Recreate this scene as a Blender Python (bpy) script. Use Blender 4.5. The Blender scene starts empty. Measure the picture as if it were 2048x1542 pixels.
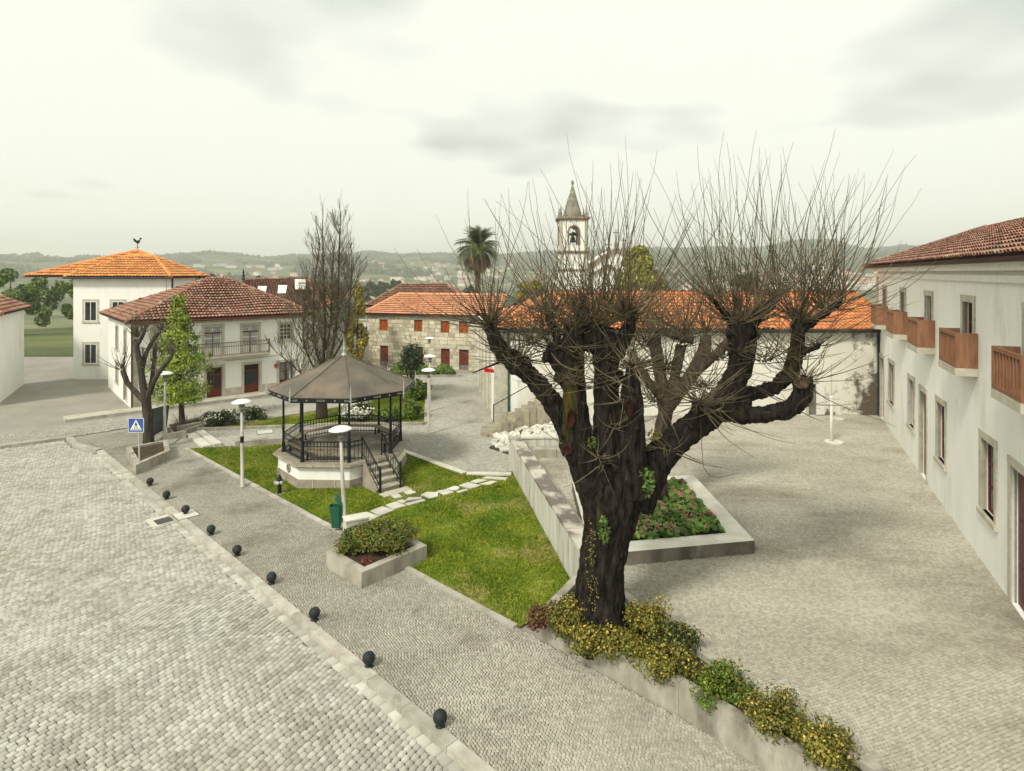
import bpy, bmesh, math, random
import numpy as np
from mathutils import Vector, Matrix, noise as mnoise
from mathutils.geometry import tessellate_polygon

# ------------------------------------------------------------------ scene, camera, light
S = bpy.context.scene
COL = S.collection
random.seed(7)
rng = np.random.default_rng(11)
R_ = math.radians
F, HZ, H = 1224.0, 545.0, 8.5          # focal length in photo pixels, horizon row, eye height

cam_d = bpy.data.cameras.new('camera'); cam = bpy.data.objects.new('camera', cam_d); COL.objects.link(cam)
cam.location = (0, 0, H); cam.rotation_euler = (R_(90), 0, 0)
cam_d.sensor_width = 36; cam_d.lens = 36 * F / 2048; cam_d.shift_y = -(771 - HZ) / 2048
cam_d.clip_start = 0.1; cam_d.clip_end = 20000
S.camera = cam

SUN_EL, SUN_AZ = 44.0, -143.0           # light comes from the left, a little behind the viewer
sd = Vector((math.sin(R_(SUN_AZ)) * math.cos(R_(SUN_EL)), math.cos(R_(SUN_AZ)) * math.cos(R_(SUN_EL)), math.sin(R_(SUN_EL))))
sun_d = bpy.data.lights.new('sun', 'SUN'); sun_d.energy = 1.5; sun_d.angle = R_(10); sun_d.color = (1.0, 0.945, 0.83)
sun = bpy.data.objects.new('sun', sun_d); COL.objects.link(sun)
sun.rotation_euler = (-sd).to_track_quat('-Z', 'Y').to_euler(); sun.location = (-30, 20, 60)

W = bpy.data.worlds.new('World'); S.world = W; W.use_nodes = True
nt = W.node_tree; nt.nodes.clear()
def wn(t, **k):
    n = nt.nodes.new(t)
    for a, b in k.items(): setattr(n, a, b)
    return n
wo = wn('ShaderNodeOutputWorld'); wmix = wn('ShaderNodeMixShader'); wb1 = wn('ShaderNodeBackground'); wb2 = wn('ShaderNodeBackground')
sky = wn('ShaderNodeTexSky', sky_type='NISHITA', sun_disc=False, sun_elevation=R_(SUN_EL), sun_rotation=R_(SUN_AZ), dust_density=3.0)
wb1.inputs[1].default_value = 0.08; nt.links.new(sky.outputs[0], wb1.inputs[0])
wtc = wn('ShaderNodeTexCoord'); wsep = wn('ShaderNodeSeparateXYZ'); nt.links.new(wtc.outputs['Generated'], wsep.inputs[0])
wz = wn('ShaderNodeMath', operation='ADD'); wz.inputs[1].default_value = 0.16; nt.links.new(wsep.outputs[2], wz.inputs[0])
wab = wn('ShaderNodeMath', operation='MAXIMUM'); wab.inputs[1].default_value = 0.05; nt.links.new(wz.outputs[0], wab.inputs[0])
wdx = wn('ShaderNodeMath', operation='DIVIDE'); wdy = wn('ShaderNodeMath', operation='DIVIDE')
nt.links.new(wsep.outputs[0], wdx.inputs[0]); nt.links.new(wab.outputs[0], wdx.inputs[1])
nt.links.new(wsep.outputs[1], wdy.inputs[0]); nt.links.new(wab.outputs[0], wdy.inputs[1])
wcmb = wn('ShaderNodeCombineXYZ'); wox = wn('ShaderNodeMath', operation='ADD'); wox.inputs[1].default_value = -0.57; nt.links.new(wdx.outputs[0], wox.inputs[0]); nt.links.new(wox.outputs[0], wcmb.inputs[0]); nt.links.new(wdy.outputs[0], wcmb.inputs[1])
wcmb.inputs[2].default_value = 10.1
wno = wn('ShaderNodeTexNoise'); wno.inputs['Scale'].default_value = 0.62; wno.inputs['Detail'].default_value = 3.5; wno.inputs['Roughness'].default_value = 0.5
nt.links.new(wcmb.outputs[0], wno.inputs['Vector'])
wr = wn('ShaderNodeValToRGB'); nt.links.new(wno.outputs[0], wr.inputs[0])
wr.color_ramp.elements[0].position = 0.285; wr.color_ramp.elements[0].color = (0.295, 0.32, 0.29, 1)
wr.color_ramp.elements[1].position = 0.385; wr.color_ramp.elements[1].color = (0.515, 0.525, 0.455, 1)
nt.links.new(wr.outputs[0], wb2.inputs[0]); wb2.inputs[1].default_value = 1.0
wmix.inputs[0].default_value = 0.93
nt.links.new(wb1.outputs[0], wmix.inputs[1]); nt.links.new(wb2.outputs[0], wmix.inputs[2]); nt.links.new(wmix.outputs[0], wo.inputs[0])

S.view_settings.view_transform = 'Standard'; S.view_settings.look = 'None'
S.view_settings.exposure = 1.03; S.view_settings.gamma = 1.0; S.view_settings.use_curve_mapping = False
S.render.engine = 'CYCLES'
cy = S.cycles
cy.max_bounces = 5; cy.diffuse_bounces = 3; cy.glossy_bounces = 2; cy.transmission_bounces = 3; cy.volume_bounces = 2; cy.transparent_max_bounces = 6
cy.use_denoising = True
try:
    cy.denoiser = 'OPENIMAGEDENOISE'; cy.denoising_input_passes = 'RGB_ALBEDO_NORMAL'; cy.denoising_prefilter = 'ACCURATE'
except Exception: pass
cy.use_adaptive_sampling = True; cy.adaptive_threshold = 0.015
cy.caustics_reflective = False; cy.caustics_refractive = False

# ------------------------------------------------------------------ helpers
def G(x, y, z=0.0):
    """photo reading -> point on the level z"""
    Y = (H - z) * F / (y - HZ)
    return Vector(((x - 1024) * Y / F, Y, z))
def A(x, y, Y):
    """photo reading -> point at distance Y"""
    return Vector(((x - 1024) * Y / F, Y, H - (y - HZ) * Y / F))

MATS = {}
def mat(name, c1, c2=None, scale=3.0, detail=6, rough=0.8, bump=0.0, bscale=40.0, var=None, vamt=0.35, spots=None, spec=0.14, stretch=None, lo=0.35, hi=0.65, c3=None, metal=0.0, trans=0.0, bdist=0.02, decay=None):
    """noise-mixed principled material. var: 'attr' (per-face rnd) / 'obj' (per-object random) brightness change.
    spots: (colour, scale, low, high) stains with a shape of their own."""
    m = bpy.data.materials.new(name); m.use_nodes = True; N = m.node_tree; n = N.nodes; L = N.links
    b = n['Principled BSDF']; b.inputs['Roughness'].default_value = rough
    b.inputs['Specular IOR Level'].default_value = spec; b.inputs['Metallic'].default_value = metal
    geo = n.new('ShaderNodeNewGeometry'); vec = geo.outputs['Position']
    if var == 'obj':
        tc = n.new('ShaderNodeTexCoord'); oi = n.new('ShaderNodeObjectInfo')
        va = n.new('ShaderNodeVectorMath'); va.operation = 'ADD'
        L.new(geo.outputs['Position'], va.inputs[0]); vec = geo.outputs['Position']
    if stretch:
        mp = n.new('ShaderNodeMapping'); mp.inputs['Scale'].default_value = stretch; L.new(vec, mp.inputs[0]); vec = mp.outputs[0]
    c1 = tuple(c1) + (1,); c2 = tuple(c2) + (1,) if c2 else tuple(v * 0.72 for v in c1[:3]) + (1,)
    no = n.new('ShaderNodeTexNoise'); no.inputs['Scale'].default_value = scale; no.inputs['Detail'].default_value = detail; no.inputs['Roughness'].default_value = 0.62
    L.new(vec, no.inputs['Vector'])
    rp = n.new('ShaderNodeValToRGB'); e = rp.color_ramp.elements
    e[0].position = lo; e[0].color = c2; e[1].position = hi; e[1].color = c1
    if c3: q = e.new((lo + hi) / 2); q.color = tuple(c3) + (1,)
    L.new(no.outputs[0], rp.inputs[0]); col = rp.outputs[0]
    if spots:
        for sc, ss, slo, shi in ([spots] if not isinstance(spots[0], (list, tuple)) or not isinstance(spots[0][0], (list, tuple)) else spots):
            n2 = n.new('ShaderNodeTexNoise'); n2.inputs['Scale'].default_value = ss; n2.inputs['Detail'].default_value = 7; n2.inputs['Roughness'].default_value = 0.66
            L.new(vec, n2.inputs['Vector'])
            r2 = n.new('ShaderNodeValToRGB'); r2.color_ramp.elements[0].position = slo; r2.color_ramp.elements[0].color = (0, 0, 0, 1)
            r2.color_ramp.elements[1].position = shi; r2.color_ramp.elements[1].color = (1, 1, 1, 1); L.new(n2.outputs[0], r2.inputs[0])
            mx = n.new('ShaderNodeMixRGB'); L.new(r2.outputs[0], mx.inputs[0]); L.new(col, mx.inputs[1]); mx.inputs[2].default_value = tuple(sc) + (1,); col = mx.outputs[0]
    if decay:
        # damp plaster: rot spreads from the end of the wall (x0) over a width w, and up from the ground
        x0, w_, dc, ds = decay; sp = n.new('ShaderNodeSeparateXYZ'); L.new(geo.outputs['Position'], sp.inputs[0])
        ma = n.new('ShaderNodeMapRange'); ma.inputs['From Min'].default_value = x0 - w_; ma.inputs['From Max'].default_value = x0; ma.inputs['To Min'].default_value = -.24; ma.inputs['To Max'].default_value = .215; L.new(sp.outputs[0], ma.inputs['Value'])
        mb_ = n.new('ShaderNodeMapRange'); mb_.inputs['From Min'].default_value = .5; mb_.inputs['From Max'].default_value = 3.6; mb_.inputs['To Min'].default_value = .10; mb_.inputs['To Max'].default_value = -.10; L.new(sp.outputs[2], mb_.inputs['Value'])
        nd = n.new('ShaderNodeTexNoise'); nd.inputs['Scale'].default_value = ds; nd.inputs['Detail'].default_value = 8; nd.inputs['Roughness'].default_value = .68; L.new(geo.outputs['Position'], nd.inputs['Vector'])
        a1 = n.new('ShaderNodeMath'); L.new(ma.outputs[0], a1.inputs[0]); L.new(mb_.outputs[0], a1.inputs[1]); a2 = n.new('ShaderNodeMath'); L.new(a1.outputs[0], a2.inputs[0]); L.new(nd.outputs[0], a2.inputs[1])
        rd = n.new('ShaderNodeValToRGB'); rd.color_ramp.elements[0].position = .55; rd.color_ramp.elements[0].color = (0, 0, 0, 1); rd.color_ramp.elements[1].position = .68; rd.color_ramp.elements[1].color = (1, 1, 1, 1); L.new(a2.outputs[0], rd.inputs[0])
        md_ = n.new('ShaderNodeMixRGB'); L.new(rd.outputs[0], md_.inputs[0]); L.new(col, md_.inputs[1]); md_.inputs[2].default_value = tuple(dc) + (1,); col = md_.outputs[0]
    if var:
        if var == 'attr':
            at = n.new('ShaderNodeAttribute'); at.attribute_name = 'rnd'; fac = at.outputs['Fac']
        else:
            fac = oi.outputs['Random']
        mr = n.new('ShaderNodeMapRange'); mr.inputs['To Min'].default_value = 1 - vamt; mr.inputs['To Max'].default_value = 1 + vamt * 0.6; L.new(fac, mr.inputs['Value'])
        hs = n.new('ShaderNodeHueSaturation'); L.new(mr.outputs[0], hs.inputs['Value']); L.new(col, hs.inputs['Color']); col = hs.outputs[0]
        mh = n.new('ShaderNodeMapRange'); mh.inputs['To Min'].default_value = 0.488; mh.inputs['To Max'].default_value = 0.512
        fr = n.new('ShaderNodeMath'); fr.operation = 'FRACT'; ml = n.new('ShaderNodeMath'); ml.operation = 'MULTIPLY'; ml.inputs[1].default_value = 17.3
        L.new(fac, ml.inputs[0]); L.new(ml.outputs[0], fr.inputs[0]); L.new(fr.outputs[0], mh.inputs['Value']); L.new(mh.outputs[0], hs.inputs['Hue'])
    L.new(col, b.inputs['Base Color'])
    if trans:
        b.inputs['Transmission Weight'].default_value = trans
    if bump:
        nb = n.new('ShaderNodeTexNoise'); nb.inputs['Scale'].default_value = bscale; nb.inputs['Detail'].default_value = 5; L.new(vec, nb.inputs['Vector'])
        bp = n.new('ShaderNodeBump'); bp.inputs['Strength'].default_value = bump; bp.inputs['Distance'].default_value = bdist; L.new(nb.outputs[0], bp.inputs['Height']); L.new(bp.outputs[0], b.inputs['Normal'])
    MATS[name] = m
    return m

class MB:
    """collects faces and links them as one mesh object"""
    def __init__(s): s.v = []; s.f = []; s.r = []; s.cur = 0.5; s.m = []; s.mi = 0
    def add(s, vs, fs):
        o = len(s.v); s.v.extend([tuple(p) for p in vs])
        for f in fs: s.f.append(tuple(i + o for i in f)); s.r.append(s.cur); s.m.append(s.mi)
        return s
    def box(s, c, size, rz=0.0, M=None):
        hx, hy, hz = size[0] / 2, size[1] / 2, size[2] / 2
        P = [Vector((x * hx, y * hy, z * hz)) for z in (-1, 1) for y in (-1, 1) for x in (-1, 1)]
        if M is None: M = Matrix.Rotation(rz, 3, 'Z')
        c = Vector(c); P = [M @ p + c for p in P]
        return s.add(P, [(0, 2, 3, 1), (4, 5, 7, 6), (0, 1, 5, 4), (1, 3, 7, 5), (3, 2, 6, 7), (2, 0, 4, 6)])
    def obox(s, o, ax, ay, az):
        """box from a corner and three edge vectors"""
        o = Vector(o); ax = Vector(ax); ay = Vector(ay); az = Vector(az)
        P = [o, o + ax, o + ay, o + ax + ay, o + az, o + ax + az, o + ay + az, o + ax + ay + az]
        F_ = [(0, 2, 3, 1), (4, 5, 7, 6), (0, 1, 5, 4), (1, 3, 7, 5), (3, 2, 6, 7), (2, 0, 4, 6)]
        if ax.cross(ay).dot(az) < 0: F_ = [tuple(reversed(f)) for f in F_]
        return s.add(P, F_)
    def beam(s, a, b, w, h=None, up=(0, 0, 1)):
        a = Vector(a); b = Vector(b); h = h or w; d = (b - a); L = d.length; d.normalize(); up = Vector(up)
        sd_ = d.cross(up)
        if sd_.length < 1e-4: sd_ = d.cross(Vector((1, 0, 0)))
        sd_.normalize(); u2 = sd_.cross(d)
        return s.obox(a - sd_ * w / 2 - u2 * h / 2, d * L, sd_ * w, u2 * h)
    def tube(s, pts, rad, n=6, cap=True):
        pts = [Vector(p) for p in pts]; k = len(pts)
        if not hasattr(rad, '__len__'): rad = [rad] * k
        vs = []; ref = None
        for i, p in enumerate(pts):
            d = (pts[min(i + 1, k - 1)] - pts[max(i - 1, 0)])
            d = d.normalized() if d.length > 1e-9 else Vector((0, 0, 1))
            if ref is None:
                ref = d.cross(Vector((0.31, 0.17, 0.93)))
                if ref.length < 1e-3: ref = d.cross(Vector((1, 0, 0)))
            ref = (ref - d * ref.dot(d)); ref.normalize(); b = d.cross(ref)
            for j in range(n):
                t = 2 * math.pi * j / n; vs.append(p + (ref * math.cos(t) + b * math.sin(t)) * rad[i])
        fs = [(i * n + j, i * n + (j + 1) % n, (i + 1) * n + (j + 1) % n, (i + 1) * n + j) for i in range(k - 1) for j in range(n)]
        if cap: fs.append(tuple(reversed(range(n)))); fs.append(tuple(range((k - 1) * n, k * n)))
        return s.add(vs, fs)
    def lathe(s, c, prof, n=16, M=None):
        """prof: list of (r, z) from bottom to top"""
        c = Vector(c); vs = []; M = M or Matrix.Identity(3)
        for r, z in prof:
            for j in range(n):
                t = 2 * math.pi * j / n; vs.append(c + M @ Vector((r * math.cos(t), r * math.sin(t), z)))
        k = len(prof)
        fs = [(i * n + j, i * n + (j + 1) % n, (i + 1) * n + (j + 1) % n, (i + 1) * n + j) for i in range(k - 1) for j in range(n)]
        if prof[0][0] > 1e-4: fs.append(tuple(reversed(range(n))))
        if prof[-1][0] > 1e-4: fs.append(tuple(range((k - 1) * n, k * n)))
        return s.add(vs, fs)
    def prism(s, poly, z0, z1):
        """poly: ccw list of (x, y); z1 may be a list"""
        k = len(poly); area = sum(poly[i][0] * poly[(i + 1) % k][1] - poly[(i + 1) % k][0] * poly[i][1] for i in range(k))
        if area < 0: poly = list(reversed(poly))
        vs = [(p[0], p[1], z0) for p in poly] + [(p[0], p[1], z1) for p in poly]
        fs = [(i, (i + 1) % k, k + (i + 1) % k, k + i) for i in range(k)] + [tuple(range(k, 2 * k)), tuple(reversed(range(k)))]
        return s.add(vs, fs)
    def torus(s, c, R, r, M=None, n=10, k=4):
        c = Vector(c); M = M or Matrix.Identity(3)
        return s.tube_closed([c + M @ Vector((R * math.cos(2 * math.pi * i / n), R * math.sin(2 * math.pi * i / n), 0)) for i in range(n)], r, k)
    def tube_closed(s, pts, r, n=4):
        k = len(pts); vs = []; cen = sum(pts, Vector()) / k
        nrm = (pts[0] - cen).cross(pts[1] - cen).normalized()
        for p in pts:
            o = (p - cen).normalized()
            for j in range(n):
                t = 2 * math.pi * j / n + .78; vs.append(p + (o * math.cos(t) + nrm * math.sin(t)) * r)
        fs = [(i * n + j, i * n + (j + 1) % n, ((i + 1) % k) * n + (j + 1) % n, ((i + 1) % k) * n + j) for i in range(k) for j in range(n)]
        return s.add(vs, fs)
    def build(s, name, m=None, parent=None, smooth=False, rnd=False, loc=None):
        me = bpy.data.meshes.new(name); me.from_pydata(s.v, [], s.f)
        for q in (m if isinstance(m, (list, tuple)) else [m]):
            if q is not None: me.materials.append(q)
        if isinstance(m, (list, tuple)) and len(m) > 1: me.polygons.foreach_set('material_index', s.m)
        if rnd:
            a = me.attributes.new('rnd', 'FLOAT', 'FACE'); a.data.foreach_set('value', s.r)
        if smooth: me.polygons.foreach_set('use_smooth', [True] * len(me.polygons))
        me.update()
        return link(name, me, parent, loc)

def link(name, me, parent=None, loc=None):
    o = bpy.data.objects.new(name, me); COL.objects.link(o)
    if parent is not None: o.parent = parent
    if loc is not None: o.location = loc
    return o
def npmesh(name, V, Fq, m, parent=None, rnd=None, smooth=False):
    """numpy mesh: V (n,3), Fq (k,3|4)"""
    me = bpy.data.meshes.new(name); k, c = Fq.shape
    me.vertices.add(len(V)); me.vertices.foreach_set('co', np.ascontiguousarray(V, dtype=np.float32).ravel())
    me.loops.add(k * c); me.loops.foreach_set('vertex_index', np.ascontiguousarray(Fq, dtype=np.int32).ravel())
    me.polygons.add(k); me.polygons.foreach_set('loop_start', np.arange(0, k * c, c, dtype=np.int32))
    if rnd is not None:
        a = me.attributes.new('rnd', 'FLOAT', 'FACE'); a.data.foreach_set('value', np.ascontiguousarray(rnd, dtype=np.float32))
    if smooth: me.polygons.foreach_set('use_smooth', np.ones(k, dtype=bool))
    me.materials.append(m); me.update(calc_edges=True); me.validate()
    return link(name, me, parent)
def empty(name, loc=(0, 0, 0), rz=0.0):
    o = bpy.data.objects.new(name, None); COL.objects.link(o); o.location = loc; o.rotation_euler.z = rz; o.empty_display_size = 0.3
    return o
def tag(o, label=None, cat=None, group=None, kind=None):
    if label: o['label'] = label
    if cat: o['category'] = cat
    if group: o['group'] = group
    if kind: o['kind'] = kind
    return o
def struct(o): o['kind'] = 'structure'; return o
def copy_tree(o, parent=None):
    c = o.copy(); COL.objects.link(c)
    if parent is not None: c.parent = parent
    for ch in list(o.children): copy_tree(ch, c)
    return c
def inpoly(x, y, poly):
    r = np.zeros(x.shape, bool); k = len(poly); j = k - 1
    for i in range(k):
        xi, yi = poly[i][:2]; xj, yj = poly[j][:2]
        if yi != yj:
            r ^= ((yi > y) != (yj > y)) & (x < (xj - xi) * (y - yi) / (yj - yi) + xi)
        j = i
    return r
def sheet(name, poly, z, m, parent=None):
    b = MB(); p = [(q[0], q[1], z) for q in poly]; k = len(p)
    ar = sum(p[i][0] * p[(i + 1) % k][1] - p[(i + 1) % k][0] * p[i][1] for i in range(k))
    if ar < 0: p.reverse()
    tri = tessellate_polygon([[Vector(q) for q in p]]); fs = []
    for a_, b_, c_ in tri:
        cr_ = (Vector(p[b_]) - Vector(p[a_])).cross(Vector(p[c_]) - Vector(p[a_])); fs.append((a_, b_, c_) if cr_.z > 0 else (a_, c_, b_))
    me = bpy.data.meshes.new(name); me.from_pydata(p, [], fs); me.materials.append(m); me.update()
    return link(name, me, parent)
def inset_rand(n, j): return rng.uniform(-j, j, n)

def pave(name, poly, ang, ln, wd, gap, z, m, parent, holes=(), jit=0.12, hgt=0.03, wave=0.0, zj=0.004, take=0, take_mat=None, take_name='sett', far=None):
    """laid stones clipped to poly: real blocks with joints; the `take` nearest become single objects"""
    ca, sa = math.cos(ang), math.sin(ang)
    P = np.array([(p[0], p[1]) for p in poly]); U = P[:, 0] * ca + P[:, 1] * sa; V = -P[:, 0] * sa + P[:, 1] * ca
    us = np.arange(U.min() - ln, U.max() + ln, ln); vs = np.arange(V.min() - wd, V.max() + wd, wd)
    uu, vv = np.meshgrid(us, vs); row = np.arange(len(vs))[:, None]
    off = np.where(row % 2, 0.5, 0.0) * ln + rng.uniform(-.22, .22, (len(vs), 1)) * ln
    uu = uu + off
    if wave: vv = vv + wave * np.sin(uu * 0.9 + row * .03) + wave * .6 * np.sin(uu * 2.3 + 1.0)
    uu = uu.ravel(); vv = vv.ravel(); x = uu * ca - vv * sa; y = uu * sa + vv * ca
    ok = inpoly(x, y, poly)
    for h_ in holes: ok &= ~inpoly(x, y, h_)
    # keep what the camera (or a step aside) could see
    ok &= (np.abs(x) < 0.95 * y + 3) & (y > 8.6)
    uu = uu[ok]; vv = vv[ok]; n = len(uu)
    hl = (ln - gap) / 2; hw = (wd - gap) / 2
    dx = np.array([-1, 1, 1, -1]); dy = np.array([-1, -1, 1, 1])
    bu = uu[:, None] + dx * hl * (1 + inset_rand((n, 4), jit)); bv = vv[:, None] + dy * hw * (1 + inset_rand((n, 4), jit))
    cu = bu.mean(1, keepdims=True); cv = bv.mean(1, keepdims=True)
    tu = cu + (bu - cu) * 0.88; tv = cv + (bv - cv) * 0.86
    zt = z + rng.uniform(-zj, zj, (n, 1)) + rng.uniform(-zj, zj, (n, 4)) * .5
    def xy(u, v): return u * ca - v * sa, u * sa + v * ca
    bx, by = xy(bu, bv); tx, ty = xy(tu, tv)
    rv = rng.uniform(0, 1, n)
    idx = np.arange(n)
    if take:
        cxy = np.hypot(bx.mean(1), by.mean(1)); px = 1024 + F * bx.mean(1) / by.mean(1); py = HZ + F * (H - z) / by.mean(1)
        vis = (px > 268) & (py < 1270); order = np.argsort(np.where(vis, cxy, 1e6)); near = set(order[:take].tolist())
        for i in order[:take]:
            c = (bx[i].mean(), by[i].mean(), z)
            v = [(bx[i, k] - c[0], by[i, k] - c[1], -hgt) for k in range(4)] + [(bx[i, k] - c[0], by[i, k] - c[1], zt[i, k] - z - .012) for k in range(4)] + [(tx[i, k] - c[0], ty[i, k] - c[1], zt[i, k] - z) for k in range(4)]
            b = MB(); b.cur = float(rv[i]); b.add(v, [(8, 9, 10, 11)] + [(k, (k + 1) % 4, 4 + (k + 1) % 4, 4 + k) for k in range(4)] + [(4 + k, 4 + (k + 1) % 4, 8 + (k + 1) % 4, 8 + k) for k in range(4)])
            b.build(take_name, m, parent, rnd=True, loc=c)
        keep = np.array([i not in near for i in range(n)]); idx = np.where(keep)[0]
    bx, by, tx, ty, zt, rv = bx[idx], by[idx], tx[idx], ty[idx], zt[idx], rv[idx]; n = len(idx)
    V = np.zeros((n, 8, 3)); V[:, :4, 0] = bx; V[:, :4, 1] = by; V[:, :4, 2] = zt - hgt; V[:, 4:, 0] = tx; V[:, 4:, 1] = ty; V[:, 4:, 2] = zt
    base = (np.arange(n) * 8)[:, None, None]
    fq = np.array([[4, 5, 6, 7], [0, 1, 5, 4], [1, 2, 6, 5], [2, 3, 7, 6], [3, 0, 4, 7]])[None]
    Fq = (base + fq).reshape(-1, 4)
    mx, my = bx.mean(1), by.mean(1); vis_ = np.ones((n, 5), bool)
    for k_ in range(4):
        ex, ey = bx[:, (k_ + 1) % 4] - bx[:, k_], by[:, (k_ + 1) % 4] - by[:, k_]; vis_[:, 1 + k_] = (ey * -mx + -ex * -my) / (np.hypot(ex, ey) * np.hypot(mx, my)) > -.12
    vf = vis_.ravel(); o = npmesh(name, V.reshape(-1, 3), Fq[vf], m, parent, rnd=np.repeat(rv, 5)[vf])
    o['kind'] = 'stuff'
    return o

def leaf_mesh(name, P, Nrm, size, m, parent=None, aspect=1.7, fold=True, sizes=None, rv=None):
    """leaf-sized two-triangle blades at points P with rough normals"""
    n = len(P); P = np.asarray(P)
    nr = np.asarray(Nrm) + rng.normal(0, .55, (n, 3)); nr /= np.linalg.norm(nr, axis=1, keepdims=True) + 1e-9
    t = rng.normal(0, 1, (n, 3)); t -= nr * (t * nr).sum(1, keepdims=True); t /= np.linalg.norm(t, axis=1, keepdims=True) + 1e-9
    b = np.cross(nr, t); sz = (size * rng.uniform(.6, 1.35, n) if sizes is None else sizes)[:, None]
    a0 = P - t * sz * aspect * .5; a1 = P + b * sz * .5 + nr * sz * .12; a2 = P + t * sz * aspect * .5; a3 = P - b * sz * .5 + nr * sz * .12
    V = np.stack([a0, a1, a2, a3], 1).reshape(-1, 3); q = (np.arange(n) * 4)[:, None]
    Fq = np.concatenate([q + np.array([[0, 1, 2]]), q + np.array([[0, 2, 3]])], 1).reshape(-1, 3)
    r = rng.uniform(0, 1, n) if rv is None else rv
    o = npmesh(name, V, Fq, m, parent, rnd=np.repeat(r, 2))
    if name in ('leaf_tips', 'flowers', 'spring_leaves', 'ivy', 'foliage'): o['kind'] = 'stuff'
    return o

def blob_points(c, rad, n, lumps=9, shell=.55, flat=1.0, seed=None):
    """points through an uneven crown volume made of overlapping lumps"""
    g = np.random.default_rng(seed) if seed is not None else rng
    c = np.array(c); rad = np.array(rad)
    d = g.normal(0, 1, (lumps, 3)); d /= np.linalg.norm(d, axis=1, keepdims=True); d[:, 2] = np.where(np.arange(lumps) % 3 == 0, -.35 * flat, np.abs(d[:, 2])) * 1.0
    lc = d * g.uniform(.30, .80, (lumps, 1)); lr = g.uniform(.20, .46, lumps)
    k = g.integers(0, lumps, n); u = g.normal(0, 1, (n, 3)); u /= np.linalg.norm(u, axis=1, keepdims=True)
    rr = lr[k] * g.uniform(shell, 1.0, n) ** .7
    Q = lc[k] + u * rr[:, None]
    P = c + (Q + g.normal(0, .07, Q.shape)) * rad
    return P, u

exec_marks = []
# ------------------------------------------------------------------ materials
M = {}
M['joint_pale'] = mat('joint_sand', (0.19, 0.172, 0.13), (0.12, 0.108, 0.08), 1.2, bump=.3)
M['joint'] = mat('joint_soil', (0.10, 0.09, 0.07), (0.055, 0.05, 0.038), 2.0, bump=.3)
M['sett'] = mat('granite_sett', (0.475, 0.465, 0.41), (0.36, 0.345, 0.29), .7, rough=.75, bump=.35, bscale=60, var='attr', vamt=.28, spots=(((0.30, 0.275, 0.21), .35, .56, .72), ((0.24, 0.215, 0.155), 1.3, .66, .76)))
M['cube'] = mat('calcada_cube', (0.42, 0.402, 0.338), (0.33, 0.313, 0.257), .55, rough=.8, bump=.3, bscale=70, var='attr', vamt=.2, spots=((0.22, 0.20, 0.16), .33, .53, .70))
M['plaza_cube'] = mat('plaza_cube', (0.438, 0.418, 0.345), (0.347, 0.328, 0.264), .5, rough=.8, bump=.3, bscale=70, var='attr', vamt=.2, spots=((0.21, 0.19, 0.145), .21, .50, .68), stretch=(.55, 1.2, 1))
M['street'] = mat('street_cube', (0.40, 0.385, 0.33), (0.325, 0.31, 0.26), .4, rough=.85, bump=.3, bscale=60, var='attr', vamt=.18)
M['kerb'] = mat('granite_kerb', (0.50, 0.485, 0.42), (0.36, 0.34, 0.28), 2.2, bump=.3, bscale=70, var='obj', vamt=.16, spots=((0.24, 0.21, 0.16), 1.6, .55, .75))
M['concrete'] = mat('stained_concrete', (0.46, 0.44, 0.37), (0.27, 0.25, 0.20), 1.7, bump=.35, bscale=45, spots=((0.14, 0.125, 0.10), 1.3, .54, .72), stretch=(1, 1, .45))
M['dark_stone'] = mat('dark_brown_stone', (0.25, 0.225, 0.18), (0.12, 0.105, 0.085), 1.4, bump=.3, bscale=45, spots=((0.38, 0.35, 0.28), 1.6, .60, .72), stretch=(1, 1, .6))  # dark brown for planter sides, paired with a paler rim on top
M['wall_stone'] = mat('pale_wall_slab', (0.62, 0.61, 0.54), (0.47, 0.45, 0.38), 1.6, bump=.25, bscale=45, spots=((0.17, 0.16, 0.13), 1.5, .57, .74), stretch=(2.2, 2.2, .38), var='obj', vamt=.12)
M['cap_stone'] = mat('wall_cap', (0.50, 0.47, 0.40), (0.17, 0.15, 0.13), 1.1, bump=.3, bscale=50, var='obj', vamt=.15, lo=.44, hi=.56)
M['soil'] = mat('soil', (0.085, 0.062, 0.043), (0.04, 0.03, 0.022), 4, bump=.8, bscale=25)
M['lawn_soil'] = mat('lawn_turf', (0.20, 0.23, 0.018), (0.075, 0.135, 0.010), .9, bump=.8, bscale=60, spots=((0.33, 0.29, 0.11), .42, .52, .70))
M['grass'] = mat('grass_blade', (0.285, 0.325, 0.028), (0.115, 0.20, 0.014), .85, rough=.6, var='attr', vamt=.5, spots=(((0.40, 0.36, 0.13), .42, .53, .70), ((0.06, 0.115, 0.012), 1.3, .60, .70)))
M['white_wall'] = mat('limewash', (0.86, 0.86, 0.80), (0.80, 0.795, 0.73), 1.2, rough=.9, bump=.15, bscale=30, spots=(((0.62, 0.60, 0.52), .8, .58, .80), ((0.50, 0.47, 0.39), 2.4, .64, .80)), stretch=(1, 1, .30))
M['old_white'] = mat('old_limewash', (0.80, 0.79, 0.72), (0.66, 0.64, 0.56), 1.4, rough=.95, bump=.25, bscale=20, spots=((0.42, 0.39, 0.32), .9, .56, .72))
M['granite'] = mat('granite_trim', (0.55, 0.52, 0.42), (0.41, 0.385, 0.305), 2.5, bump=.25, bscale=60, spots=((0.22, 0.20, 0.15), 2.2, .58, .75))
M['stair_stone'] = mat('worn_step', (0.40, 0.355, 0.265), (0.26, 0.23, 0.17), 2.5, bump=.4, bscale=40, var='obj', vamt=.2, spots=((0.15, 0.13, 0.09), 2.2, .56, .72))
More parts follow.
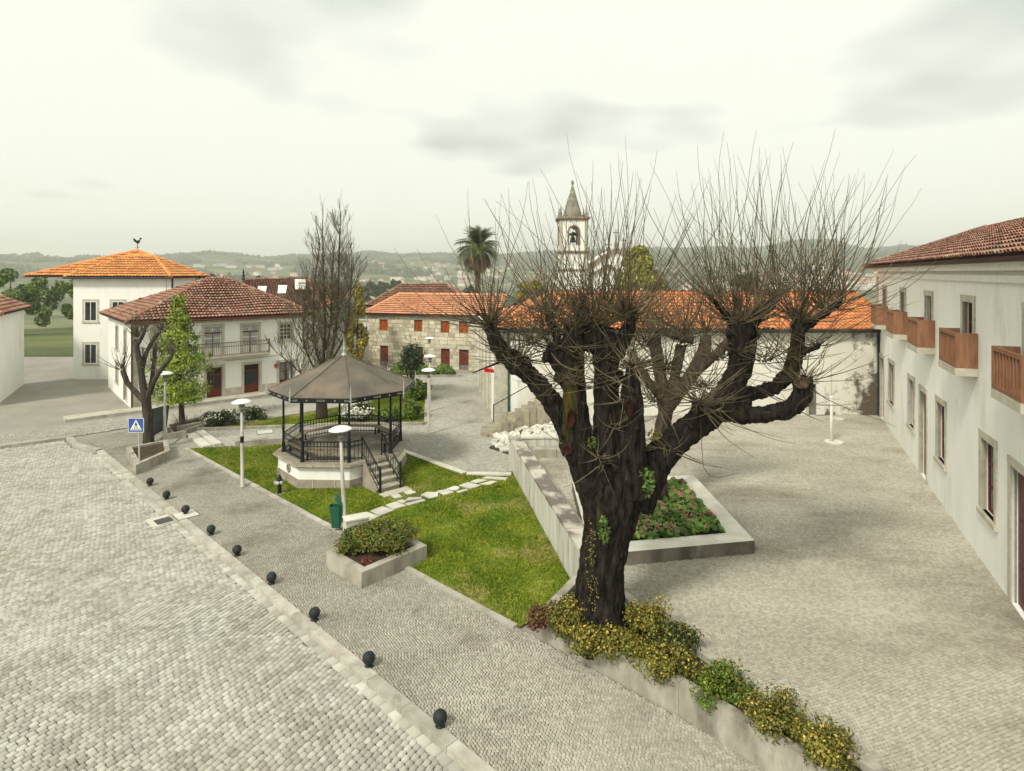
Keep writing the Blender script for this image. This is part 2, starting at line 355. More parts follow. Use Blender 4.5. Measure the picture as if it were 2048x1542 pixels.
M['block'] = mat('granite_block', (0.66, 0.60, 0.46), (0.50, 0.45, 0.33), 1.5, bump=.5, bscale=22, var='obj', vamt=.3, spots=((0.20, 0.175, 0.125), 1.4, .56, .72))
M['mortar'] = mat('mortar', (0.44, 0.395, 0.30), (0.30, 0.265, 0.195), 2, bump=.4)
M['tile_old'] = mat('old_red_tile', (0.40, 0.195, 0.13), (0.25, 0.13, 0.095), .8, var='attr', vamt=.38, spots=((0.36, 0.30, 0.22), 1.7, .50, .68), rough=.85)
M['tile_red'] = mat('red_tile', (0.80, 0.40, 0.225), (0.68, 0.31, 0.17), .6, var='attr', vamt=.2, rough=.8, spots=((0.34, 0.20, 0.14), 1.1, .58, .72))
M['tile_orange'] = mat('orange_tile', (0.66, 0.28, 0.11), (0.55, 0.21, 0.09), .8, var='attr', vamt=.22, rough=.8, spots=((0.30, 0.17, 0.11), 1.2, .58, .74))
M['tile_orange_o'] = mat('orange_tile_single', (0.66, 0.28, 0.11), (0.55, 0.21, 0.09), .8, var='obj', vamt=.22, rough=.8, spots=((0.30, 0.17, 0.11), 1.2, .58, .74))
M['tile_bright'] = mat('bright_orange_tile', (0.74, 0.33, 0.115), (0.62, 0.26, 0.09), .6, var='attr', vamt=.22, rough=.75)
M['under_tile'] = mat('tile_bed', (0.10, 0.055, 0.04), (0.06, 0.035, 0.03), 2)  # dark colour in the tile gaps stands for shadow lines of the courses
M['iron'] = mat('black_iron', (0.012, 0.016, 0.018), (0.008, 0.011, 0.012), 8, rough=.5, spec=.22)
M['silver'] = mat('silver_paint', (0.48, 0.48, 0.45), (0.36, 0.36, 0.33), 6, rough=.45, spec=.5)
M['roof_sheet'] = mat('zinc_roof', (0.155, 0.135, 0.105), (0.095, 0.086, 0.072), .9, rough=.6, bump=.1, bscale=9, spots=((0.215, 0.165, 0.12), .8, .50, .72), stretch=(1, 1, .6))
M['floor'] = mat('bandstand_floor', (0.30, 0.27, 0.21), (0.17, 0.15, 0.12), .9, rough=.6, spots=((0.42, 0.39, 0.32), .8, .52, .70))
M['plinth_stone'] = mat('plinth_stone', (0.38, 0.34, 0.27), (0.26, 0.23, 0.18), 2.2, bump=.25, spots=((0.13, 0.115, 0.09), 2.0, .58, .75))
M['bench'] = mat('bench_wood', (0.33, 0.27, 0.20), (0.24, 0.195, 0.15), 5)
M['ball'] = mat('ball_iron', (0.020, 0.025, 0.028), (0.012, 0.015, 0.017), 9, rough=.6, spec=.3, bump=.1, bscale=60)
M['lamp_white'] = mat('lamp_white', (0.84, 0.85, 0.80), (0.78, 0.78, 0.73), 5, rough=.35, spec=.5)
M['lamp_grey'] = mat('lamp_post_grey', (0.55, 0.54, 0.48), (0.42, 0.41, 0.36), 4, rough=.5, spots=((0.25, 0.23, 0.19), 5, .60, .75), stretch=(1, 1, .3))
M['lamp_dark'] = mat('lamp_cage', (0.22, 0.22, 0.20), (0.13, 0.13, 0.12), 6, rough=.5)
M['glass_dark'] = mat('dark_glass', (0.025, 0.03, 0.032), (0.015, 0.018, 0.02), 2, rough=.12, spec=.6)
M['glass_pale'] = mat('curtained_glass', (0.42, 0.45, 0.42), (0.30, 0.33, 0.31), 3, rough=.2, spec=.5)
M['white_paint'] = mat('white_joinery', (0.80, 0.79, 0.74), (0.72, 0.70, 0.64), 5, rough=.5)
M['red_wood'] = mat('red_joinery', (0.19, 0.045, 0.025), (0.12, 0.03, 0.02), 5, rough=.5, stretch=(4, 4, .6))
M['dark_red'] = mat('oxblood_door', (0.09, 0.022, 0.02), (0.06, 0.018, 0.016), 5, rough=.45)
M['orange_wood'] = mat('orange_shutter', (0.48, 0.105, 0.018), (0.20, 0.035, 0.012), 2.6, rough=.6, stretch=(5, 5, .5), var='obj', vamt=.3)
M['rust_wood'] = mat('weathered_balcony', (0.30, 0.15, 0.085), (0.20, 0.095, 0.055), 3, stretch=(4, 4, .6))
M['grey_paint'] = mat('grey_door_foot', (0.20, 0.20, 0.185), (0.15, 0.15, 0.14), 4)
M['rust_iron'] = mat('balcony_iron', (0.16, 0.115, 0.09), (0.10, 0.07, 0.055), 6, rough=.6)
M['gutter'] = mat('gutter_dark', (0.035, 0.045, 0.05), (0.025, 0.03, 0.035), 5, rough=.5)
M['gutter_red'] = mat('gutter_red', (0.14, 0.04, 0.03), (0.09, 0.03, 0.025), 5, rough=.5)
M['bark'] = mat('old_bark', (0.038, 0.031, 0.025), (0.006, 0.005, 0.0045), 9, rough=.95, bump=1.0, bscale=22, stretch=(1, 1, .25), bdist=.09, spots=(((0.085, 0.072, 0.014), 1.1, .60, .72), ((0.16, 0.15, 0.13), 5.0, .66, .72)))
M['bark_mid'] = mat('bark_brown', (0.095, 0.072, 0.052), (0.03, 0.023, 0.018), 5, rough=.95, bump=.6, bscale=30, stretch=(1, 1, .3), bdist=.03)
M['bark_pale'] = mat('bark_grey', (0.085, 0.07, 0.056), (0.028, 0.023, 0.019), 5, rough=.95, bump=.6, bscale=30, stretch=(1, 1, .3), bdist=.03)
M['shoot'] = mat('young_shoot', (0.20, 0.165, 0.10), (0.05, 0.04, 0.027), 2.2, rough=.75, var='attr', vamt=.5)
M['twig'] = mat('bare_twig', (0.16, 0.13, 0.085), (0.065, 0.052, 0.036), 2.5, rough=.85, var='attr', vamt=.5)
M['cut_wood'] = mat('cut_wood', (0.14, 0.095, 0.06), (0.06, 0.042, 0.03), 9, bump=.4)
M['rot'] = mat('rotten_hollow', (0.05, 0.018, 0.009), (0.012, 0.007, 0.005), 8, bump=.6)
def leafm(n, a, b, vamt=.6, sc=1.6, **k):
    m = mat(n, a, b, sc, rough=.55, var='attr', vamt=vamt, spec=.35, **k); return m
M['leaf_fresh'] = leafm('fresh_leaf', (0.30, 0.36, 0.024), (0.11, 0.19, 0.014))
M['leaf_dark'] = leafm('dark_leaf', (0.05, 0.085, 0.022), (0.025, 0.048, 0.014))
M['leaf_mid'] = leafm('mid_leaf', (0.155, 0.235, 0.02), (0.055, 0.11, 0.012))
M['leaf_olive'] = leafm('olive_leaf', (0.22, 0.21, 0.03), (0.085, 0.095, 0.014))
M['leaf_yellow'] = leafm('yellow_leaf', (0.52, 0.37, 0.07), (0.27, 0.22, 0.03))
M['leaf_gold'] = leafm('golden_leaf', (0.38, 0.29, 0.03), (0.19, 0.16, 0.02))
M['leaf_red'] = leafm('red_leaf', (0.22, 0.055, 0.03), (0.10, 0.03, 0.02))
M['leaf_bergenia'] = leafm('bergenia_leaf', (0.16, 0.29, 0.04), (0.05, 0.125, 0.016))
M['petal_white'] = leafm('white_petal', (0.80, 0.79, 0.68), (0.68, 0.66, 0.54), .25)
M['petal_pink'] = leafm('pink_petal', (0.66, 0.20, 0.24), (0.45, 0.11, 0.15), .35)
M['palm_green'] = leafm('palm_frond', (0.13, 0.165, 0.045), (0.05, 0.075, 0.022))
M['palm_dry'] = leafm('palm_dead_frond', (0.20, 0.14, 0.05), (0.09, 0.065, 0.028))
M['conifer'] = leafm('conifer_spray', (0.36, 0.36, 0.03), (0.11, 0.14, 0.012))
M['bin_green'] = mat('bin_green', (0.012, 0.115, 0.055), (0.009, 0.085, 0.042), 4, rough=.4, spec=.5)
M['sign_blue'] = mat('sign_blue', (0.055, 0.115, 0.36), (0.045, 0.095, 0.30), 4, rough=.4)
M['sign_white'] = mat('sign_white', (0.82, 0.82, 0.78), (0.78, 0.78, 0.74), 4, rough=.4)
M['black'] = mat('black_print', (0.015, 0.015, 0.016), (0.012, 0.012, 0.012), 4, rough=.5)
M['panel'] = mat('panel_grey_green', (0.075, 0.10, 0.095), (0.05, 0.07, 0.066), 1.3, rough=.5)
M['red'] = mat('red_plastic', (0.55, 0.02, 0.015), (0.42, 0.015, 0.012), 4, rough=.4)
M['slab'] = mat('path_slab', (0.66, 0.645, 0.57), (0.53, 0.51, 0.43), 2.0, bump=.25, bscale=40, var='obj', vamt=.1, spots=((0.36, 0.33, 0.25), 2.5, .62, .78))
M['rubble'] = mat('white_rubble', (0.72, 0.705, 0.63), (0.46, 0.44, 0.37), 3.5, bump=.5, bscale=20, var='obj', vamt=.15, spots=((0.25, 0.22, 0.16), 3.0, .58, .68))
M['spire'] = mat('spire_stone', (0.33, 0.305, 0.24), (0.20, 0.185, 0.145), 1.2, bump=.3, var='obj', vamt=.22)
M['church_trim'] = mat('church_trim', (0.33, 0.245, 0.18), (0.20, 0.145, 0.105), .9, bump=.2)
M['bronze'] = mat('bell_bronze', (0.07, 0.065, 0.05), (0.04, 0.038, 0.03), 4, rough=.5, metal=.4)
M['vine'] = leafm('ivy_leaf', (0.10, 0.17, 0.03), (0.05, 0.09, 0.018))

# ------------------------------------------------------------------ terrain, valley and hills
def hill_profile():
    px = [-400, 0, 200, 300, 340, 420, 470, 540, 600, 660, 700, 740, 800, 880, 930, 1000, 1050, 1110, 1200, 1300, 1350, 1440, 1510, 1560, 1600, 1670, 1700, 1740, 1800, 2048, 2500]
    py = [512, 516, 522, 520, 517, 511, 513, 520, 515, 516, 512, 507, 513, 510, 512, 512, 509, 505, 503, 500, 502, 499, 503, 494, 489, 491, 502, 508, 503, 508, 505]
    return np.array(px, float), np.array(py, float)
HPX, HPY = hill_profile()
def terrain_z(X, Y):
    """height field: plateau of the town, a drop into the valley, hills beyond"""
    X = np.asarray(X, float); Y = np.asarray(Y, float)
    d = np.hypot(X, Y)
    px = 1024 + F * X / np.maximum(Y, 1)
    top = np.interp(px, HPX, HPY)
    ridge = 2300.0
    ztop = H + (HZ - top) * ridge / F
    t = np.clip((d - 75) / 420, 0, 1); z = -0.35 - 27 * t * t * (3 - 2 * t)
    u = np.clip((d - 700) / (ridge - 700), 0, 1)
    z = z + (ztop - z) * (u ** 1.25)
    w = np.clip((d - 500) / 600, 0, 1)
    nz = (np.sin(X * .006 + Y * .004 + 1) * np.cos(Y * .0055 - X * .003) * 9 + np.sin(X * .017 - Y * .011) * 3.5 + np.cos(X * .031 + Y * .027) * 1.6)
    z = z + nz * w * np.clip((ridge - d) / 900, 0.12, 1)
    z = np.where(d > ridge, z - (d - ridge) * .06, z)
    return z
rings = np.concatenate([[0, 20, 40, 60, 75, 90], np.geomspace(110, 3400, 90)])
angs = np.linspace(R_(-70), R_(70), 260)
RR, AA = np.meshgrid(rings, angs, indexing='ij')
TX = RR * np.sin(AA); TY = RR * np.cos(AA) - 12.0; TZ = terrain_z(TX, np.maximum(TY, 1)); TZ[RR < 76] = -0.35
V = np.stack([TX, TY, TZ], -1).reshape(-1, 3); ka, kb = RR.shape
I = np.arange(ka * kb).reshape(ka, kb)
Fq = np.stack([I[:-1, :-1], I[:-1, 1:], I[1:, 1:], I[1:, :-1]], -1).reshape(-1, 4)[:, ::-1]
M['hill'] = mat('hill_fields', (0.20, 0.21, 0.085), (0.065, 0.085, 0.035), .010, detail=8, rough=1.0, spots=(((0.05, 0.068, 0.035), .0065, .47, .53), ((0.33, 0.32, 0.21), .03, .60, .66)), lo=.42, hi=.58, stretch=(.6, 1.6, 1))
terr = struct(npmesh('terrain', V, Fq, M['hill'], smooth=True)); tag(terr, 'green valley with fields and wooded hills behind the town', 'terrain')

# ------------------------------------------------------------------ ground of the square
K0 = Vector((-14.44, 23.92)); KU = Vector((.715, -.699)); KN = Vector((.699, .715))
L0 = Vector((-15.67, 29.56)); LU = Vector((.7286, -.685))
def kpt(t, o=0.0): p = K0 + KU * t + KN * o; return (p.x, p.y)
def lpt(t, o=0.0): p = L0 + LU * t + Vector((.685, .7286)) * o; return (p.x, p.y)
WALL0 = Vector((-0.15, 27.05)); WALL1 = Vector((1.78, 16.05)); WU = (WALL1 - WALL0).normalized(); WN = Vector((-WU.y, WU.x))
if WN.x < 0: WN = -WN
def wpt(t, o=0.0): p = WALL0 + WU * t + WN * o; return (p.x, p.y)
WLEN = (WALL1 - WALL0).length

# road with granite setts
road_poly = [kpt(-7.5), kpt(-9.5, -.6), (-23, 31.5), (-30, 26), (-44, 21), (-40, 12), (-20, 8), (0, 8), kpt(24)]
road = struct(sheet('road', road_poly, -0.165, M['joint'])); tag(road, 'granite sett road along the kerb', 'road')
holes = [[(-11.6, 21.2), (-10.8, 20.5), (-11.3, 19.9), (-12.1, 20.6)]]
dg = G(322, 1041, -.13); dgp = [(dg.x + a, dg.y + b) for a, b in ((-.62, .05), (0, .62), (.62, -.02), (.0, -.55))]
gut = [kpt(-7.5, -.02), kpt(24, -.02), kpt(24, -.34), kpt(-7.5, -.34)]
gut_in = [kpt(-7.5, -.02), kpt(24, -.02), kpt(24, -.16), kpt(-7.5, -.16)]
pave('setts', road_poly, math.atan2(.905, .425), .155, .128, .016, -.13, M['sett'], road, holes=[gut_in, dgp], take=300, hgt=.035, jit=.10, zj=.006, wave=.05)
pave('gutter_setts', gut, math.atan2(KU.y, KU.x), .30, .30, .014, -.112, M['sett'], road, holes=[dgp], hgt=.05, jit=.06, zj=.002)

# sidewalk with small granite cubes
far_left = [(-23.5, 33.0), (-22.5, 32.3)]
bed_poly = [(0.62, 14.25), (1.62, 15.95), (2.55, 15.65), (3.9, 13.1), (6.4, 9.0), (5.55, 9.0), (3.2, 11.75)]
walk_poly = [kpt(-7.3, .28), kpt(24, .28), (9, 8), (6.2, 8.6), (3.2, 11.7), (.3, 14.5), lpt(-.05, -.02), G(375, 897)[:2], (-16.9, 30.6), (-17.4, 33), (-20.5, 34.2), (-21.5, 31.0)]
walk = struct(sheet('pavement', walk_poly, -0.014, M['joint_pale'])); tag(walk, 'small granite cube pavement beside the kerb', 'pavement')
pave('cubes', walk_poly, math.atan2(KU.y, KU.x) + .9, .070, .066, .009, 0.0, M['cube'], walk, jit=.2, hgt=.02, wave=.03)

# street round the green, in front of the white house and up to the stone house
base_poly = [kpt(-7.6, .12), kpt(24, .12), (26, 8), (26, 62), (-80, 62), (-80, 24), (-31, 26.2), (-23, 31.6)]
base_o = struct(sheet('square_ground', base_poly, -.05, M['street'])); tag(base_o, 'worn paving under and around the square', 'ground')
street_poly = [(-48, 24.5), (-42, 33), (-33, 35.5), (-27.6, 31.2), (-22.5, 36.3), (-16.3, 41.6), (-11.5, 45.8), (-9.5, 53.5), (-2.2, 51.0), (-1.0, 33.9), (8, 33.9), (8, 27.6), (-.2, 27.2), (.02, 26.0), (-1.9, 25.9), (-5.2, 29.35), (-8.5, 30.35), (-11.3, 30.45), (-13.5, 30.0), (-15.2, 30.2), (-17.4, 33), (-20.5, 34.2), (-23.0, 31.6), (-30, 26), (-40, 24)]
bed2 = [tuple(G(387, 860)[:2]), tuple(G(565, 854)[:2]), tuple(G(690, 849)[:2]), tuple(G(848, 848)[:2]), tuple(G(851, 784)[:2]), tuple(G(790, 772)[:2]), tuple(G(690, 812)[:2]), tuple(G(480, 846)[:2]), tuple(G(405, 850)[:2])]
street = struct(sheet('street', street_poly, -0.02, M['joint_pale'])); tag(street, 'pale cobbled street round the green', 'street')
pave('street_cubes', street_poly, math.atan2(.65, .76), .13, .12, .013, -.004, M['street'], street, holes=[bed2], jit=.15, hgt=.02, wave=.03, zj=.003)

# raised plaza on the right
PZ = 0.5
plaza_poly = [wpt(0, .5), wpt(WLEN, .5), (2.55, 15.65), (3.9, 13.1), (6.4, 9.0), (16, 8.5), (20, 20), (24, 36), (-.9, 34.4), (-.9, 33.2), (6, 27.4), (1.5, 27.3)]
plaza_poly = [wpt(0, .5), wpt(WLEN, .5), (2.55, 15.65), (3.9, 13.1), (6.4, 9.0), (7, 8.3), (16, 8.3), (24, 36), (6.2, 34.8), (6.2, 27.6), (.5, 27.4)]
plaza = struct(sheet('plaza', plaza_poly, PZ - .014, M['joint_pale'])); tag(plaza, 'raised cobbled plaza in front of the long shed', 'plaza')
PL = [G(1507, 1106, PZ), G(1120, 1137, PZ)]
plant_poly = [(2.15, 16.55), (6.92, 17.45), (6.85, 23.1), (2.2, 22.4)]
pave('plaza_cubes', plaza_poly, .35, .074, .069, .009, PZ, M['plaza_cube'], plaza, holes=[plant_poly], jit=.2, hgt=.02, wave=.04)

# kerbs: single stones
kerb = struct(empty('kerb')); tag(kerb, 'granite kerb between road and pavement', 'kerb')
t = -7.5
while t < 23.5:
    ln = random.uniform(.95, 1.5); b = MB(); p = kpt(t + .006); q = kpt(t + ln - .006); r = kpt(t + ln - .006, .26); s_ = kpt(t + .006, .26)
    b.prism([p, q, r, s_], -.18, .012 + random.uniform(-.004, .004)); b.build('kerb_stone', M['kerb'], kerb); t += ln
def edging(name, pts, w, z0, z1, m, label, ln0=.9, gapz=.006, parent=None):
    e = struct(empty(name)) if parent is None else parent
    if parent is None: tag(e, label, 'kerb')
    for a, c in zip(pts[:-1], pts[1:]):
        a = Vector(a[:2]); c = Vector(c[:2]); d = c - a; L = d.length; d.normalize(); nrm = Vector((-d.y, d.x)); k = max(1, round(L / ln0)); st = L / k
        for i in range(k):
            p = a + d * (i * st + .004); q = a + d * ((i + 1) * st - .004); b = MB()
            b.prism([tuple(p), tuple(q), tuple(q + nrm * w), tuple(p + nrm * w)], z0, z1 + random.uniform(-gapz, gapz)); b.build('kerb_stone', m, e)
    return e
edging('road_end_kerb', [(-43.5, 21.2), (-30, 26.05), (-23, 31.55), kpt(-9.5, -.55), kpt(-7.6, -.0)], .26, -.2, .02, M['kerb'], 'granite kerb where the road meets the far street', 1.2)
# green
lawn_poly = [lpt(0), lpt(21.75), (1.55, 15.85)] + [wpt(WLEN - .1, -.02), wpt(.95, -.02), (-1.9, 25.75), (-5.25, 29.2), (-8.5, 30.2), (-11.3, 30.2), (-13.5, 29.75)]
lawn = struct(sheet('lawn', lawn_poly, .006, M['lawn_soil'])); tag(lawn, 'mottled green lawn round the bandstand', 'lawn')
edging('lawn_edging', [lpt(0, 0), lpt(15.75)], -.16, -.1, .055, M['kerb'], 'narrow granite edging along the lawn and pavement')
edging('lawn_edging', [lpt(17.42), lpt(21.7)], -.16, -.1, .055, M['kerb'], 'narrow granite edging from the planter to the tree bed')
edging('street_edging', [(-.02, 25.82), (-1.9, 25.9), (-5.2, 29.3)], .30, -.1, .07, M['slab'], 'broad pale kerb between lawn and street', 1.3)
edging('low_wall', [tuple(G(470, 893)[:2]), tuple(G(567, 886.5)[:2]), (-8.9, 30.35)], .34, -.1, .24, M['concrete'], 'low pale wall behind the bandstand lawn', 2.4)
strip = struct(sheet('back_lawn', bed2, .01, M['lawn_soil'])); tag(strip, 'strip of lawn and shrub bed behind the bandstand', 'lawn')
edging('bed_edging', [bed2[0], bed2[1], bed2[2], bed2[3], bed2[4]], -.22, -.1, .13, M['concrete'], 'granite edging round the shrub bed and back lawn', 1.6)
edging('bed_edging', [bed2[6], bed2[7], bed2[8]], .14, -.1, .05, M['kerb'], 'thin edging of the back lawn along the street', 1.4)

# grass blades
def blades(name, poly, dens, parent, holes=(), hgt=(.02, .06)):
    P = np.array([p[:2] for p in poly]); lo = P.min(0); hi = P.max(0); n = int((hi - lo).prod() * dens)
    x = rng.uniform(lo[0], hi[0], n); y = rng.uniform(lo[1], hi[1], n); ok = inpoly(x, y, poly)
    for h_ in holes: ok &= ~inpoly(x, y, h_)
    x = x[ok]; y = y[ok]; n = len(x)
    th = rng.uniform(0, 2 * np.pi, n); w = rng.uniform(.008, .026, n); h_ = rng.uniform(*hgt, n) * (1 + .5 * np.sin(x * 2.1) * np.cos(y * 1.7)); lean = rng.normal(0, .03, (n, 2))
    V = np.zeros((n, 3, 3)); V[:, 0] = np.stack([x - w * np.cos(th), y - w * np.sin(th), np.full(n, .004)], 1); V[:, 1] = np.stack([x + w * np.cos(th), y + w * np.sin(th), np.full(n, .004)], 1)
    V[:, 2] = np.stack([x + lean[:, 0], y + lean[:, 1], .006 + h_], 1)
    o = npmesh(name, V.reshape(-1, 3), np.arange(n * 3).reshape(-1, 3), M['grass'], parent, rnd=rng.uniform(0, 1, n)); o['kind'] = 'stuff'
    return o

# stepping slabs across the lawn (outlines read from the photo, laid on the ground)
SL = [[(490,410),(600,370),(705,408),(590,460)],[(622,362),(735,320),(840,352),(710,403)],[(760,308),(850,280),(950,312),(830,345)],[(860,275),(905,262),(950,270),(930,290)],
 [(940,257),(975,240),(1085,237),(1080,252),(960,268)],[(935,294),(1100,255),(1118,267),(965,310)],[(1075,218),(1130,192),(1228,195),(1228,230),(1155,250)],[(1212,185),(1300,168),(1370,195),(1285,217)],
 [(1305,165),(1375,140),(1420,148),(1410,170),(1370,178)],[(1390,187),(1480,164),(1500,174),(1420,197)],[(1418,135),(1495,108),(1610,137),(1520,163)],[(1520,100),(1590,78),(1670,88),(1570,115)],[(1590,125),(1700,93),(1760,97),(1690,128)],
 [(1620,70),(1660,55),(1850,65),(1830,85)],[(742,197),(900,157),(912,172),(770,210)],[(795,215),(860,198),(912,235),(850,250)],[(915,190),(980,168),(1038,198),(955,215)],[(330,492),(400,465),(440,436),(500,440),(570,468),(420,530),(385,515)]]
path = struct(empty('stepping_path')); tag(path, 'pale stone slabs laid across the lawn', 'path')
slab_polys = []
for q in SL:
    pp = [tuple(G(600 + x / 4.452, 940 + y / 4.452, .05)[:2]) for x, y in q]; slab_polys.append(pp)
    b = MB(); b.prism(pp, -.05, .05 + random.uniform(-.008, .008)); b.build('slab', M['slab'], path)
# ------------------------------------------------------------------ retaining wall between lawn and plaza
rw = empty('retaining_wall', (WALL0.x, WALL0.y, 0)); tag(rw, 'pale stone retaining wall with stained cap between lawn and plaza', 'wall')
def child(b, name, m, par, **k):
    """part built in world coordinates under a thing that stands elsewhere"""
    o = b.build(name, m, par, **k); o.matrix_parent_inverse = Matrix.LocRotScale(par.location, par.rotation_euler, None).inverted(); return o
k = 14; st = WLEN / k
for i in range(k):
    b = MB(); b.prism([wpt(i * st + .006, 0), wpt((i + 1) * st - .006, 0), wpt((i + 1) * st - .006, .46), wpt(i * st + .006, .46)], -.1, 1.17); child(b, 'wall_slab', M['wall_stone'], rw)
k = 9; st = WLEN / k
for i in range(k):
    b = MB(); b.prism([wpt(i * st + .004, -.03), wpt((i + 1) * st - .004, -.03), wpt((i + 1) * st - .004, .52), wpt(i * st + .004, .52)], 1.172, 1.26 + random.uniform(-.004, .004)); child(b, 'cap_slab', M['cap_stone'], rw)
    b = MB(); b.prism([wpt(i * st + .004 + .4, .525), wpt((i + 1) * st - .004 + (.4 if i < k - 1 else 0), .525), wpt((i + 1) * st - .004 + (.4 if i < k - 1 else 0), .86), wpt(i * st + .004 + .4, .86)], PZ - .05, PZ + .34); child(b, 'ledge_slab', M['concrete'], rw)
# return wall at the far end, with its ledge
for i in range(6):
    x0 = .38 + i * 1.05; b = MB(); b.prism([(x0 + .005, 26.95), (x0 + 1.045, 26.95), (x0 + 1.045, 27.4), (x0 + .005, 27.4)], -.1, 1.2 - .01); child(b, 'wall_slab', M['wall_stone'], rw)
    b = MB(); b.prism([(x0 + .005, 26.9), (x0 + 1.045, 26.9), (x0 + 1.045, 27.45), (x0 + .005, 27.45)], 1.195, 1.26); child(b, 'cap_slab', M['slab'], rw)
    b = MB(); b.prism([(x0 + .5, 26.4), (x0 + 1.53, 26.4), (x0 + 1.53, 26.895), (x0 + .5, 26.895)], PZ - .05, PZ + .36); child(b, 'ledge_slab', M['concrete'], rw)

# ------------------------------------------------------------------ planters
def planter(name, corners, h, w, label, z=0.0, m='concrete', soil_z=None, group=None, rimm=None):
    cs = [Vector(c[:2]) for c in corners]; cen = sum(cs, Vector((0, 0))) / len(cs)
    root = empty(name, (cen.x, cen.y, z)); tag(root, label, 'planter', group); n = len(cs)
    ar = sum(cs[i].x * cs[(i + 1) % n].y - cs[(i + 1) % n].x * cs[i].y for i in range(n))
    if ar < 0: cs.reverse()
    def inset(i, w_):
        a = (cs[i] - cs[i - 1]).normalized(); c = (cs[(i + 1) % n] - cs[i]).normalized()
        n1 = Vector((-a.y, a.x)); n2 = Vector((-c.y, c.x)); bs = (n1 + n2); bs = bs / (bs.dot(n1)); return cs[i] + bs * w_
    ins = [inset(i, w) for i in range(n)]
    for i in range(n):
        j = (i + 1) % n; d = (cs[j] - cs[i]).normalized() * .003
        b = MB(); b.prism([tuple(cs[i] + d), tuple(cs[j] - d), tuple(ins[j] - d), tuple(ins[i] + d)], z - .1, z + h + random.uniform(-.003, .003)); b.m = [1 if k_ == len(b.f) - 2 else 0 for k_ in range(len(b.f))]; child(b, 'planter_wall', [M[m], M[rimm or m]], root)
    b = MB(); b.prism([tuple(p) for p in ins], z - .05, z + (h - .09 if soil_z is None else soil_z)); child(b, 'soil', M['soil'], root)
    return root
pf, pl_, pr = G(723.5, 1178), G(652, 1134), G(854, 1120); pb = pl_ + pr - pf
planter('concrete_planter', [pf, pr, pb, pl_], .44, .24, 'stained concrete planter with a leafy shrub beside the lawn')
planter('plaza_planter', plant_poly, .36, .62, 'low wide stone planter of pink bergenia on the plaza', PZ, 'dark_stone', rimm='slab')
tp = [G(262, 946), G(341, 921), G(342, 899), G(262, 905)]
tp = [Vector((-16.6, 25.75)), Vector((-15.55, 27.15)), Vector((-16.7, 29.6)), Vector((-18.9, 28.3))]
tp = [G(272, 950), G(340, 919), G(335, 896, .0), G(252, 912)]
planter('tree_planter', tp, .42, .2, 'concrete planter round the bare pollard tree by the crossing sign')
sp = [G(344, 876), G(425, 851), G(398, 841), G(330, 858)]
planter('corner_planter', sp, .22, .16, 'low concrete bed of brown soil under the leafy green tree')
planter('tree_bed', bed_poly, .62, .22, 'stone edged bed of yellow shrubs round the big pollard tree', 0, 'concrete', soil_z=.5)
# steps from the pavement up to the paved strip
st_ = empty('low_steps', G(420, 890)); tag(st_, 'two wide pale steps between pavement and paved strip', 'steps')
for i, (a, c) in enumerate([((372, 870), (405, 896)), ((392, 867), (428, 894))]):
    p = G(*a); q = G(*c); d = (q - p).normalized(); n_ = Vector((-d.y, d.x, 0)); n_ = n_ if n_.x > 0 else -n_
    w_ = .42 if i == 0 else .36
    b = MB(); b.prism([tuple(p[:2]), tuple(q[:2]), tuple((q + n_ * w_)[:2]), tuple((p + n_ * w_)[:2])], -.05, .07 + .07 * i); child(b, 'step', M['slab'], st_)
bs = empty('bed_wall', G(400, 868)); tag(bs, 'stepped low concrete wall beside the two wide steps', 'wall')
for (x0, y0, x1, y1, h0) in ((331, 880, 372, 874, .3), (354, 866, 420, 853, .34)):
    p = G(x0, y0); q = G(x1, y1); d = (q - p).normalized(); n_ = Vector((-d.y, d.x, 0)) * .2
    b = MB(); b.prism([tuple(p[:2]), tuple(q[:2]), tuple((q + n_)[:2]), tuple((p + n_)[:2])], -.05, h0); child(b, 'wall_slab', M['concrete'], bs)

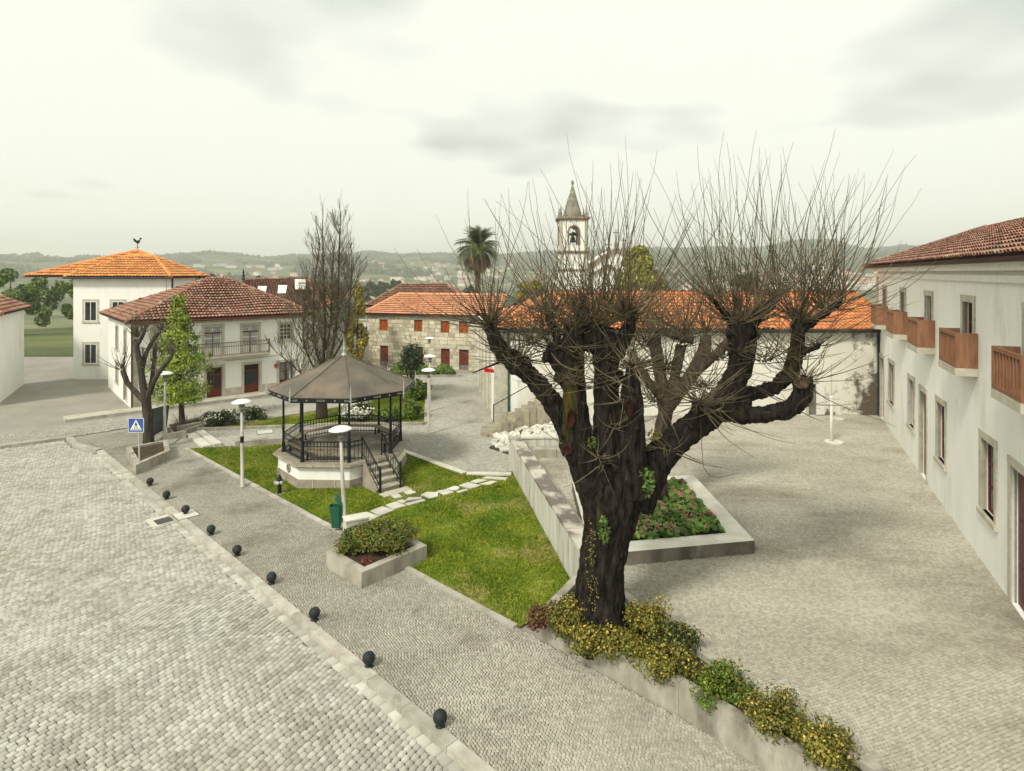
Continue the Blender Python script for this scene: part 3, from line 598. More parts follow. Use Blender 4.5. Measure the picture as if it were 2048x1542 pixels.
# ------------------------------------------------------------------ tiled roofs
def quad_pt(q, u, v):
    a, b_, c, d = q; return (a * (1 - u) + b_ * u) * (1 - v) + (d * (1 - u) + c * u) * v
def roof_plane(root, q, tw, tl, m, arch=.36, lift0=.075, single=0, single_mat=None, sag=0.0, bed=True, vis=None):
    """q = eave left, eave right, ridge right, ridge left (seen from outside). Overlapping barrel tiles in courses."""
    q = [Vector(p) for p in q]; a, b_, c, d = q
    e = (b_ - a).normalized(); up = ((c + d) / 2 - (a + b_) / 2); nrm = e.cross(up).normalized(); nrm = nrm if nrm.z > 0 else -nrm
    up = nrm.cross(e).normalized(); up = up if up.z > 0 else -up
    Hh = max((d - a).dot(up), (c - a).dot(up)); rows = max(1, int(round(Hh / tl))); tl = Hh / rows
    def ext(h_):
        # left/right limits at height h_ along the slope
        fl = h_ / max((d - a).dot(up), 1e-6); fr = h_ / max((c - b_).dot(up), 1e-6)
        l = (d - a).dot(e) * min(fl, 1); r = (b_ - a).dot(e) + (c - b_).dot(e) * min(fr, 1); return l, r
    arc = [(-1, 0), (-.62, .62), (0, .9), (.62, .62), (1, 0)]
    V = []; Fc = []; Rv = []; ones = []
    for i in range(rows):
        h0 = i * tl; l, r = ext(h0 + tl * .5); k0 = math.floor(l / tw); k1 = math.ceil(r / tw)
        for k_ in range(k0, k1):
            x = (k_ + .5) * tw
            if x < l - tw * .1 or x > r + tw * .1: continue
            sg = 0
            jz = random.uniform(-.008, .008); jx = random.uniform(-.012, .012)
            base = a + e * (x + jx) + up * (h0 - .02) + nrm * (.02 + jz)
            if sag: base = base + nrm * (-sag * math.sin(x * 1.1 + 1) * math.sin(i * .35) * .5)
            vs = []
            for (yy, lift, sc) in ((0, lift0, 1.0), (tl * 1.12, .0, .9)):
                for (ax, az) in arc: vs.append(base + e * (ax * tw * .5 * sc) + up * yy + nrm * (az * tw * arch * sc + lift))
            ones.append((vs, random.random(), base))
    singles = []
    if single:
        order = sorted(range(len(ones)), key=(vis if vis else (lambda i: (ones[i][2] - Vector((0, 0, H))).length)) if not vis else (lambda i: vis(ones[i][2])))
        singles = order[:single]
    sset = set(singles)
    fcs = [(j, j + 1, j + 6, j + 5) for j in range(4)]
    for i, (vs, rv, base) in enumerate(ones):
        if i in sset: continue
        o = len(V); V.extend(vs); Fc.extend([tuple(x + o for x in f) for f in fcs]); Rv.extend([rv] * 4)
    if singles:
        i0 = singles[0]; vs, rv, base = ones[i0]; bb = MB(); bb.add([v - base for v in vs], fcs + [(0, 4, 3, 2, 1)][:1])
        first = None
        for i in singles:
            if first is None:
                first = bb.build('roof_tile', single_mat, root, smooth=False); first.location = ones[i][2] - root.location; o = first
            else:
                o = bpy.data.objects.new('roof_tile', first.data); COL.objects.link(o); o.parent = root; o.location = ones[i][2] - root.location
    if V:
        V = np.array([tuple(v) for v in V]) - np.array(tuple(root.location)); o = npmesh('tiles', V, np.array(Fc), m, root, rnd=np.array(Rv), smooth=False); o['kind'] = 'stuff'
    if bed:
        bb = MB(); loc = root.location; lo = [p - loc for p in q]
        bb.add(lo + [p - nrm * .12 for p in lo], [(0, 1, 2, 3), (7, 6, 5, 4), (0, 4, 5, 1), (1, 5, 6, 2), (2, 6, 7, 3), (3, 7, 4, 0)]); bb.build('roof_bed', M['under_tile'], root)
def ridge(root, a, b_, m, r=.13, ln=.42):
    a = Vector(a); b_ = Vector(b_); d = b_ - a; L = d.length; k = max(1, round(L / ln)); bb = MB()
    for i in range(k):
        bb.cur = random.random(); p = a + d * (i / k); q = a + d * ((i + 1.08) / k)
        bb.tube([p + Vector((0, 0, .03)), q + Vector((0, 0, .05))], [r * 1.05, r * .9], 7, True)
    o = child(bb, 'ridge_tiles', m, root, rnd=True); return o

class Facade:
    """a wall plane: s along, z up, off outward"""
    def __init__(s, o, d, out=None):
        s.o = Vector((o[0], o[1], 0)); s.d = Vector((d[0], d[1], 0)).normalized(); n = Vector((s.d.y, -s.d.x, 0))
        if n.dot(Vector((0, 0, 0)) - s.o) < 0: n = -n
        s.n = n if out is None else Vector((out[0], out[1], 0))
    def P(s, a, z, off=0.0): return s.o + s.d * a + s.n * off + Vector((0, 0, z))
    def sx(s, px):
        k_ = (px - 1024) / F; return (k_ * s.o.y - s.o.x) / (s.d.x - k_ * s.d.y)
    def zy(s, a, py): return H - (py - HZ) * (s.o.y + s.d.y * a) / F
    def rect(s, x0, y0, x1, y1):
        """photo rectangle -> (s0, s1, z0, z1) on this wall"""
        a, c = s.sx(x0), s.sx(x1); m_ = (a + c) / 2; return a, c, s.zy(m_, y1), s.zy(m_, y0)
    def box(s, b, a0, a1, z0, z1, o0, o1):
        p = s.P(a0, z0, o0); b.obox(p, s.d * (a1 - a0), s.n * (o1 - o0), Vector((0, 0, z1 - z0))); return b
    def wall(s, b, a0, a1, z0, z1, th, opens):
        """wall pieces round rectangular openings (a0,a1,z0,z1)"""
        xs = sorted({a0, a1, *[o[0] for o in opens], *[o[1] for o in opens]}); xs = [x for x in xs if a0 <= x <= a1]
        for u, v in zip(xs[:-1], xs[1:]):
            m_ = (u + v) / 2; cuts = sorted([(o[2], o[3]) for o in opens if o[0] < m_ < o[1]]); z = z0
            for c0, c1 in cuts:
                if c0 > z + .01: s.box(b, u, v, z, c0, -th, 0)
                z = max(z, c1)
            if z < z1 - .01: s.box(b, u, v, z, z1, -th, 0)
        return b
def surround(fc, root, r, w=.16, proud=.035, sill=True, m='granite', name='surround'):
    a0, a1, z0, z1 = r; b = MB()
    fc.box(b, a0 - w, a0, z0, z1, -.1, proud); fc.box(b, a1, a1 + w, z0, z1, -.1, proud); fc.box(b, a0 - w, a1 + w, z1, z1 + w, -.1, proud + .01)
    if sill: fc.box(b, a0 - w - .03, a1 + w + .03, z0 - .13, z0, -.1, proud + .05)
    return child(b, name, M[m], root)
def sub(b, name, m, par, root):
    """sub-part in world coordinates under a part of `root`"""
    o = b.build(name, m, par); o.matrix_parent_inverse = Matrix.Identity(4)
    return o
def window(fc, root, r, nx, nz, frame, pane, name='window', depth=.13, bar=.045, edge=.07, split=None, solid=0.0, solid_m=None):
    """framed window or glazed door set back in its opening; every pane a sub-part"""
    a0, a1, z0, z1 = r; b = MB(); o0, o1 = -depth - .05, -depth
    fc.box(b, a0, a0 + edge, z0, z1, o0, o1); fc.box(b, a1 - edge, a1, z0, z1, o0, o1)
    fc.box(b, a0 + edge, a1 - edge, z1 - edge, z1, o0, o1); fc.box(b, a0 + edge, a1 - edge, z0, z0 + edge, o0, o1)
    ia, ib, iz0, iz1 = a0 + edge, a1 - edge, z0 + edge + solid, z1 - edge
    if solid: fc.box(b, ia, ib, z0 + edge, iz0, o0, o1 - .01)
    zs = [iz0 + (iz1 - iz0) * i / nz for i in range(nz + 1)] if split is None else [iz0] + [iz0 + (iz1 - iz0) * s for s in split] + [iz1]
    xs = [ia + (ib - ia) * i / nx for i in range(nx + 1)]
    for x in xs[1:-1]: fc.box(b, x - bar / 2, x + bar / 2, iz0, iz1, o0 + .005, o1 - .004)
    for z in zs[1:-1]: fc.box(b, ia, ib, z - bar / 2, z + bar / 2, o0 + .007, o1 - .002)
    w = child(b, name, M[frame], root)
    for i in range(len(xs) - 1):
        for j in range(len(zs) - 1):
            bb = MB(); fc.box(bb, xs[i], xs[i + 1], zs[j], zs[j + 1], o0 + .012, o0 + .022); p = bb.build('pane', M[pane], w); p.matrix_parent_inverse = Matrix.Identity(4)
    return w
def door(fc, root, r, m, leaves=2, foot=None, foot_h=.5, depth=.12, name='door', panels=3):
    a0, a1, z0, z1 = r; b = MB(); wd = (a1 - a0) / leaves; f0 = z0 + (foot_h if foot else 0)
    for i in range(leaves):
        x0 = a0 + i * wd + .008; x1 = a0 + (i + 1) * wd - .008
        fc.box(b, x0, x1, f0, z1, -depth - .05, -depth)
        for j in range(panels):
            h0 = f0 + (z1 - f0) * (j + .12) / panels; h1 = f0 + (z1 - f0) * (j + .88) / panels
            fc.box(b, x0 + .07, x1 - .07, h0, h1, -depth, -depth + .014)
    d = child(b, name, M[m], root)
    if foot:
        bb = MB()
        for i in range(leaves): fc.box(bb, a0 + i * wd + .008, a0 + (i + 1) * wd - .008, z0, f0 - .004, -depth - .05, -depth + .006)
        p = bb.build('foot_plate', M[foot], d); p.matrix_parent_inverse = Matrix.Identity(4)
    bb = MB(); fc.box(bb, (a0 + a1) / 2 + .04, (a0 + a1) / 2 + .09, z0 + .95, z0 + 1.06, -depth, -depth + .05); p = bb.build('handle', M['iron'], d); p.matrix_parent_inverse = Matrix.Identity(4)
    return d

# ------------------------------------------------------------------ white house on the left
fc = Facade((-19.1, 41.95), (.759, .651)); WS0, WS1, WE = -5.95, 5.15, 5.38
wh = empty('white_house', fc.P(0, 0)); tag(wh, 'two storey white house with old red tiled hip roof and balcony', 'house')
r_d1 = fc.rect(408.5, 653, 443.5, 711); r_d2 = fc.rect(485, 650, 517, 707)
r_w3 = fc.rect(560, 648, 582.5, 679); r_s1 = fc.rect(413, 735, 445, 798); r_s2 = fc.rect(488, 728, 519, 790); r_s3 = fc.rect(558.5, 723.5, 585, 782); r_s0 = fc.rect(329.5, 745, 361.5, 808)
r_s1 = r_s1[:2] + (.08, r_s1[3]); r_s2 = r_s2[:2] + (.10, r_s2[3]); r_s3 = r_s3[:2] + (.1, r_s3[3]); r_s0 = r_s0[:2] + (.08, r_s0[3])
r_d0 = (r_d1[0] - 3.0, r_d1[1] - 3.0, r_d1[2], r_d1[3])
wins = [r_d1, r_d2, r_w3, r_s1, r_s2, r_s3, r_s0, r_d0]
b = MB(); fc.wall(b, WS0, WS1, -.1, WE, .45, wins); child(b, 'wall', M['white_wall'], wh)
D_ = 10.0
lw = Facade(tuple(fc.P(WS0, 0)[:2]), (-fc.n.x, -fc.n.y), (-fc.d.x, -fc.d.y)); rw_ = Facade(tuple(fc.P(WS1, 0)[:2]), (-fc.n.x, -fc.n.y), (fc.d.x, fc.d.y)); bw = Facade(tuple(fc.P(WS0, 0, -D_)[:2]), tuple(fc.d[:2]), (-fc.n.x, -fc.n.y))
lwin = [(2.0, 3.0, 3.2, 4.75), (5.4, 6.4, 3.2, 4.75), (2.0, 3.1, .1, 2.3), (5.4, 6.4, .9, 2.3)]
b = MB(); lw.wall(b, .45, D_, -.1, WE, .45, lwin); rw_.wall(b, .45, D_, -.1, WE, .45, []); bw.wall(b, .45, WS1 - WS0 - .45, -.1, WE, .45, []); child(b, 'wall', M['white_wall'], wh)
for r in lwin[:2] + lwin[3:]: window(lw, wh, r, 2, 3, 'white_paint', 'glass_dark'); surround(lw, wh, r)
door(lw, wh, lwin[2], 'red_wood'); surround(lw, wh, lwin[2], sill=False)
# granite base band between the ground-floor openings
xs = sorted([r for r in (r_s0, r_s1, r_s2, r_s3)], key=lambda r: r[0]); cur = WS0 + .32
for r in xs + [(WS1 - .3, 0, 0, 0)]:
    if r[0] - .17 > cur: b = MB(); fc.box(b, cur, r[0] - .17, -.1, .62, 0, .03); child(b, 'base_course', M['granite'], wh)
    cur = r[1] + .17
for a in (WS0 - .02, WS1 - .3):
    b = MB(); fc.box(b, a, a + .32, -.1, WE - .2, -.2, .04); child(b, 'corner_pilaster', M['granite'], wh)
b = MB(); fc.box(b, WS0 - .1, WS1 + .1, WE - .22, WE, 0, .14); fc.box(b, WS0 - .2, WS1 + .2, WE, WE + .08, -.1, .30); child(b, 'cornice', M['granite'], wh)
for r in wins: surround(fc, wh, r, sill=r is r_w3, proud=.05)
for r in (r_d1, r_d2, r_d0):
    w = window(fc, wh, r, 2, 2, 'white_paint', 'glass_pale', name='french_door', split=[.44, .74], edge=.07, bar=.07, solid=.5)
    a0, a1, z0, z1 = r; bb = MB(); hgt = z1 - z0; bb2 = z0 + .57 + (hgt - .64) * .74
    fc.box(bb, a0 - .02, a1 + .02, bb2 - .06, bb2 + .02, -.13, -.06); fc.box(bb, (a0 + a1) / 2 - .025, (a0 + a1) / 2 + .025, z0, bb2 - .06, -.128, -.09)
    p = bb.build('transom', M['red_wood'], w); p.matrix_parent_inverse = Matrix.Identity(4)
    bb = MB(); mx_ = (a0 + a1) / 2; zc = bb2 + .05
    for cx_, rr in ((mx_ - .28, .27), (mx_ + .28, .27), (mx_, .13)):
        pts = [fc.P(cx_ + rr * math.cos(t_), zc + rr * .9 * math.sin(t_), -.125) for t_ in np.linspace(0, math.pi, 9)]
        bb.tube(pts, .022, 4)
    p = bb.build('fanlight_tracery', M['white_paint'], w); p.matrix_parent_inverse = Matrix.Identity(4)
window(fc, wh, r_w3, 3, 4, 'white_paint', 'glass_dark', edge=.05, bar=.04, depth=.1)
for r, s_ in ((r_s1, .45), (r_s2, .5), (r_s0, .7)):
    window(fc, wh, r, 2 if r is not r_s2 else 1, 2, 'red_wood', 'glass_dark', name='shop_door' if r is not r_s2 else 'shop_window', split=[.70], edge=.09, bar=.09, solid=s_, depth=.2)
w = door(fc, wh, r_s3, 'dark_red', 2, None)
bb = MB(); a0, a1, z0, z1 = r_s3
for h0, h1 in ((.36, .62), (.66, .96)):
    for i in range(2):
        x0 = a0 + (a1 - a0) * (.10 + .5 * i); x1 = a0 + (a1 - a0) * (.40 + .5 * i)
        for k_ in range(5):
            x = x0 + (x1 - x0) * k_ / 4; fc.box(bb, x - .012, x + .012, z0 + (z1 - z0) * h0, z0 + (z1 - z0) * h1, -.10, -.085)
        for k_ in range(6):
            z = z0 + (z1 - z0) * (h0 + (h1 - h0) * k_ / 5); fc.box(bb, x0, x1, z - .012, z + .012, -.099, -.083)
p = bb.build('lattice', M['glass_pale'], w); p.matrix_parent_inverse = Matrix.Identity(4)
# balcony
ba0, ba1 = r_d0[0] - .7, fc.sx(534); bz = r_d1[2] - .02
b = MB(); fc.box(b, ba0, ba1, bz - .12, bz, 0.002, .62); fc.box(b, ba0 + .05, ba1 - .05, bz - .19, bz - .12, .002, .55); slab_o = child(b, 'balcony_slab', M['granite'], wh)
b = MB(); pb_ = [fc.P(ba0 + .04, 0, .02), fc.P(ba0 + .04, 0, .58), fc.P(ba1 - .04, 0, .58), fc.P(ba1 - .04, 0, .02)]
for z in (.08, .62, .88):
    for u, v in zip(pb_[:-1], pb_[1:]): b.beam(u + Vector((0, 0, bz + z)), v + Vector((0, 0, bz + z)), .035 if z < .8 else .05)
for u in pb_[1:3]: b.beam(u + Vector((0, 0, bz)), u + Vector((0, 0, bz + .98)), .07)
rail = child(b, 'balcony_railing', M['rust_iron'], wh)
bb = MB(); bb.box((0, 0, .44), (.018, .018, .86)); bar0 = None; n_ = int((ba1 - ba0) / .115)
for i in range(1, n_):
    p = fc.P(ba0 + (ba1 - ba0) * i / n_, bz, .58)
    if bar0 is None: bar0 = bb.build('baluster', M['rust_iron'], rail); o = bar0
    else: o = bpy.data.objects.new('baluster', bar0.data); COL.objects.link(o); o.parent = rail
    o.location = p
b = MB(); fc.box(b, fc.sx(549), fc.sx(553.5), fc.zy(fc.sx(551), 735), fc.zy(fc.sx(551), 727.5), 0, .12); child(b, 'letter_box', M['red'], wh)
b = MB(); b.tube([fc.P(WS0 - .05, 0, .1), fc.P(WS0 - .05, WE - .1, .1)], .05, 8); child(b, 'downpipe', M['gutter_red'], wh)
b = MB(); b.tube([fc.P(WS0 - .45, WE + .0, .47), fc.P(WS1 + .45, WE + .0, .47)], .07, 8); child(b, 'gutter', M['gutter_red'], wh)
b = MB(); b.tube([fc.P(r_s1[1] + .2, r_s1[3] + .42, .03), fc.P(r_s2[0], r_s1[3] + .38, .03), fc.P(r_s3[0], r_s1[3] + .45, .03)], .012, 4); child(b, 'cable', M['iron'], wh)
ov = .45; EZ = WE + .08
e1, e2, e3, e4 = fc.P(WS0 - ov, EZ, ov), fc.P(WS1 + ov, EZ, ov), fc.P(WS1 + ov, EZ, -D_ - ov), fc.P(WS0 - ov, EZ, -D_ - ov)
g1, g2 = fc.P(-.34, 8.02, -5.0), fc.P(.96, 8.02, -5.0)
roof_plane(wh, (e1, e2, g2, g1), .215, .38, M['tile_old'], sag=.16, arch=.42, lift0=.10); roof_plane(wh, (e4, e1, g1, g1 + (g1 - g2) * .01), .215, .36, M['tile_old']); roof_plane(wh, (e2, e3, g2 + (g2 - g1) * .01, g2), .215, .36, M['tile_old']); roof_plane(wh, (e3, e4, g1, g2), .3, .5, M['tile_old'])
for u, v in ((e1, g1), (e2, g2), (e3, g2), (e4, g1), (g1, g2)): ridge(wh, u, v, M['tile_old'])
# pavement in front of it
wp = struct(empty('house_pavement')); tag(wp, 'narrow stone pavement along the white house', 'pavement')
for i in range(16):
    a = WS0 - 3.5 + i * .95; b = MB(); fc.box(b, a + .005, a + .945, -.1, .11 + random.uniform(-.004, .004), .06, 1.15); b.build('paving_slab', M['granite'], wp)
    b = MB(); fc.box(b, a + .005, a + .945, -.1, .125, 1.156, 1.34); b.build('kerb_stone', M['kerb'], wp)

# rear house with rooflights
rh = empty('rear_house', (-20.2, 53.0, 0)); tag(rh, 'house with dark red roof and white rooflights behind the white house', 'house')
rf = Facade((-18.9, 48.2), (.90, .436)); rl = rf.sx(500); rr = rf.sx(628)
q0 = A(487, 561, 54.5); q1 = A(614, 556, 57.5)
e1, e2 = rf.P(rl - 2.0, 5.6, .4), rf.P(rr + .3, 5.6, .4)
b = MB(); rf.wall(b, rl - 1.5, rr, -.1, 5.5, 9.0, []); child(b, 'wall', M['white_wall'], rh)
roof_plane(rh, (e1, e2, q1, q0), .23, .36, M['tile_old']); back = Vector((-rf.n.x, -rf.n.y, 0)) * 8
roof_plane(rh, (e2, q1 * 1.0 + Vector((2.6, 4.5, -2.2)), q1 + Vector((.02, .02, 0)), q1), .23, .36, M['tile_old'])
ridge(rh, q0, q1, M['tile_old']); ridge(rh, q1, e2, M['tile_old'])
b = MB(); b.lathe(q0 + Vector((0, 0, .1)), [(.16, -.2), (.14, .05), (.07, .18), (.13, .32), (.06, .5), (.09, .62), (.01, .95)], 10); child(b, 'roof_finial', M['iron'], rh)
nr = (e2 - e1).cross(q0 - e1).normalized(); nr = nr if nr.z > 0 else -nr
def on_roof(px, py):
    o_ = Vector((0, 0, H)); d_ = Vector(((px - 1024) / F, 1, -(py - HZ) / F)); t_ = (e1 - o_).dot(nr) / d_.dot(nr); return o_ + d_ * t_
for (x0, y0, x1, y1) in ((513, 575.5, 533, 588.5), (553.5, 573.5, 573.5, 590)):
    p = [on_roof(x0 + 1.5, y1), on_roof(x1 - 2, y1), on_roof(x1 + 1, y0), on_roof(x0 + 3, y0)]
    bb = MB(); k_ = 4
    for i in range(k_):
        u0 = i / k_ + .02; u1 = (i + 1) / k_ - .03
        vs = [quad_pt(p, 0, u0), quad_pt(p, 1, u0), quad_pt(p, 1, u1), quad_pt(p, 0, u1)]; vs = [v + nr * .17 for v in vs]
        bb.add(vs + [v - nr * .1 for v in vs], [(0, 1, 2, 3), (0, 4, 5, 1), (1, 5, 6, 2), (2, 6, 7, 3), (3, 7, 4, 0)])
    child(bb, 'rooflight', M['lamp_white'], rh)
p = on_roof(602, 591); b = MB(); b.box(p + Vector((0, .6, .45)), (.85, .9, 1.3), .45); dm = child(b, 'dormer', M['under_tile'], rh)
b = MB(); b.box(p + Vector((-.08, .1, .95)), (.9, .12, .95), .45, M=Matrix.Rotation(.45, 3, 'Z') @ Matrix.Rotation(-.5, 3, 'X')); child(b, 'dormer_hatch', M['lamp_white'], rh)

# tall house with bright orange roof, far left
oh = empty('orange_roof_house', (-33, 52, 0)); tag(oh, 'tall white house with bright orange roof and rooster weathervane', 'house')
of = Facade((-27.6, 49.5), (.985, .17)); oz = 8.18
ap = A(275, 501, 56.5); cr = A(404.5, 552, 53); cn = A(342, 554, 48.5)
cl = Vector((cn.x - 8.5, cn.y, cn.z))
b = MB()
def vwall(b, p, q, z0, z1, th=.3):
    p = Vector(p); q = Vector(q); d = (q - p); n_ = Vector((-d.y, d.x, 0)).normalized(); n_ = n_ if n_.y > 0 else -n_
    b.obox(Vector((p.x, p.y, z0)), Vector((d.x, d.y, 0)), n_ * th, Vector((0, 0, z1 - z0)))
wl, wc, wr_ = cl + Vector((.4, .5, 0)), cn + Vector((-.25, .5, 0)), Vector((cn.x - .25 + .1, cn.y + 4.3, 0)); we = cr + Vector((-.45, .45, 0))
vwall(b, wl, wc, -.1, oz - .1); vwall(b, (wc.x - .31, wc.y, 0), (wc.x - .3, wc.y + 4, 0), -.1, oz - .1); child(b, 'wall', M['white_wall'], oh)
b = MB(); vwall(b, (wc.x - .4, we.y, 0), (we.x, we.y, 0), -.1, cr.z - .1); b.obox((we.x - .3, we.y + .002, -.1), (.3, 0, 0), (-2.6, 4.6, 0), (0, 0, cr.z)); child(b, 'wall', M['white_wall'], oh)
owf = Facade((wl.x, wl.y), (1, 0), (0, -1))
for sx_ in (.9, 3.1):
    for z0_ in (1.2, 4.6): r = (sx_, sx_ + 1.0, z0_, z0_ + 1.6); b = MB(); owf.box(b, r[0], r[1], r[2], r[3], .002, .03); w = child(b, 'window', M['white_paint'], oh); surround(owf, oh, r); b = MB(); owf.box(b, r[0] + .07, r[0] + .47, r[2] + .07, r[3] - .07, .03, .036); owf.box(b, r[0] + .53, r[1] - .07, r[2] + .07, r[3] - .07, .03, .036); p = b.build('pane', M['glass_dark'], w); p.matrix_parent_inverse = Matrix.Identity(4)
b = MB(); b.tube([(wc.x + .12, wc.y - .06, 0), (wc.x + .12, wc.y - .06, oz)], .07, 8); b.tube([(we.x + .06, we.y - .08, 0), (we.x + .06, we.y - .08, cr.z - .1)], .06, 8); child(b, 'downpipe', M['gutter'], oh)
b = MB(); b.tube([cl + Vector((0, -.06, -.07)), cn + Vector((0, -.06, -.07))], .075, 8); b.tube([Vector((cn.x, cr.y - .06, cr.z - .07)), cr + Vector((0, -.06, -.07))], .075, 8); child(b, 'gutter', M['gutter'], oh)
OX = ap.x; mc = Vector((2 * OX - cr.x, cr.y, cr.z)); mb_ = cr + Vector((-.50, .87, 0)) * 5.5; md_ = mc + Vector((-.50, .87, 0)) * 5.5
roof_plane(oh, (mc, cr, ap + Vector((.02, 0, 0)), ap), .26, .42, M['tile_bright'], arch=.3)
roof_plane(oh, (cr, mb_, ap + Vector((0, .02, 0)), ap), .26, .42, M['tile_bright'], arch=.3)
roof_plane(oh, (md_, mc, ap, ap + Vector((0, .02, 0))), .26, .42, M['tile_bright'], arch=.3)
for e_ in (cr, mb_, mc, md_): ridge(oh, e_, ap, M['tile_bright'])
wl_ = Vector((cn.x - 8.5, cn.y, cn.z)); tz_ = cr.z + .9; wt0 = Vector((wl_.x + 3.2, cn.y + 3.2, cn.z + 1.75)); wt1 = Vector((cn.x - 3.2, cn.y + 3.2, cn.z + 1.75))
roof_plane(oh, (wl_, cn, wt1, wt0), .26, .42, M['tile_bright'], arch=.3); roof_plane(oh, (cn, cn + Vector((0, 6.4, 0)), wt1 + Vector((0, .02, 0)), wt1), .26, .42, M['tile_bright'], arch=.3); roof_plane(oh, (wl_ + Vector((0, 6.4, 0)), wl_, wt0, wt0 + Vector((0, .02, 0))), .26, .42, M['tile_bright'], arch=.3)
ridge(oh, cn, wt1, M['tile_bright']); ridge(oh, wl_, wt0, M['tile_bright']); ridge(oh, wt0, wt1, M['tile_bright'])
b = MB(); b.tube([ap, ap + Vector((0, 0, .62))], .03, 6); b.beam(ap + Vector((-.22, 0, .3)), ap + Vector((.22, 0, .3)), .025)
rz = ap + Vector((0, 0, .62)); prof = [(-.40, .42), (-.30, .20), (-.12, .10), (-.02, .0), (.10, .02), (.2, .12), (.26, .34), (.34, .46), (.42, .44), (.36, .52), (.30, .58), (.22, .54), (.18, .36), (.04, .30), (-.14, .34), (-.24, .46), (-.36, .52)]
pr_ = [(x, z) for x, z in prof]; n_ = len(pr_)
b.add([rz + Vector((x, -.02, z)) for x, z in pr_] + [rz + Vector((x, .02, z)) for x, z in pr_], [tuple(range(n_)), tuple(reversed(range(n_, 2 * n_)))] + [((i + 1) % n_, i, n_ + i, n_ + (i + 1) % n_) for i in range(n_)])
child(b, 'weathervane', M['iron'], oh)
b = MB(); am = A(333, 590, 47.8); b.tube([am, am + Vector((0, 0, 1.6))], .02, 5)
for dz in (1.1, .7): b.tube([am + Vector((-.2, 0, dz)), am + Vector((.2, 0, dz))], .012, 4)
child(b, 'aerial', M['lamp_dark'], oh)
# neighbour house farther left along the road
nf_ = Facade((-37.5, 36.5), (.80, -.60) if False else (.87, .49)); nh = empty('neighbour_house', nf_.P(0, 0)); tag(nh, 'plain white house with red tiled roof at the far left', 'house')
nops = [(-4.2 + 2.6 * i, -3.2 + 2.6 * i, z0, z0 + 1.5) for i in range(4) for z0 in (.9, 3.6)]
b = MB(); nf_.wall(b, -6, 5.2, -.1, 5.8, .4, nops); child(b, 'wall', M['white_wall'], nh)
nside = Facade(tuple(nf_.P(5.2, 0)[:2]), (-nf_.n.x, -nf_.n.y), (nf_.d.x, nf_.d.y)); b = MB(); nside.wall(b, .4, 9, -.1, 5.8, .4, []); child(b, 'wall', M['white_wall'], nh)
for r in nops: window(nf_, nh, r, 2, 3, 'white_paint', 'glass_dark'); surround(nf_, nh, r)
e1, e2, e3, e4 = nf_.P(-6.4, 5.85, .45), nf_.P(5.6, 5.85, .45), nf_.P(5.6, 5.85, -9.4), nf_.P(-6.4, 5.85, -9.4); g1, g2 = nf_.P(-2, 8.3, -4.5), nf_.P(1.2, 8.3, -4.5)
roof_plane(nh, (e1, e2, g2, g1), .24, .38, M['tile_old']); roof_plane(nh, (e2, e3, g2 + Vector((.02, .02, 0)), g2), .24, .38, M['tile_old']); roof_plane(nh, (e4, e1, g1, g1 + Vector((-.02, .02, 0))), .24, .38, M['tile_old'])
for u, v in ((e1, g1), (e2, g2), (g1, g2)): ridge(nh, u, v, M['tile_old'])

# ------------------------------------------------------------------ granite house
sf = Facade((-13.1, 55.95), (.952, -.307)); SE = 4.74
sh = empty('stone_house', sf.P(5, 0)); tag(sh, 'granite block house with red shutters and red tiled roof', 'house')
ups = [sf.rect(*r) for r in ((759.5, 638.5, 775.5, 660.5), (828.5, 639.5, 844.5, 662.5), (882, 641.5, 898.5, 665), (918.5, 643.5, 936, 666))]
dns = [sf.rect(*r) for r in ((760.5, 691, 776, 731), (831, 693, 846, 735), (882, 697, 899.5, 738), (918.5, 699, 937, 741))]
dns = [(r[0], r[1], .03, r[3]) for r in dns]; ops = ups + dns; SLEN = 13.0
b = MB(); sf.wall(b, 0, SLEN, -.1, SE, .5, ops); child(b, 'wall_core', M['mortar'], sh)
cnt = 0; z = 0.0
while z < SE - .05:
    hh = min(random.uniform(.27, .40), SE - z)
    if SE - z - hh < .15: hh = SE - z
    x = 0.0
    while x < SLEN - .02:
        w_ = random.uniform(.38, .95) * (0.62 if x < 2.4 else 1.0); x1 = min(x + w_, SLEN)
        segs = [(x, x1)]
        for o_ in ops:
            if o_[2] - .02 < z + hh * .5 < o_[3] + .02:
                ns = []
                for u, v in segs:
                    if v <= o_[0] or u >= o_[1]: ns.append((u, v))
                    else:
                        if u < o_[0]: ns.append((u, o_[0]))
                        if v > o_[1]: ns.append((o_[1], v))
                segs = ns
        for u, v in segs:
            if v - u < .1: continue
            g = .014; p0 = random.uniform(.018, .05); js = [random.uniform(-.018, .018) for _ in range(8)]
            fr = [(u + g + js[0] * .6, z + g + js[1] * .5), (v - g + js[2] * .6, z + g + js[3] * .5), (v - g + js[4] * .6, z + hh - g + js[5] * .5), (u + g + js[6] * .6, z + hh - g + js[7] * .5)]
            ce = ((u + v) / 2, z + hh / 2); fr2 = [(ce[0] + (a - ce[0]) * .95, ce[1] + (c - ce[1]) * .90) for a, c in fr]
            bb = MB(); bb.add([sf.P(a, c, 0) for a, c in fr] + [sf.P(a, c, p0) for a, c in fr2], [(4, 5, 6, 7), (0, 1, 5, 4), (1, 2, 6, 5), (2, 3, 7, 6), (3, 0, 4, 7)])
            child(bb, 'stone', M['block'], sh); cnt += 1
        x = x1
    z += hh
for r in ups:
    d_ = door(sf, sh, r, 'orange_wood', 2, None, name='shutter', depth=.12, panels=2)
for r in dns: door(sf, sh, r, 'red_wood', 2, 'grey_paint', .42, name='door', depth=.14)
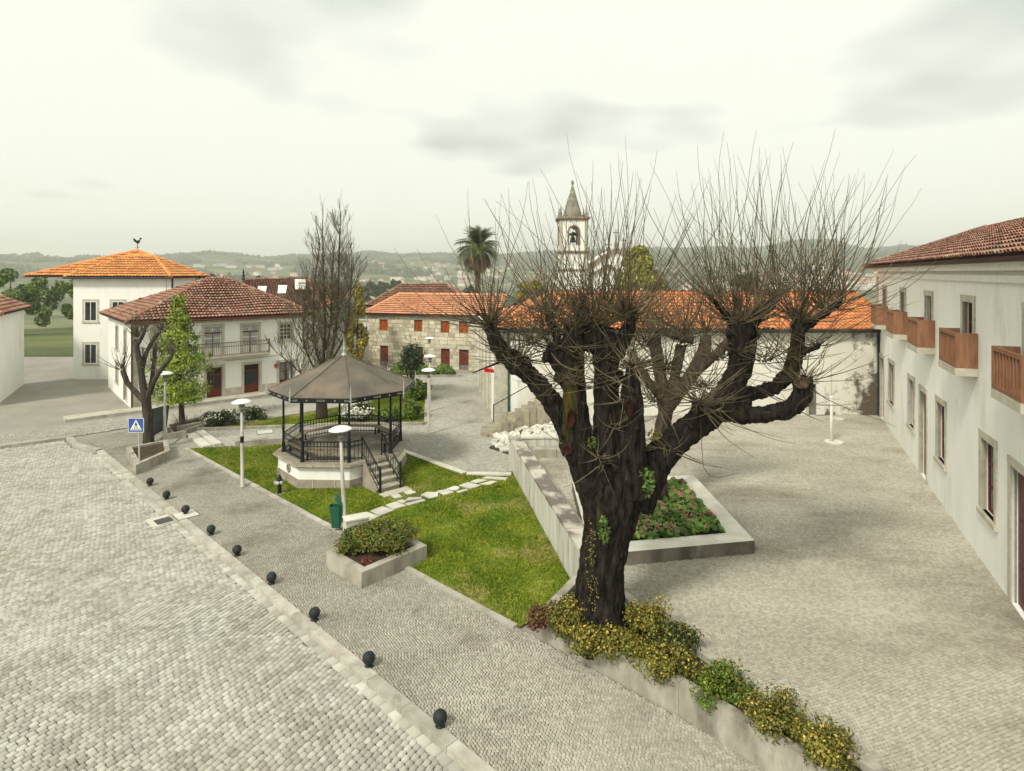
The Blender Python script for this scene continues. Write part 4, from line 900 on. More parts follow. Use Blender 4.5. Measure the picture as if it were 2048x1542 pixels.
for r in ops:
    b = MB(); sf.box(b, r[0] - .16, r[1] + .16, r[3] + .002, r[3] + .27, -.1, .055); child(b, 'lintel', M['granite'], sh)
e1, e2 = sf.P(-.45, SE + .02, .42), sf.P(SLEN, SE + .02, .42); g1 = A(798.6, 588, 59.3); g2 = g1 + Vector((.952, -.307, 0)) * 11.0
roof_plane(sh, (e1, e2, g2, g1), .21, .40, M['tile_red'], arch=.30, lift0=.085); e4 = sf.P(-.45, SE + .02, -8.4)
roof_plane(sh, (e4, e1, g1, g1 + Vector((-.02, .02, 0))), .21, .34, M['tile_red'])
for u, v in ((e1, g1), (g1, g2)): ridge(sh, u, v, M['tile_red'])
lws = Facade(tuple(sf.P(0, 0)[:2]), (-sf.n.x, -sf.n.y), (-sf.d.x, -sf.d.y)); b = MB(); lws.wall(b, .5, 8, -.1, SE, .4, []); child(b, 'wall', M['old_white'], sh)
b = MB(); sf.box(b, -.1, SLEN, SE - .12, SE, .0, .22); child(b, 'cornice', M['granite'], sh)
b = MB(); b.tube([sf.P(-.12, 0, .15), sf.P(-.12, SE, .15)], .05, 8); child(b, 'downpipe', M['lamp_grey'], sh)
# house behind it, browner roof
bh = empty('back_house', (-10, 66, 0)); tag(bh, 'brown tiled hip roof rising behind the granite house', 'house')
g1 = A(803.5, 569, 66.5); g2 = A(895, 569, 66.0); e1 = A(728, 612, 62.0); e2 = A(948, 600, 61.6); e2.z = e1.z; 
roof_plane(bh, (e1, e2, g2, g1), .22, .42, M['tile_old'], arch=.30, lift0=.11); roof_plane(bh, (e2, e2 + Vector((0, 9, 0)), g2 + Vector((.02, .1, 0)), g2), .22, .36, M['tile_old']); roof_plane(bh, (e1 + Vector((0, 9, 0)), e1, g1, g1 + Vector((0, .1, 0))), .22, .36, M['tile_red'])
for u, v in ((e1, g1), (e2, g2), (g1, g2)): ridge(bh, u, v, M['tile_old'])
b = MB(); b.obox((e1.x + .5, e1.y + .5, -.4), (e2.x - e1.x - 1, 0, 0), (0, 8, 0), (0, 0, e1.z + .35)); child(b, 'wall', M['white_wall'], bh)
gw_ = empty('garden_wall', (-17, 60, 0)); tag(gw_, 'pale garden wall between the white house and the granite house', 'wall')
b = MB(); b.obox((-26, 61, -.4), (12.5, -1.5, 0), (.05, .4, 0), (0, 0, 4.2)); child(b, 'wall', M['old_white'], gw_); b = MB(); b.obox((-26.1, 60.9, 3.8), (12.6, -1.5, 0), (.07, .6, 0), (0, 0, .12)); child(b, 'coping', M['granite'], gw_)
# flower strip in front of the granite house
fsp = [tuple(G(775, 755)[:2]), tuple(G(918, 753.5)[:2]), tuple(G(905, 741)[:2]), tuple(G(778, 738)[:2])]
planter('street_bed', fsp, .16, .15, 'low bed of green leaves in front of the granite house')
stp = empty('white_steps', G(842, 785)); tag(stp, 'short flight of white steps beside the camellia tree', 'steps')
for i in range(3):
    p = G(829 + 9.5 * i, 786 - 2.0 * i); b = MB(); b.box((p.x + .12, p.y + 1.0, .12 + .0), (.42, 2.2, .30 - .08 * i)); child(b, 'step', M['slab'], stp)

# ------------------------------------------------------------------ long shed with orange roof and its street front
lf = Facade((-1.0, 34.3), (1, 0), (0, -1)); LE = 5.22; LX = 22.3
ls = empty('long_shed', (10, 34.3, PZ)); tag(ls, 'long white shed with orange barrel tile roof behind the pollard tree', 'shed')
r_ld = lf.rect(1617.5, 768, 1631, 832); r_ld = (r_ld[0], r_ld[1], PZ, r_ld[3])
lops = [r_ld]
M['shed_wall'] = mat('shed_limewash', (0.80, 0.79, 0.70), (0.70, 0.68, 0.58), 1.0, rough=.95, bump=.3, bscale=14, spots=(((0.50, 0.46, 0.37), 1.1, .58, .75),), decay=(20.6, 5.4, (0.13, 0.11, 0.08), 1.3))
b = MB(); lf.wall(b, 1.3, LX, -.1, LE, .5, lops); child(b, 'wall', M['shed_wall'], ls)
b = MB()
for i in range(15):
    zz = -.05 + i * .36; b.cur = random.random(); lf.box(b, -.0, .78 + (.12 if i % 2 else 0), zz, zz + .352, -.5, .02)
child(b, 'corner_quoins', M['granite'], ls)
b = MB(); lf.wall(b, .92, 1.3, -.1, LE, .46, []); child(b, 'wall', M['white_wall'], ls)
door(lf, ls, r_ld, 'grey_paint', 1, None, name='door'); 
for r in lops: surround(lf, ls, r, sill=False)
b = MB(); p_ = lf.rect(1632, 768, 1648, 829.5); lf.box(b, p_[0], p_[1], PZ + .05, p_[3], .03, .09); child(b, 'white_board', M['white_paint'], ls)
b = MB(); b.tube([lf.P(-.3, LE + .02, .42), lf.P(LX, LE + .02, .42)], .085, 8); child(b, 'gutter', M['gutter'], ls)
b = MB(); b.tube([lf.P(LX - .78, PZ, .12), lf.P(LX - .78, LE - .1, .12)], .11, 8); b.tube([lf.P(LX - .4, PZ, .2), lf.P(LX - .4, LE - .1, .2)], .13, 8); child(b, 'downpipe', M['gutter'], ls)
b = MB(); b.tube([lf.P(.8, 0, .08), lf.P(.8, LE, .08)], .05, 8); child(b, 'downpipe', M['bin_green'], ls)
e1, e2 = lf.P(-.4, LE + .08, .42), lf.P(LX + .2, LE + .08, .42); zr = 7.18
g1, g2 = lf.P(3.6, zr, -4.05), lf.P(LX + .2, zr, -4.05)
roof_plane(ls, (e1, e2, g2, g1), .245, .40, M['tile_orange'], single=300, single_mat=M['tile_orange_o'], vis=lambda p: abs((1024 + F * p.x / p.y) - 1700) + 0 * p.z, arch=.62, lift0=.05)
e4 = lf.P(-.4 - .6, LE + .08, -9); roof_plane(ls, (e4, e1, g1, g1 + Vector((-.1, .1, 0))), .245, .40, M['tile_orange'])
roof_plane(ls, (e2 + Vector((0, 8.9, 0)), e4, g1, g2), .5, .8, M['tile_orange'])
ridge(ls, g1, g2, M['tile_orange'], .15); ridge(ls, e1, g1, M['tile_orange'], .15)
# west front with pilasters along the street
wf = Facade((-1.0, 34.3), (-1.57, 11.8), (-.99, -.13)); wf.n = Vector((-.991, -.132, 0))
b = MB(); wf.wall(b, .5, 12, -.1, LE, .45, [(2.4, 3.4, 0, 2.3), (5.0, 6.0, 0, 2.3), (7.6, 8.6, 0, 2.3), (10.0, 10.9, 0, 2.3)]); child(b, 'wall', M['white_wall'], ls)
for a in (1.6, 4.1, 6.7, 9.2):
    b = MB(); wf.box(b, a, a + .35, -.05, LE - .1, 0, .14); child(b, 'pilaster', M['granite'], ls)
for a in (2.4, 5.0, 7.6, 10.0): door(wf, ls, (a, a + 1.0 - (.1 if a > 9 else 0), 0, 2.3), 'red_wood'); surround(wf, ls, (a, a + 1.0 - (.1 if a > 9 else 0), 0, 2.3), sill=False)
b = MB(); b.tube([wf.P(.1, LE + .02, .4), wf.P(12, LE + .02, .4)], .08, 8); child(b, 'gutter', M['gutter'], ls)
# outside stair along the south wall
ss = empty('stone_stair', (-1.4, 32.6, 0)); tag(ss, 'worn stone stair climbing along the shed wall', 'stair')
for i in range(9):
    x0 = -1.65 + i * .36; b = MB(); jt = random.uniform(-.02, .02)
    pr_ = [(x0 + jt, 31.6 + .25 * (i == 0)), (x0 + .40 + jt, 31.55), (x0 + .40, 33.2), (x0 + jt, 33.2)]
    b.prism(pr_, -.05, .19 * (i + 1) + random.uniform(-.015, .015)); child(b, 'step', M['stair_stone'], ss)
b = MB(); b.tube([(-1.0, 33.25, 0), (-1.0, 33.25, 1.35)], .03, 6); b.tube([(-1.0, 33.2, 1.3), (2.2, 33.2, 3.1)], .028, 6); child(b, 'handrail', M['gutter'], ss)
b = MB(); b.obox((1.6, 31.55, -.05), (1.6, 0, 0), (0, 1.65, 0), (0, 0, 1.71)); child(b, 'landing', M['stair_stone'], ss)
# heap of white rubble beside the stair
rc = random.Random(9)
hp = tag(empty('rubble_heap', (.4, 30.5, 0)), 'heap of whitewashed broken stones beside the stone stair', 'rubble')
def rock(c, r, m, par, name, sq=.7):
    bm = bmesh.new(); bmesh.ops.create_icosphere(bm, subdivisions=1, radius=1); 
    rot = Matrix.Rotation(rc.uniform(0, 6), 3, 'Z')
    for v in bm.verts: v.co = rot @ Vector((v.co.x * r * rc.uniform(.7, 1.25), v.co.y * r * rc.uniform(.7, 1.25), v.co.z * r * sq * rc.uniform(.75, 1.2)))
    me = bpy.data.meshes.new(name); bm.to_mesh(me); bm.free(); me.materials.append(m); o = link(name, me, par); o.location = Vector(c) - par.location; return o
for i in range(330):
    u = rc.random(); v = rc.random(); x = -.9 + 3.6 * u; y = 28.9 + v * 2.6
    if y > 31.5 or y < 28.3 + (1 - u) * 1.7 - .3: continue
    zz = .03 + max(0, u * .75 + (v - .4) * .2) * rc.uniform(.7, 1.0); rock((x, y, zz + .04), rc.uniform(.08, .22), M['rubble'], hp, 'stone')
b = MB(); b.prism([(-1.1, 29.6), (.2, 28.2), (2.9, 28.3), (2.9, 31.5), (-.5, 31.5)], -.05, .05); b.prism([(.6, 29.2), (2.9, 28.7), (2.9, 31.5), (.3, 31.5)], .05, .45); child(b, 'heap_core', M['soil'], hp)
b = MB(); p = G(1009, 897); b.box((p.x, p.y, .06), (.52, 1.3, .12), .06); tag(b.build('white_slab', M['slab']), 'white stone slab lying against the retaining wall end', 'slab')

# ------------------------------------------------------------------ white building on the right edge
qf = Facade((20.9, 35.0), (-.4, -.917), (-.917, .4)); QE = 8.75; QL = 30.0
qb = empty('corner_building', (20.9, 35, PZ)); tag(qb, 'two storey white building with red balcony at the right edge', 'building')
qd = [qf.rect(1761.5, 716, 1768.5, 836), qf.rect(1778.5, 727, 1788, 807)]; qd[0] = (qd[0][0], qd[0][1], PZ + .02, qd[0][3])
s_up = qf.rect(1767, 578, 1773, 646)
qo = [qd[0], qd[1], s_up]
per = 5.2
for i in range(1, 5):
    qo += [(s_up[0] + per * i, s_up[0] + per * i + 1.05, s_up[2], s_up[3]), (qd[1][0] + per * i, qd[1][0] + per * i + 1.1, qd[1][2], qd[1][3])]
    if i % 2 == 0: qo += [(qd[0][0] + per * i, qd[0][0] + per * i + 1.1, PZ + .02, qd[0][3])]
b = MB(); qf.wall(b, 0, QL, -.1, QE, .45, qo); child(b, 'wall', M['white_wall'], qb)
b = MB(); b.obox((20.9 + .42, 35.2, -.1), (8, 0, 0), (0, .4, 0), (0, 0, QE + .1)); child(b, 'wall', M['white_wall'], qb)
for k_, r in enumerate(qo):
    up_ = r[2] > 4
    if up_: window(qf, qb, r, 2, 3, 'red_wood', 'glass_dark', name='balcony_door')
    elif r[2] < PZ + .1: door(qf, qb, r, 'dark_red')
    else: window(qf, qb, r, 2, 3, 'red_wood', 'glass_dark')
    surround(qf, qb, r, sill=not up_ and r[2] > PZ + .1, w=.2)
    if up_:
        a0, a1 = r[0] - .45, r[1] + .45; z0 = r[2] - .05
        b = MB(); qf.box(b, a0, a1, z0 - .22, z0, .002, .55); bl = child(b, 'balcony_slab', M['granite'], qb)
        b = MB(); qf.box(b, a0, a1, z0, z0 + .1, .48, .54); qf.box(b, a0, a1, z0 + .9, z0 + 1.0, .48, .54)
        for e_ in (a0, a1 - .06): qf.box(b, e_, e_ + .06, z0 + .1, z0 + .9, .48, .54); qf.box(b, e_, e_ + .06, z0, z0 + 1.0, .002, .478)
        rl_ = child(b, 'balcony_rail', M['rust_wood'], qb)
        for j in range(9): bb = MB(); x = a0 + .1 + (a1 - a0 - .2) * j / 8; qf.box(bb, x - .03, x + .03, z0 + .1, z0 + .9, .49, .53); p = bb.build('slat', M['rust_wood'], rl_); p.matrix_parent_inverse = Matrix.Identity(4)
b = MB(); qf.box(b, -.05, QL, QE - .5, QE - .32, 0, .14); qf.box(b, -.1, QL, QE - .2, QE - .05, 0, .3); qf.box(b, -.2, QL, QE - .05, QE + .06, 0, .48); child(b, 'cornice', M['white_paint'], qb)
b = MB(); qf.box(b, -.03, .4, PZ, QE - .5, 0, .06); child(b, 'corner_pilaster', M['granite'], qb)
b = MB(); qf.box(b, .4, qo[0][0] - .2, PZ - .1, PZ + .55, 0, .04); child(b, 'base_course', M['granite'], qb)
e1, e2 = qf.P(-.35, QE + .1, .62), qf.P(QL, QE + .1, .62); g1, g2 = qf.P(4.2, QE + 1.9, -4), qf.P(QL, QE + 1.9, -4)
roof_plane(qb, (e1, e2, g2, g1), .25, .4, M['tile_old']); e4 = qf.P(-.35, QE + .1, -8.6); roof_plane(qb, (e4, e1, g1, g1 + Vector((.1, .1, 0))), .25, .4, M['tile_old']); ridge(qb, e1, g1, M['tile_old'])
# ------------------------------------------------------------------ bandstand
GC = Vector((-7.3, 26.58, 0)); GR, GPH, GF = 2.46, R_(20), .97
def gp(k, r, z=0.0, frac=0.0):
    a = GPH + R_(45) * k; p = Vector((math.sin(a) * r, -math.cos(a) * r, z))
    if frac:
        a2 = GPH + R_(45) * (k + 1); q = Vector((math.sin(a2) * r, -math.cos(a2) * r, z)); p = p.lerp(q, frac)
    return p
gz = empty('bandstand', GC); tag(gz, 'octagonal bandstand with grey pyramid roof and black iron railings', 'bandstand')
for k in range(8):
    n_ = ((gp(k, 1) + gp(k + 1, 1)) / 2).normalized()
    for (nm, r0, r1, z0, z1, mm) in (('base_stone', 0, 2.74, -.05, .34, 'plinth_stone'), ('plinth_wall', 0, 2.68, .34, .80, 'white_wall'), ('ledge_stone', 0, 2.86, .80, GF, 'plinth_stone')):
        if nm == 'ledge_stone':
            b = MB(); q0, q1 = gp(k, 2.70, .80), gp(k + 1, 2.70, .80); r0_, r1_ = gp(k, 2.88, .88), gp(k + 1, 2.88, .88); t0, t1 = gp(k, 2.86, GF), gp(k + 1, 2.86, GF); i0, i1 = gp(k, 2.05, GF), gp(k + 1, 2.05, GF); j0, j1 = gp(k, 2.05, .8), gp(k + 1, 2.05, .8)
            b.add([q0, q1, r0_, r1_, t0, t1, i0, i1, j0, j1], [(0, 1, 3, 2), (2, 3, 5, 4), (4, 5, 7, 6), (8, 9, 1, 0)]); b.build(nm, M[mm], gz)
        else:
            b = MB(); p, q = gp(k, r1, z0), gp(k + 1, r1, z0); u, v = gp(k, r1 - .02, z1), gp(k + 1, r1 - .02, z1); c0, c1 = Vector((0, 0, z0)), Vector((0, 0, z1))
            b.add([p, q, v, u, c1, c0], [(0, 1, 2, 3), (3, 2, 4), (0, 5, 1)]); b.build(nm, M[mm], gz)
    # pale joints in the stone
    if k in (7, 0, 6):
        for fr in ((.3, .72) if k != 0 else (.55,)):
            b = MB(); p = gp(k, 2.885, 0, fr); tdir = (gp(k + 1, 1) - gp(k, 1)).normalized(); b.beam(p + Vector((0, 0, .85)), p + Vector((0, 0, GF - .01)), .025); p2 = gp(k, 2.742, 0, fr); b.beam(p2 + Vector((0, 0, .02)), p2 + Vector((0, 0, .33)), .025); b.build('mortar_joint', M['slab'], gz)
b = MB(); pts = [gp(k, 2.06, GF + .004) for k in range(8)]; b.add(pts, [tuple(range(8))]); b.build('floor', M['floor'], gz)
# round vents
for k in (6,):
    n_ = ((gp(k, 1) + gp(k + 1, 1)) / 2).normalized(); c = gp(k, 2.69, .57, .55); Mx = n_.to_track_quat('Z', 'Y').to_matrix()
    b = MB(); b.torus(c, .15, .035, Mx, 16, 6); o = b.build('vent_ring', M['plinth_stone'], gz, smooth=True); bb = MB(); bb.lathe(c, [(.13, -.02), (.13, .004), (.001, .004)], 14, Mx); bb.build('vent_grille', M['lamp_dark'], o)
# posts
b = MB(); b.lathe((0, 0, 0), [(.085, 0), (.085, .06), (.065, .10), (.065, .34), (.08, .37), (.052, .42), (.05, .9), (.066, .94), (.05, .98), (.045, 2.32), (.06, 2.36), (.05, 2.40), (.075, 2.46), (.085, 2.60)], 10); post = None
for k in range(8):
    if post is None: post = b.build('post', M['iron'], gz, smooth=True); o = post
    else: o = bpy.data.objects.new('post', post.data); COL.objects.link(o); o.parent = gz
    o.location = gp(k, GR, GF)
# roof
EZ_, EV, AP = 3.63, 3.06, 4.95
for k in range(8):
    b = MB(); n1 = 5; vs = []; fs = []
    for i in range(n1 + 1):
        t_ = i / n1; r = EV * (1 - t_) + .02; z = EZ_ + (AP - EZ_) * (t_ * .9 + .1 * t_ * t_)
        vs += [gp(k, r, z), gp(k + 1, r, z), gp(k, max(r - .02, .001), z - .035), gp(k + 1, max(r - .02, .001), z - .035)]
    for i in range(n1): a = 4 * i; fs += [(a, a + 1, a + 5, a + 4), (a + 3, a + 2, a + 6, a + 7)]
    fs.append((0, 2, 3, 1)); b.add(vs, fs); b.build('roof_panel', M['roof_sheet'], gz)
    b = MB(); b.tube([gp(k, EV + .01, EZ_ + .01), gp(k, EV * .5, EZ_ + (AP - EZ_) * .475 + .015), gp(k, .05, AP)], .03, 6); b.build('roof_seam', M['roof_sheet'], gz)
    # fascia with white ornaments
    b = MB(); p, q = gp(k, EV - .03, EZ_ - .01), gp(k + 1, EV - .03, EZ_ - .01); b.beam(p - Vector((0, 0, .1)), q - Vector((0, 0, .1)), .05, .20); fa = b.build('fascia', M['iron'], gz)
    b = MB(); d = (q - p).normalized(); nn = Vector((d.y, -d.x, 0)); nn = nn if nn.dot(p) > 0 else -nn; Mx = nn.to_track_quat('Z', 'Y').to_matrix()
    for fr, kind in ((.06, 1), (.26, 0), (.5, 1), (.74, 0), (.94, 1)):
        c = p.lerp(q, fr) + nn * .032 - Vector((0, 0, .1))
        if kind == 0: b.lathe(c, [(.028, 0), (.02, .012), (.001, .014)], 8, Mx)
        else:
            for dx in ((-.12, 0, .12) if fr == .5 else (-.05, .05)):
                e_ = c + d * dx; sz = .055 if dx == 0 else .045; b.tube_closed([e_ + d * sz, e_ + Vector((0, 0, sz * .75)), e_ - d * sz, e_ - Vector((0, 0, sz * .75))], .008, 4)
    b.build('ornament', M['silver'], fa)
    b = MB(); tp_ = gp(k, EV + .06, EZ_); b.tube([tp_ - Vector((0, 0, .34)), tp_ - Vector((0, 0, .1)), tp_ + Vector((0, 0, .1)), tp_ + Vector((0, 0, .46))], [.012, .03, .03, .006], 6)
    b.torus(tp_ + Vector((0, 0, -.12)), .05, .012, (gp(k, 1)).normalized().to_track_quat('X', 'Z').to_matrix(), 8, 4); b.build('corner_finial', M['silver'], gz)
    b = MB(); p, q = gp(k, GR, EZ_ - .16), gp(k + 1, GR, EZ_ - .16); b.beam(p, q, .07, .12); b.build('tie_beam', M['iron'], gz)
b = MB(); b.lathe((0, 0, AP - .05), [(.14, 0), (.10, .08), (.05, .12), (.035, .2), (.06, .26), (.03, .32), (.016, .7), (.004, .95)], 10)
for k in range(4):
    a = k * math.pi / 2 + .4; d = Vector((math.cos(a), math.sin(a), 0))
    b.tube([Vector((0, 0, AP + .1)) + d * (.03 + .12 * math.sin(t_ * 1.0)) + Vector((0, 0, .22 * t_ / 3)) for t_ in np.linspace(0, 3.1, 8)], .012, 4)
b.build('top_finial', M['silver'], gz)
# railings
bal = MB(); bal.box((0, 0, .40), (.016, .016, .78)); bal_me = None
def railing(p, q, name='railing'):
    global bal_me
    b = MB(); d = (q - p); L = d.length; d.normalize(); up = Vector((0, 0, 1))
    b.beam(p, p + up * .82, .022); b.beam(q, q + up * .82, .022); b.beam(p + up * .10, q + up * .10, .028); b.beam(p + up * .60, q + up * .60, .02); b.beam(p + up * .80, q + up * .80, .035)
    nn = Vector((d.y, -d.x, 0)); Mx = nn.to_track_quat('Z', 'Y').to_matrix(); n = max(2, int(L / .135))
    for i in range(n):
        c = p + d * L * (i + .5) / n
        b.torus(c + up * .70, .088, .010, Mx, 9, 3)
        if L > .9: b.torus(c + up * .145, .04, .008, Mx, 7, 3)
    o = b.build(name, M['iron'], gz)
    for i in range(1, n):
        if bal_me is None: x = bal.build('baluster', M['iron'], o); bal_me = x.data
        else: x = bpy.data.objects.new('baluster', bal_me); COL.objects.link(x); x.parent = o
        x.location = p + d * L * i / n; x.rotation_euler.z = math.atan2(d.y, d.x)
    return o
for k in range(8):
    if k == 0: continue
    p, q = gp(k, GR, GF), gp(k + 1, GR, GF); d = (q - p).normalized() * .06; railing(p + d, q - d)
s0, s1 = gp(0, GR, GF, .30), gp(0, GR, GF, .78)
railing(gp(0, GR, GF) + (s0 - gp(0, GR, GF)).normalized() * .06, s0); railing(s1, gp(1, GR, GF) - (gp(1, GR, GF) - s1).normalized() * .06)
# benches along the inside
for k in range(1, 8):
    b = MB(); p, q = gp(k, GR - .12, GF + .36), gp(k + 1, GR - .12, GF + .36); r, s_ = gp(k + 1, GR - .46, GF + .36), gp(k, GR - .46, GF + .36); dn = Vector((0, 0, .05))
    b.add([p, q, r, s_, p + dn, q + dn, r + dn, s_ + dn], [(3, 2, 1, 0), (4, 5, 6, 7), (0, 1, 5, 4), (1, 2, 6, 5), (2, 3, 7, 6), (3, 0, 4, 7)]); o = b.build('bench_seat', M['bench'], gz)
    b = MB(); c = gp(k, GR - .28, GF + .004); b.lathe(c, [(.07, 0), (.04, .06), (.035, .3), (.06, .352)], 8); b.build('bench_leg', M['iron'], o)
# stair
nf = ((gp(0, 1) + gp(1, 1)) / 2).normalized(); nf.z = 0; td = (gp(1, 1) - gp(0, 1)).normalized(); mid = (s0 + s1) / 2; wst = (s1 - s0).length
edge = Vector((mid.x, mid.y, 0)) + nf * (2.84 * math.cos(R_(22.5)) - GR * math.cos(R_(22.5)))
for i in range(4):
    b = MB(); z1 = GF - .195 * (i + 1); o0 = edge + nf * (.27 * i - .06) - td * (wst / 2 - .02)
    b.obox(Vector((o0.x, o0.y, -.05)), td * (wst - .04), nf * (.33), Vector((0, 0, z1 + .05 - .05))); so = b.build('step', M['plinth_stone'], gz)
    b = MB(); b.obox(Vector((o0.x, o0.y, z1 - .05)) , td * (wst - .04), nf * .35, Vector((0, 0, .05))); b.build('tread', M['granite'], so)
for sg, e0 in ((-1, s0), (1, s1)):
    b = MB(); p = Vector((e0.x, e0.y, 0)) + td * (sg * .06); f0 = p + nf * .36; f1 = p + nf * (1.36)
    th = td * .10 * sg
    vs = [f0 + Vector((0, 0, -.05)), f1 + Vector((0, 0, -.05)), f1 + Vector((0, 0, .12)), f0 + Vector((0, 0, GF - .02))]
    b.add(vs + [v + th for v in vs], [(0, 1, 2, 3), (7, 6, 5, 4), (0, 4, 5, 1), (1, 5, 6, 2), (2, 6, 7, 3), (3, 7, 4, 0)]); b.build('stair_side', M['plinth_stone'], gz)
    b = MB(); top = e0 + Vector((0, 0, .92)); bot = Vector((e0.x, e0.y, 0)) + nf * 1.42 + Vector((0, 0, .85)); b.tube([e0 + Vector((0, 0, 0)), top], .03, 6); b.beam(top, bot, .035); b.beam(top - Vector((0, 0, .66)), bot - Vector((0, 0, .62)), .025)
    b.tube([bot - Vector((0, 0, .9)), bot + Vector((0, 0, .05))], .05, 8)
    b.lathe(bot + Vector((0, 0, .05)), [(.055, 0), (.06, .03), (.03, .06), (.045, .1), (.001, .14)], 8)
    nn = td; Mx = nn.to_track_quat('Z', 'Y').to_matrix(); hr = b
    for i in range(8):
        t_ = (i + .5) / 8; c = top.lerp(bot, t_); b.torus(c - Vector((0, 0, .09)), .05, .008, Mx, 8, 3); b.torus(c - Vector((0, 0, .56)), .04, .008, Mx, 7, 3)
    o = b.build('stair_rail', M['iron'], gz)
    for i in range(1, 8):
        c = top.lerp(bot, i / 8); bb = MB(); bb.beam(c - Vector((0, 0, .64)), c, .016); bb.build('baluster', M['iron'], o)
b = MB(); c = edge + nf * 1.35; b.obox(Vector((c.x, c.y, -.02)) - td * .62 - nf * .1, td * 1.24, nf * .42, Vector((0, 0, .07))); b.build('landing_slab', M['granite'], gz)
gz_poly = [tuple((GC + gp(k, 2.72))[:2]) for k in range(8)]
gst = [GC + edge - td * .55, GC + edge + td * .55, GC + edge + td * .55 + nf * 1.6, GC + edge - td * .55 + nf * 1.6]
blades('grass', lawn_poly, 1500, lawn, holes=[gz_poly, [tuple(p[:2]) for p in gst], [tuple(p[:2]) for p in (pf, pr, pb, pl_)]] + slab_polys)
blades('grass', bed2, 900, strip)
# tiny daisies on the lawn
P = []
gd = random.Random(3)
for i in range(420):
    x = gd.uniform(-14, 2); y = gd.uniform(14, 30)
    if inpoly(np.array([x]), np.array([y]), lawn_poly)[0] and not inpoly(np.array([x]), np.array([y]), gz_poly)[0]: P.append((x, y, .07))
o = leaf_mesh('daisies', np.array(P), np.tile([0, 0, 3.0], (len(P), 1)), .022, M['petal_white'], lawn, aspect=1.1); o['kind'] = 'stuff'

# ------------------------------------------------------------------ lamp posts
def lamp_proto(h=3.5):
    root = empty('street_lamp')
    b = MB(); b.lathe((0, 0, 0), [(.10, 0), (.10, .03), (.068, .04), (.066, 1.3), (.058, h * .55), (.046, h - .52)], 12); b.build('pole', M['lamp_grey'], root, smooth=True)
    b = MB(); b.lathe((0, 0, h - .53), [(.05, 0), (.10, .03), (.10, .08), (.07, .10), (.07, .16), (.11, .18), (.11, .36)], 14); b.build('lamp_cage', M['lamp_dark'], root, smooth=False)
    b = MB(); b.lathe((0, 0, h - .50), [(.085, .1), (.09, .30)], 12); b.build('lamp_glass', M['glass_pale'], root)
    b = MB(); b.lathe((0, 0, h - .19), [(.12, 0.02), (.34, .02), (.385, .035), (.36, .065), (.27, .115), (.15, .15), (.05, .165), (.001, .17)], 22); b.build('lamp_shade', M['lamp_white'], root, smooth=True)
    return root
lp = lamp_proto(); LAMPS = [(G(690, 1063), .0, 'white domed street lamp with green litter bin on its pole', .045), (G(485, 973), 0, 'white domed street lamp beside the pavement, left of the bandstand', .01), (G(857, 868), 0, 'white domed street lamp in the cobbled street right of the bandstand', 0),
         (G(860, 822), 0, 'white domed street lamp second along the cobbled street', 0), (G(329, 879), 0, 'white domed street lamp in front of the grey notice board', -.01), (Vector(((859 - 1024) * 47.8 / F, 47.8, 0)), 0, 'white domed street lamp before the granite house', 0)]
for i, (p, z, lab, lean) in enumerate(LAMPS):
    o = lp if i == 0 else copy_tree(lp)
    o.location = (p.x, p.y, z); o.rotation_euler = (0, -lean, 0); tag(o, lab, 'street lamp', 'domed street lamps')
b = MB(); b.lathe((0, 0, 0), [(.0705, 1.75), (.0695, 2.0)], 12); o = b.build('sticker', M['black'], bpy.data.objects['street_lamp.001'])
pp = G(1663, 885, PZ); pole = empty('white_pole', pp); tag(pole, 'bare white pole on a round plate on the plaza', 'pole')
b = MB(); b.lathe((0, 0, 0), [(.075, 0), (.07, 1.2), (.06, 2.1), (.055, 2.18)], 12); b.build('pole', M['lamp_white'], pole, smooth=True)
b = MB(); b.lathe((0, 0, 1.98), [(.02, 0), (.02, 1.75)], 8); b.build('thin_mast', M['lamp_grey'], pole)
b = MB(); b.lathe((.12, 0, 0), [(.42, 0), (.42, .05), (.36, .07), (.001, .07)], 18); b.build('base_plate', M['slab'], pole)
b = MB(); c = G(1675, 838, PZ); b.lathe(c, [(.36, 0), (.36, .03), (.30, .04), (.28, .01), (.001, .01)], 18); tag(b.build('manhole_ring', M['slab']), 'pale ring of a manhole on the plaza before the shed', 'manhole')

# ------------------------------------------------------------------ ball bollards
b = MB(); b.lathe((0, 0, 0), [(.10, 0), (.09, .015), (.055, .03), (.055, .05)] + [(.135 * math.sin(t_), .178 - .135 * math.cos(t_)) for t_ in np.linspace(.45, math.pi - .001, 13)], 22)
BOL = [((300, 971), 'black ball bollard farthest up the kerb, nearest the crossing sign'), ((333, 998), 'second black ball bollard from the crossing sign'), ((371, 1028), 'third black ball bollard from the crossing sign, on a square cover'), ((422, 1069), 'fourth black ball bollard from the crossing sign, middle of the row'), ((474, 1111), 'fifth black ball bollard from the crossing sign'), ((543, 1167), 'sixth black ball bollard from the crossing sign'), ((629, 1240), 'seventh black ball bollard from the crossing sign, nearest the tree bed')]
first = None
for (px, lab) in BOL:
    p = G(*px); root = empty('ball_bollard', p); tag(root, lab, 'bollard', 'ball bollards along the kerb')
    if first is None: first = b.build('ball', M['ball'], root, smooth=True)
    else: o = bpy.data.objects.new('ball', first.data); COL.objects.link(o); o.parent = root
p = G(629, 1240) + (G(629, 1240) - G(543, 1167)) * 1.0
for i, lab in ((1, 'eighth black ball bollard from the crossing sign'), (2, 'ninth black ball bollard, last of the row at the bottom')):
    root = empty('ball_bollard', G(629, 1240) + (G(629, 1240) - G(543, 1167)) * i); tag(root, lab, 'bollard', 'ball bollards along the kerb'); o = bpy.data.objects.new('ball', first.data); COL.objects.link(o); o.parent = root

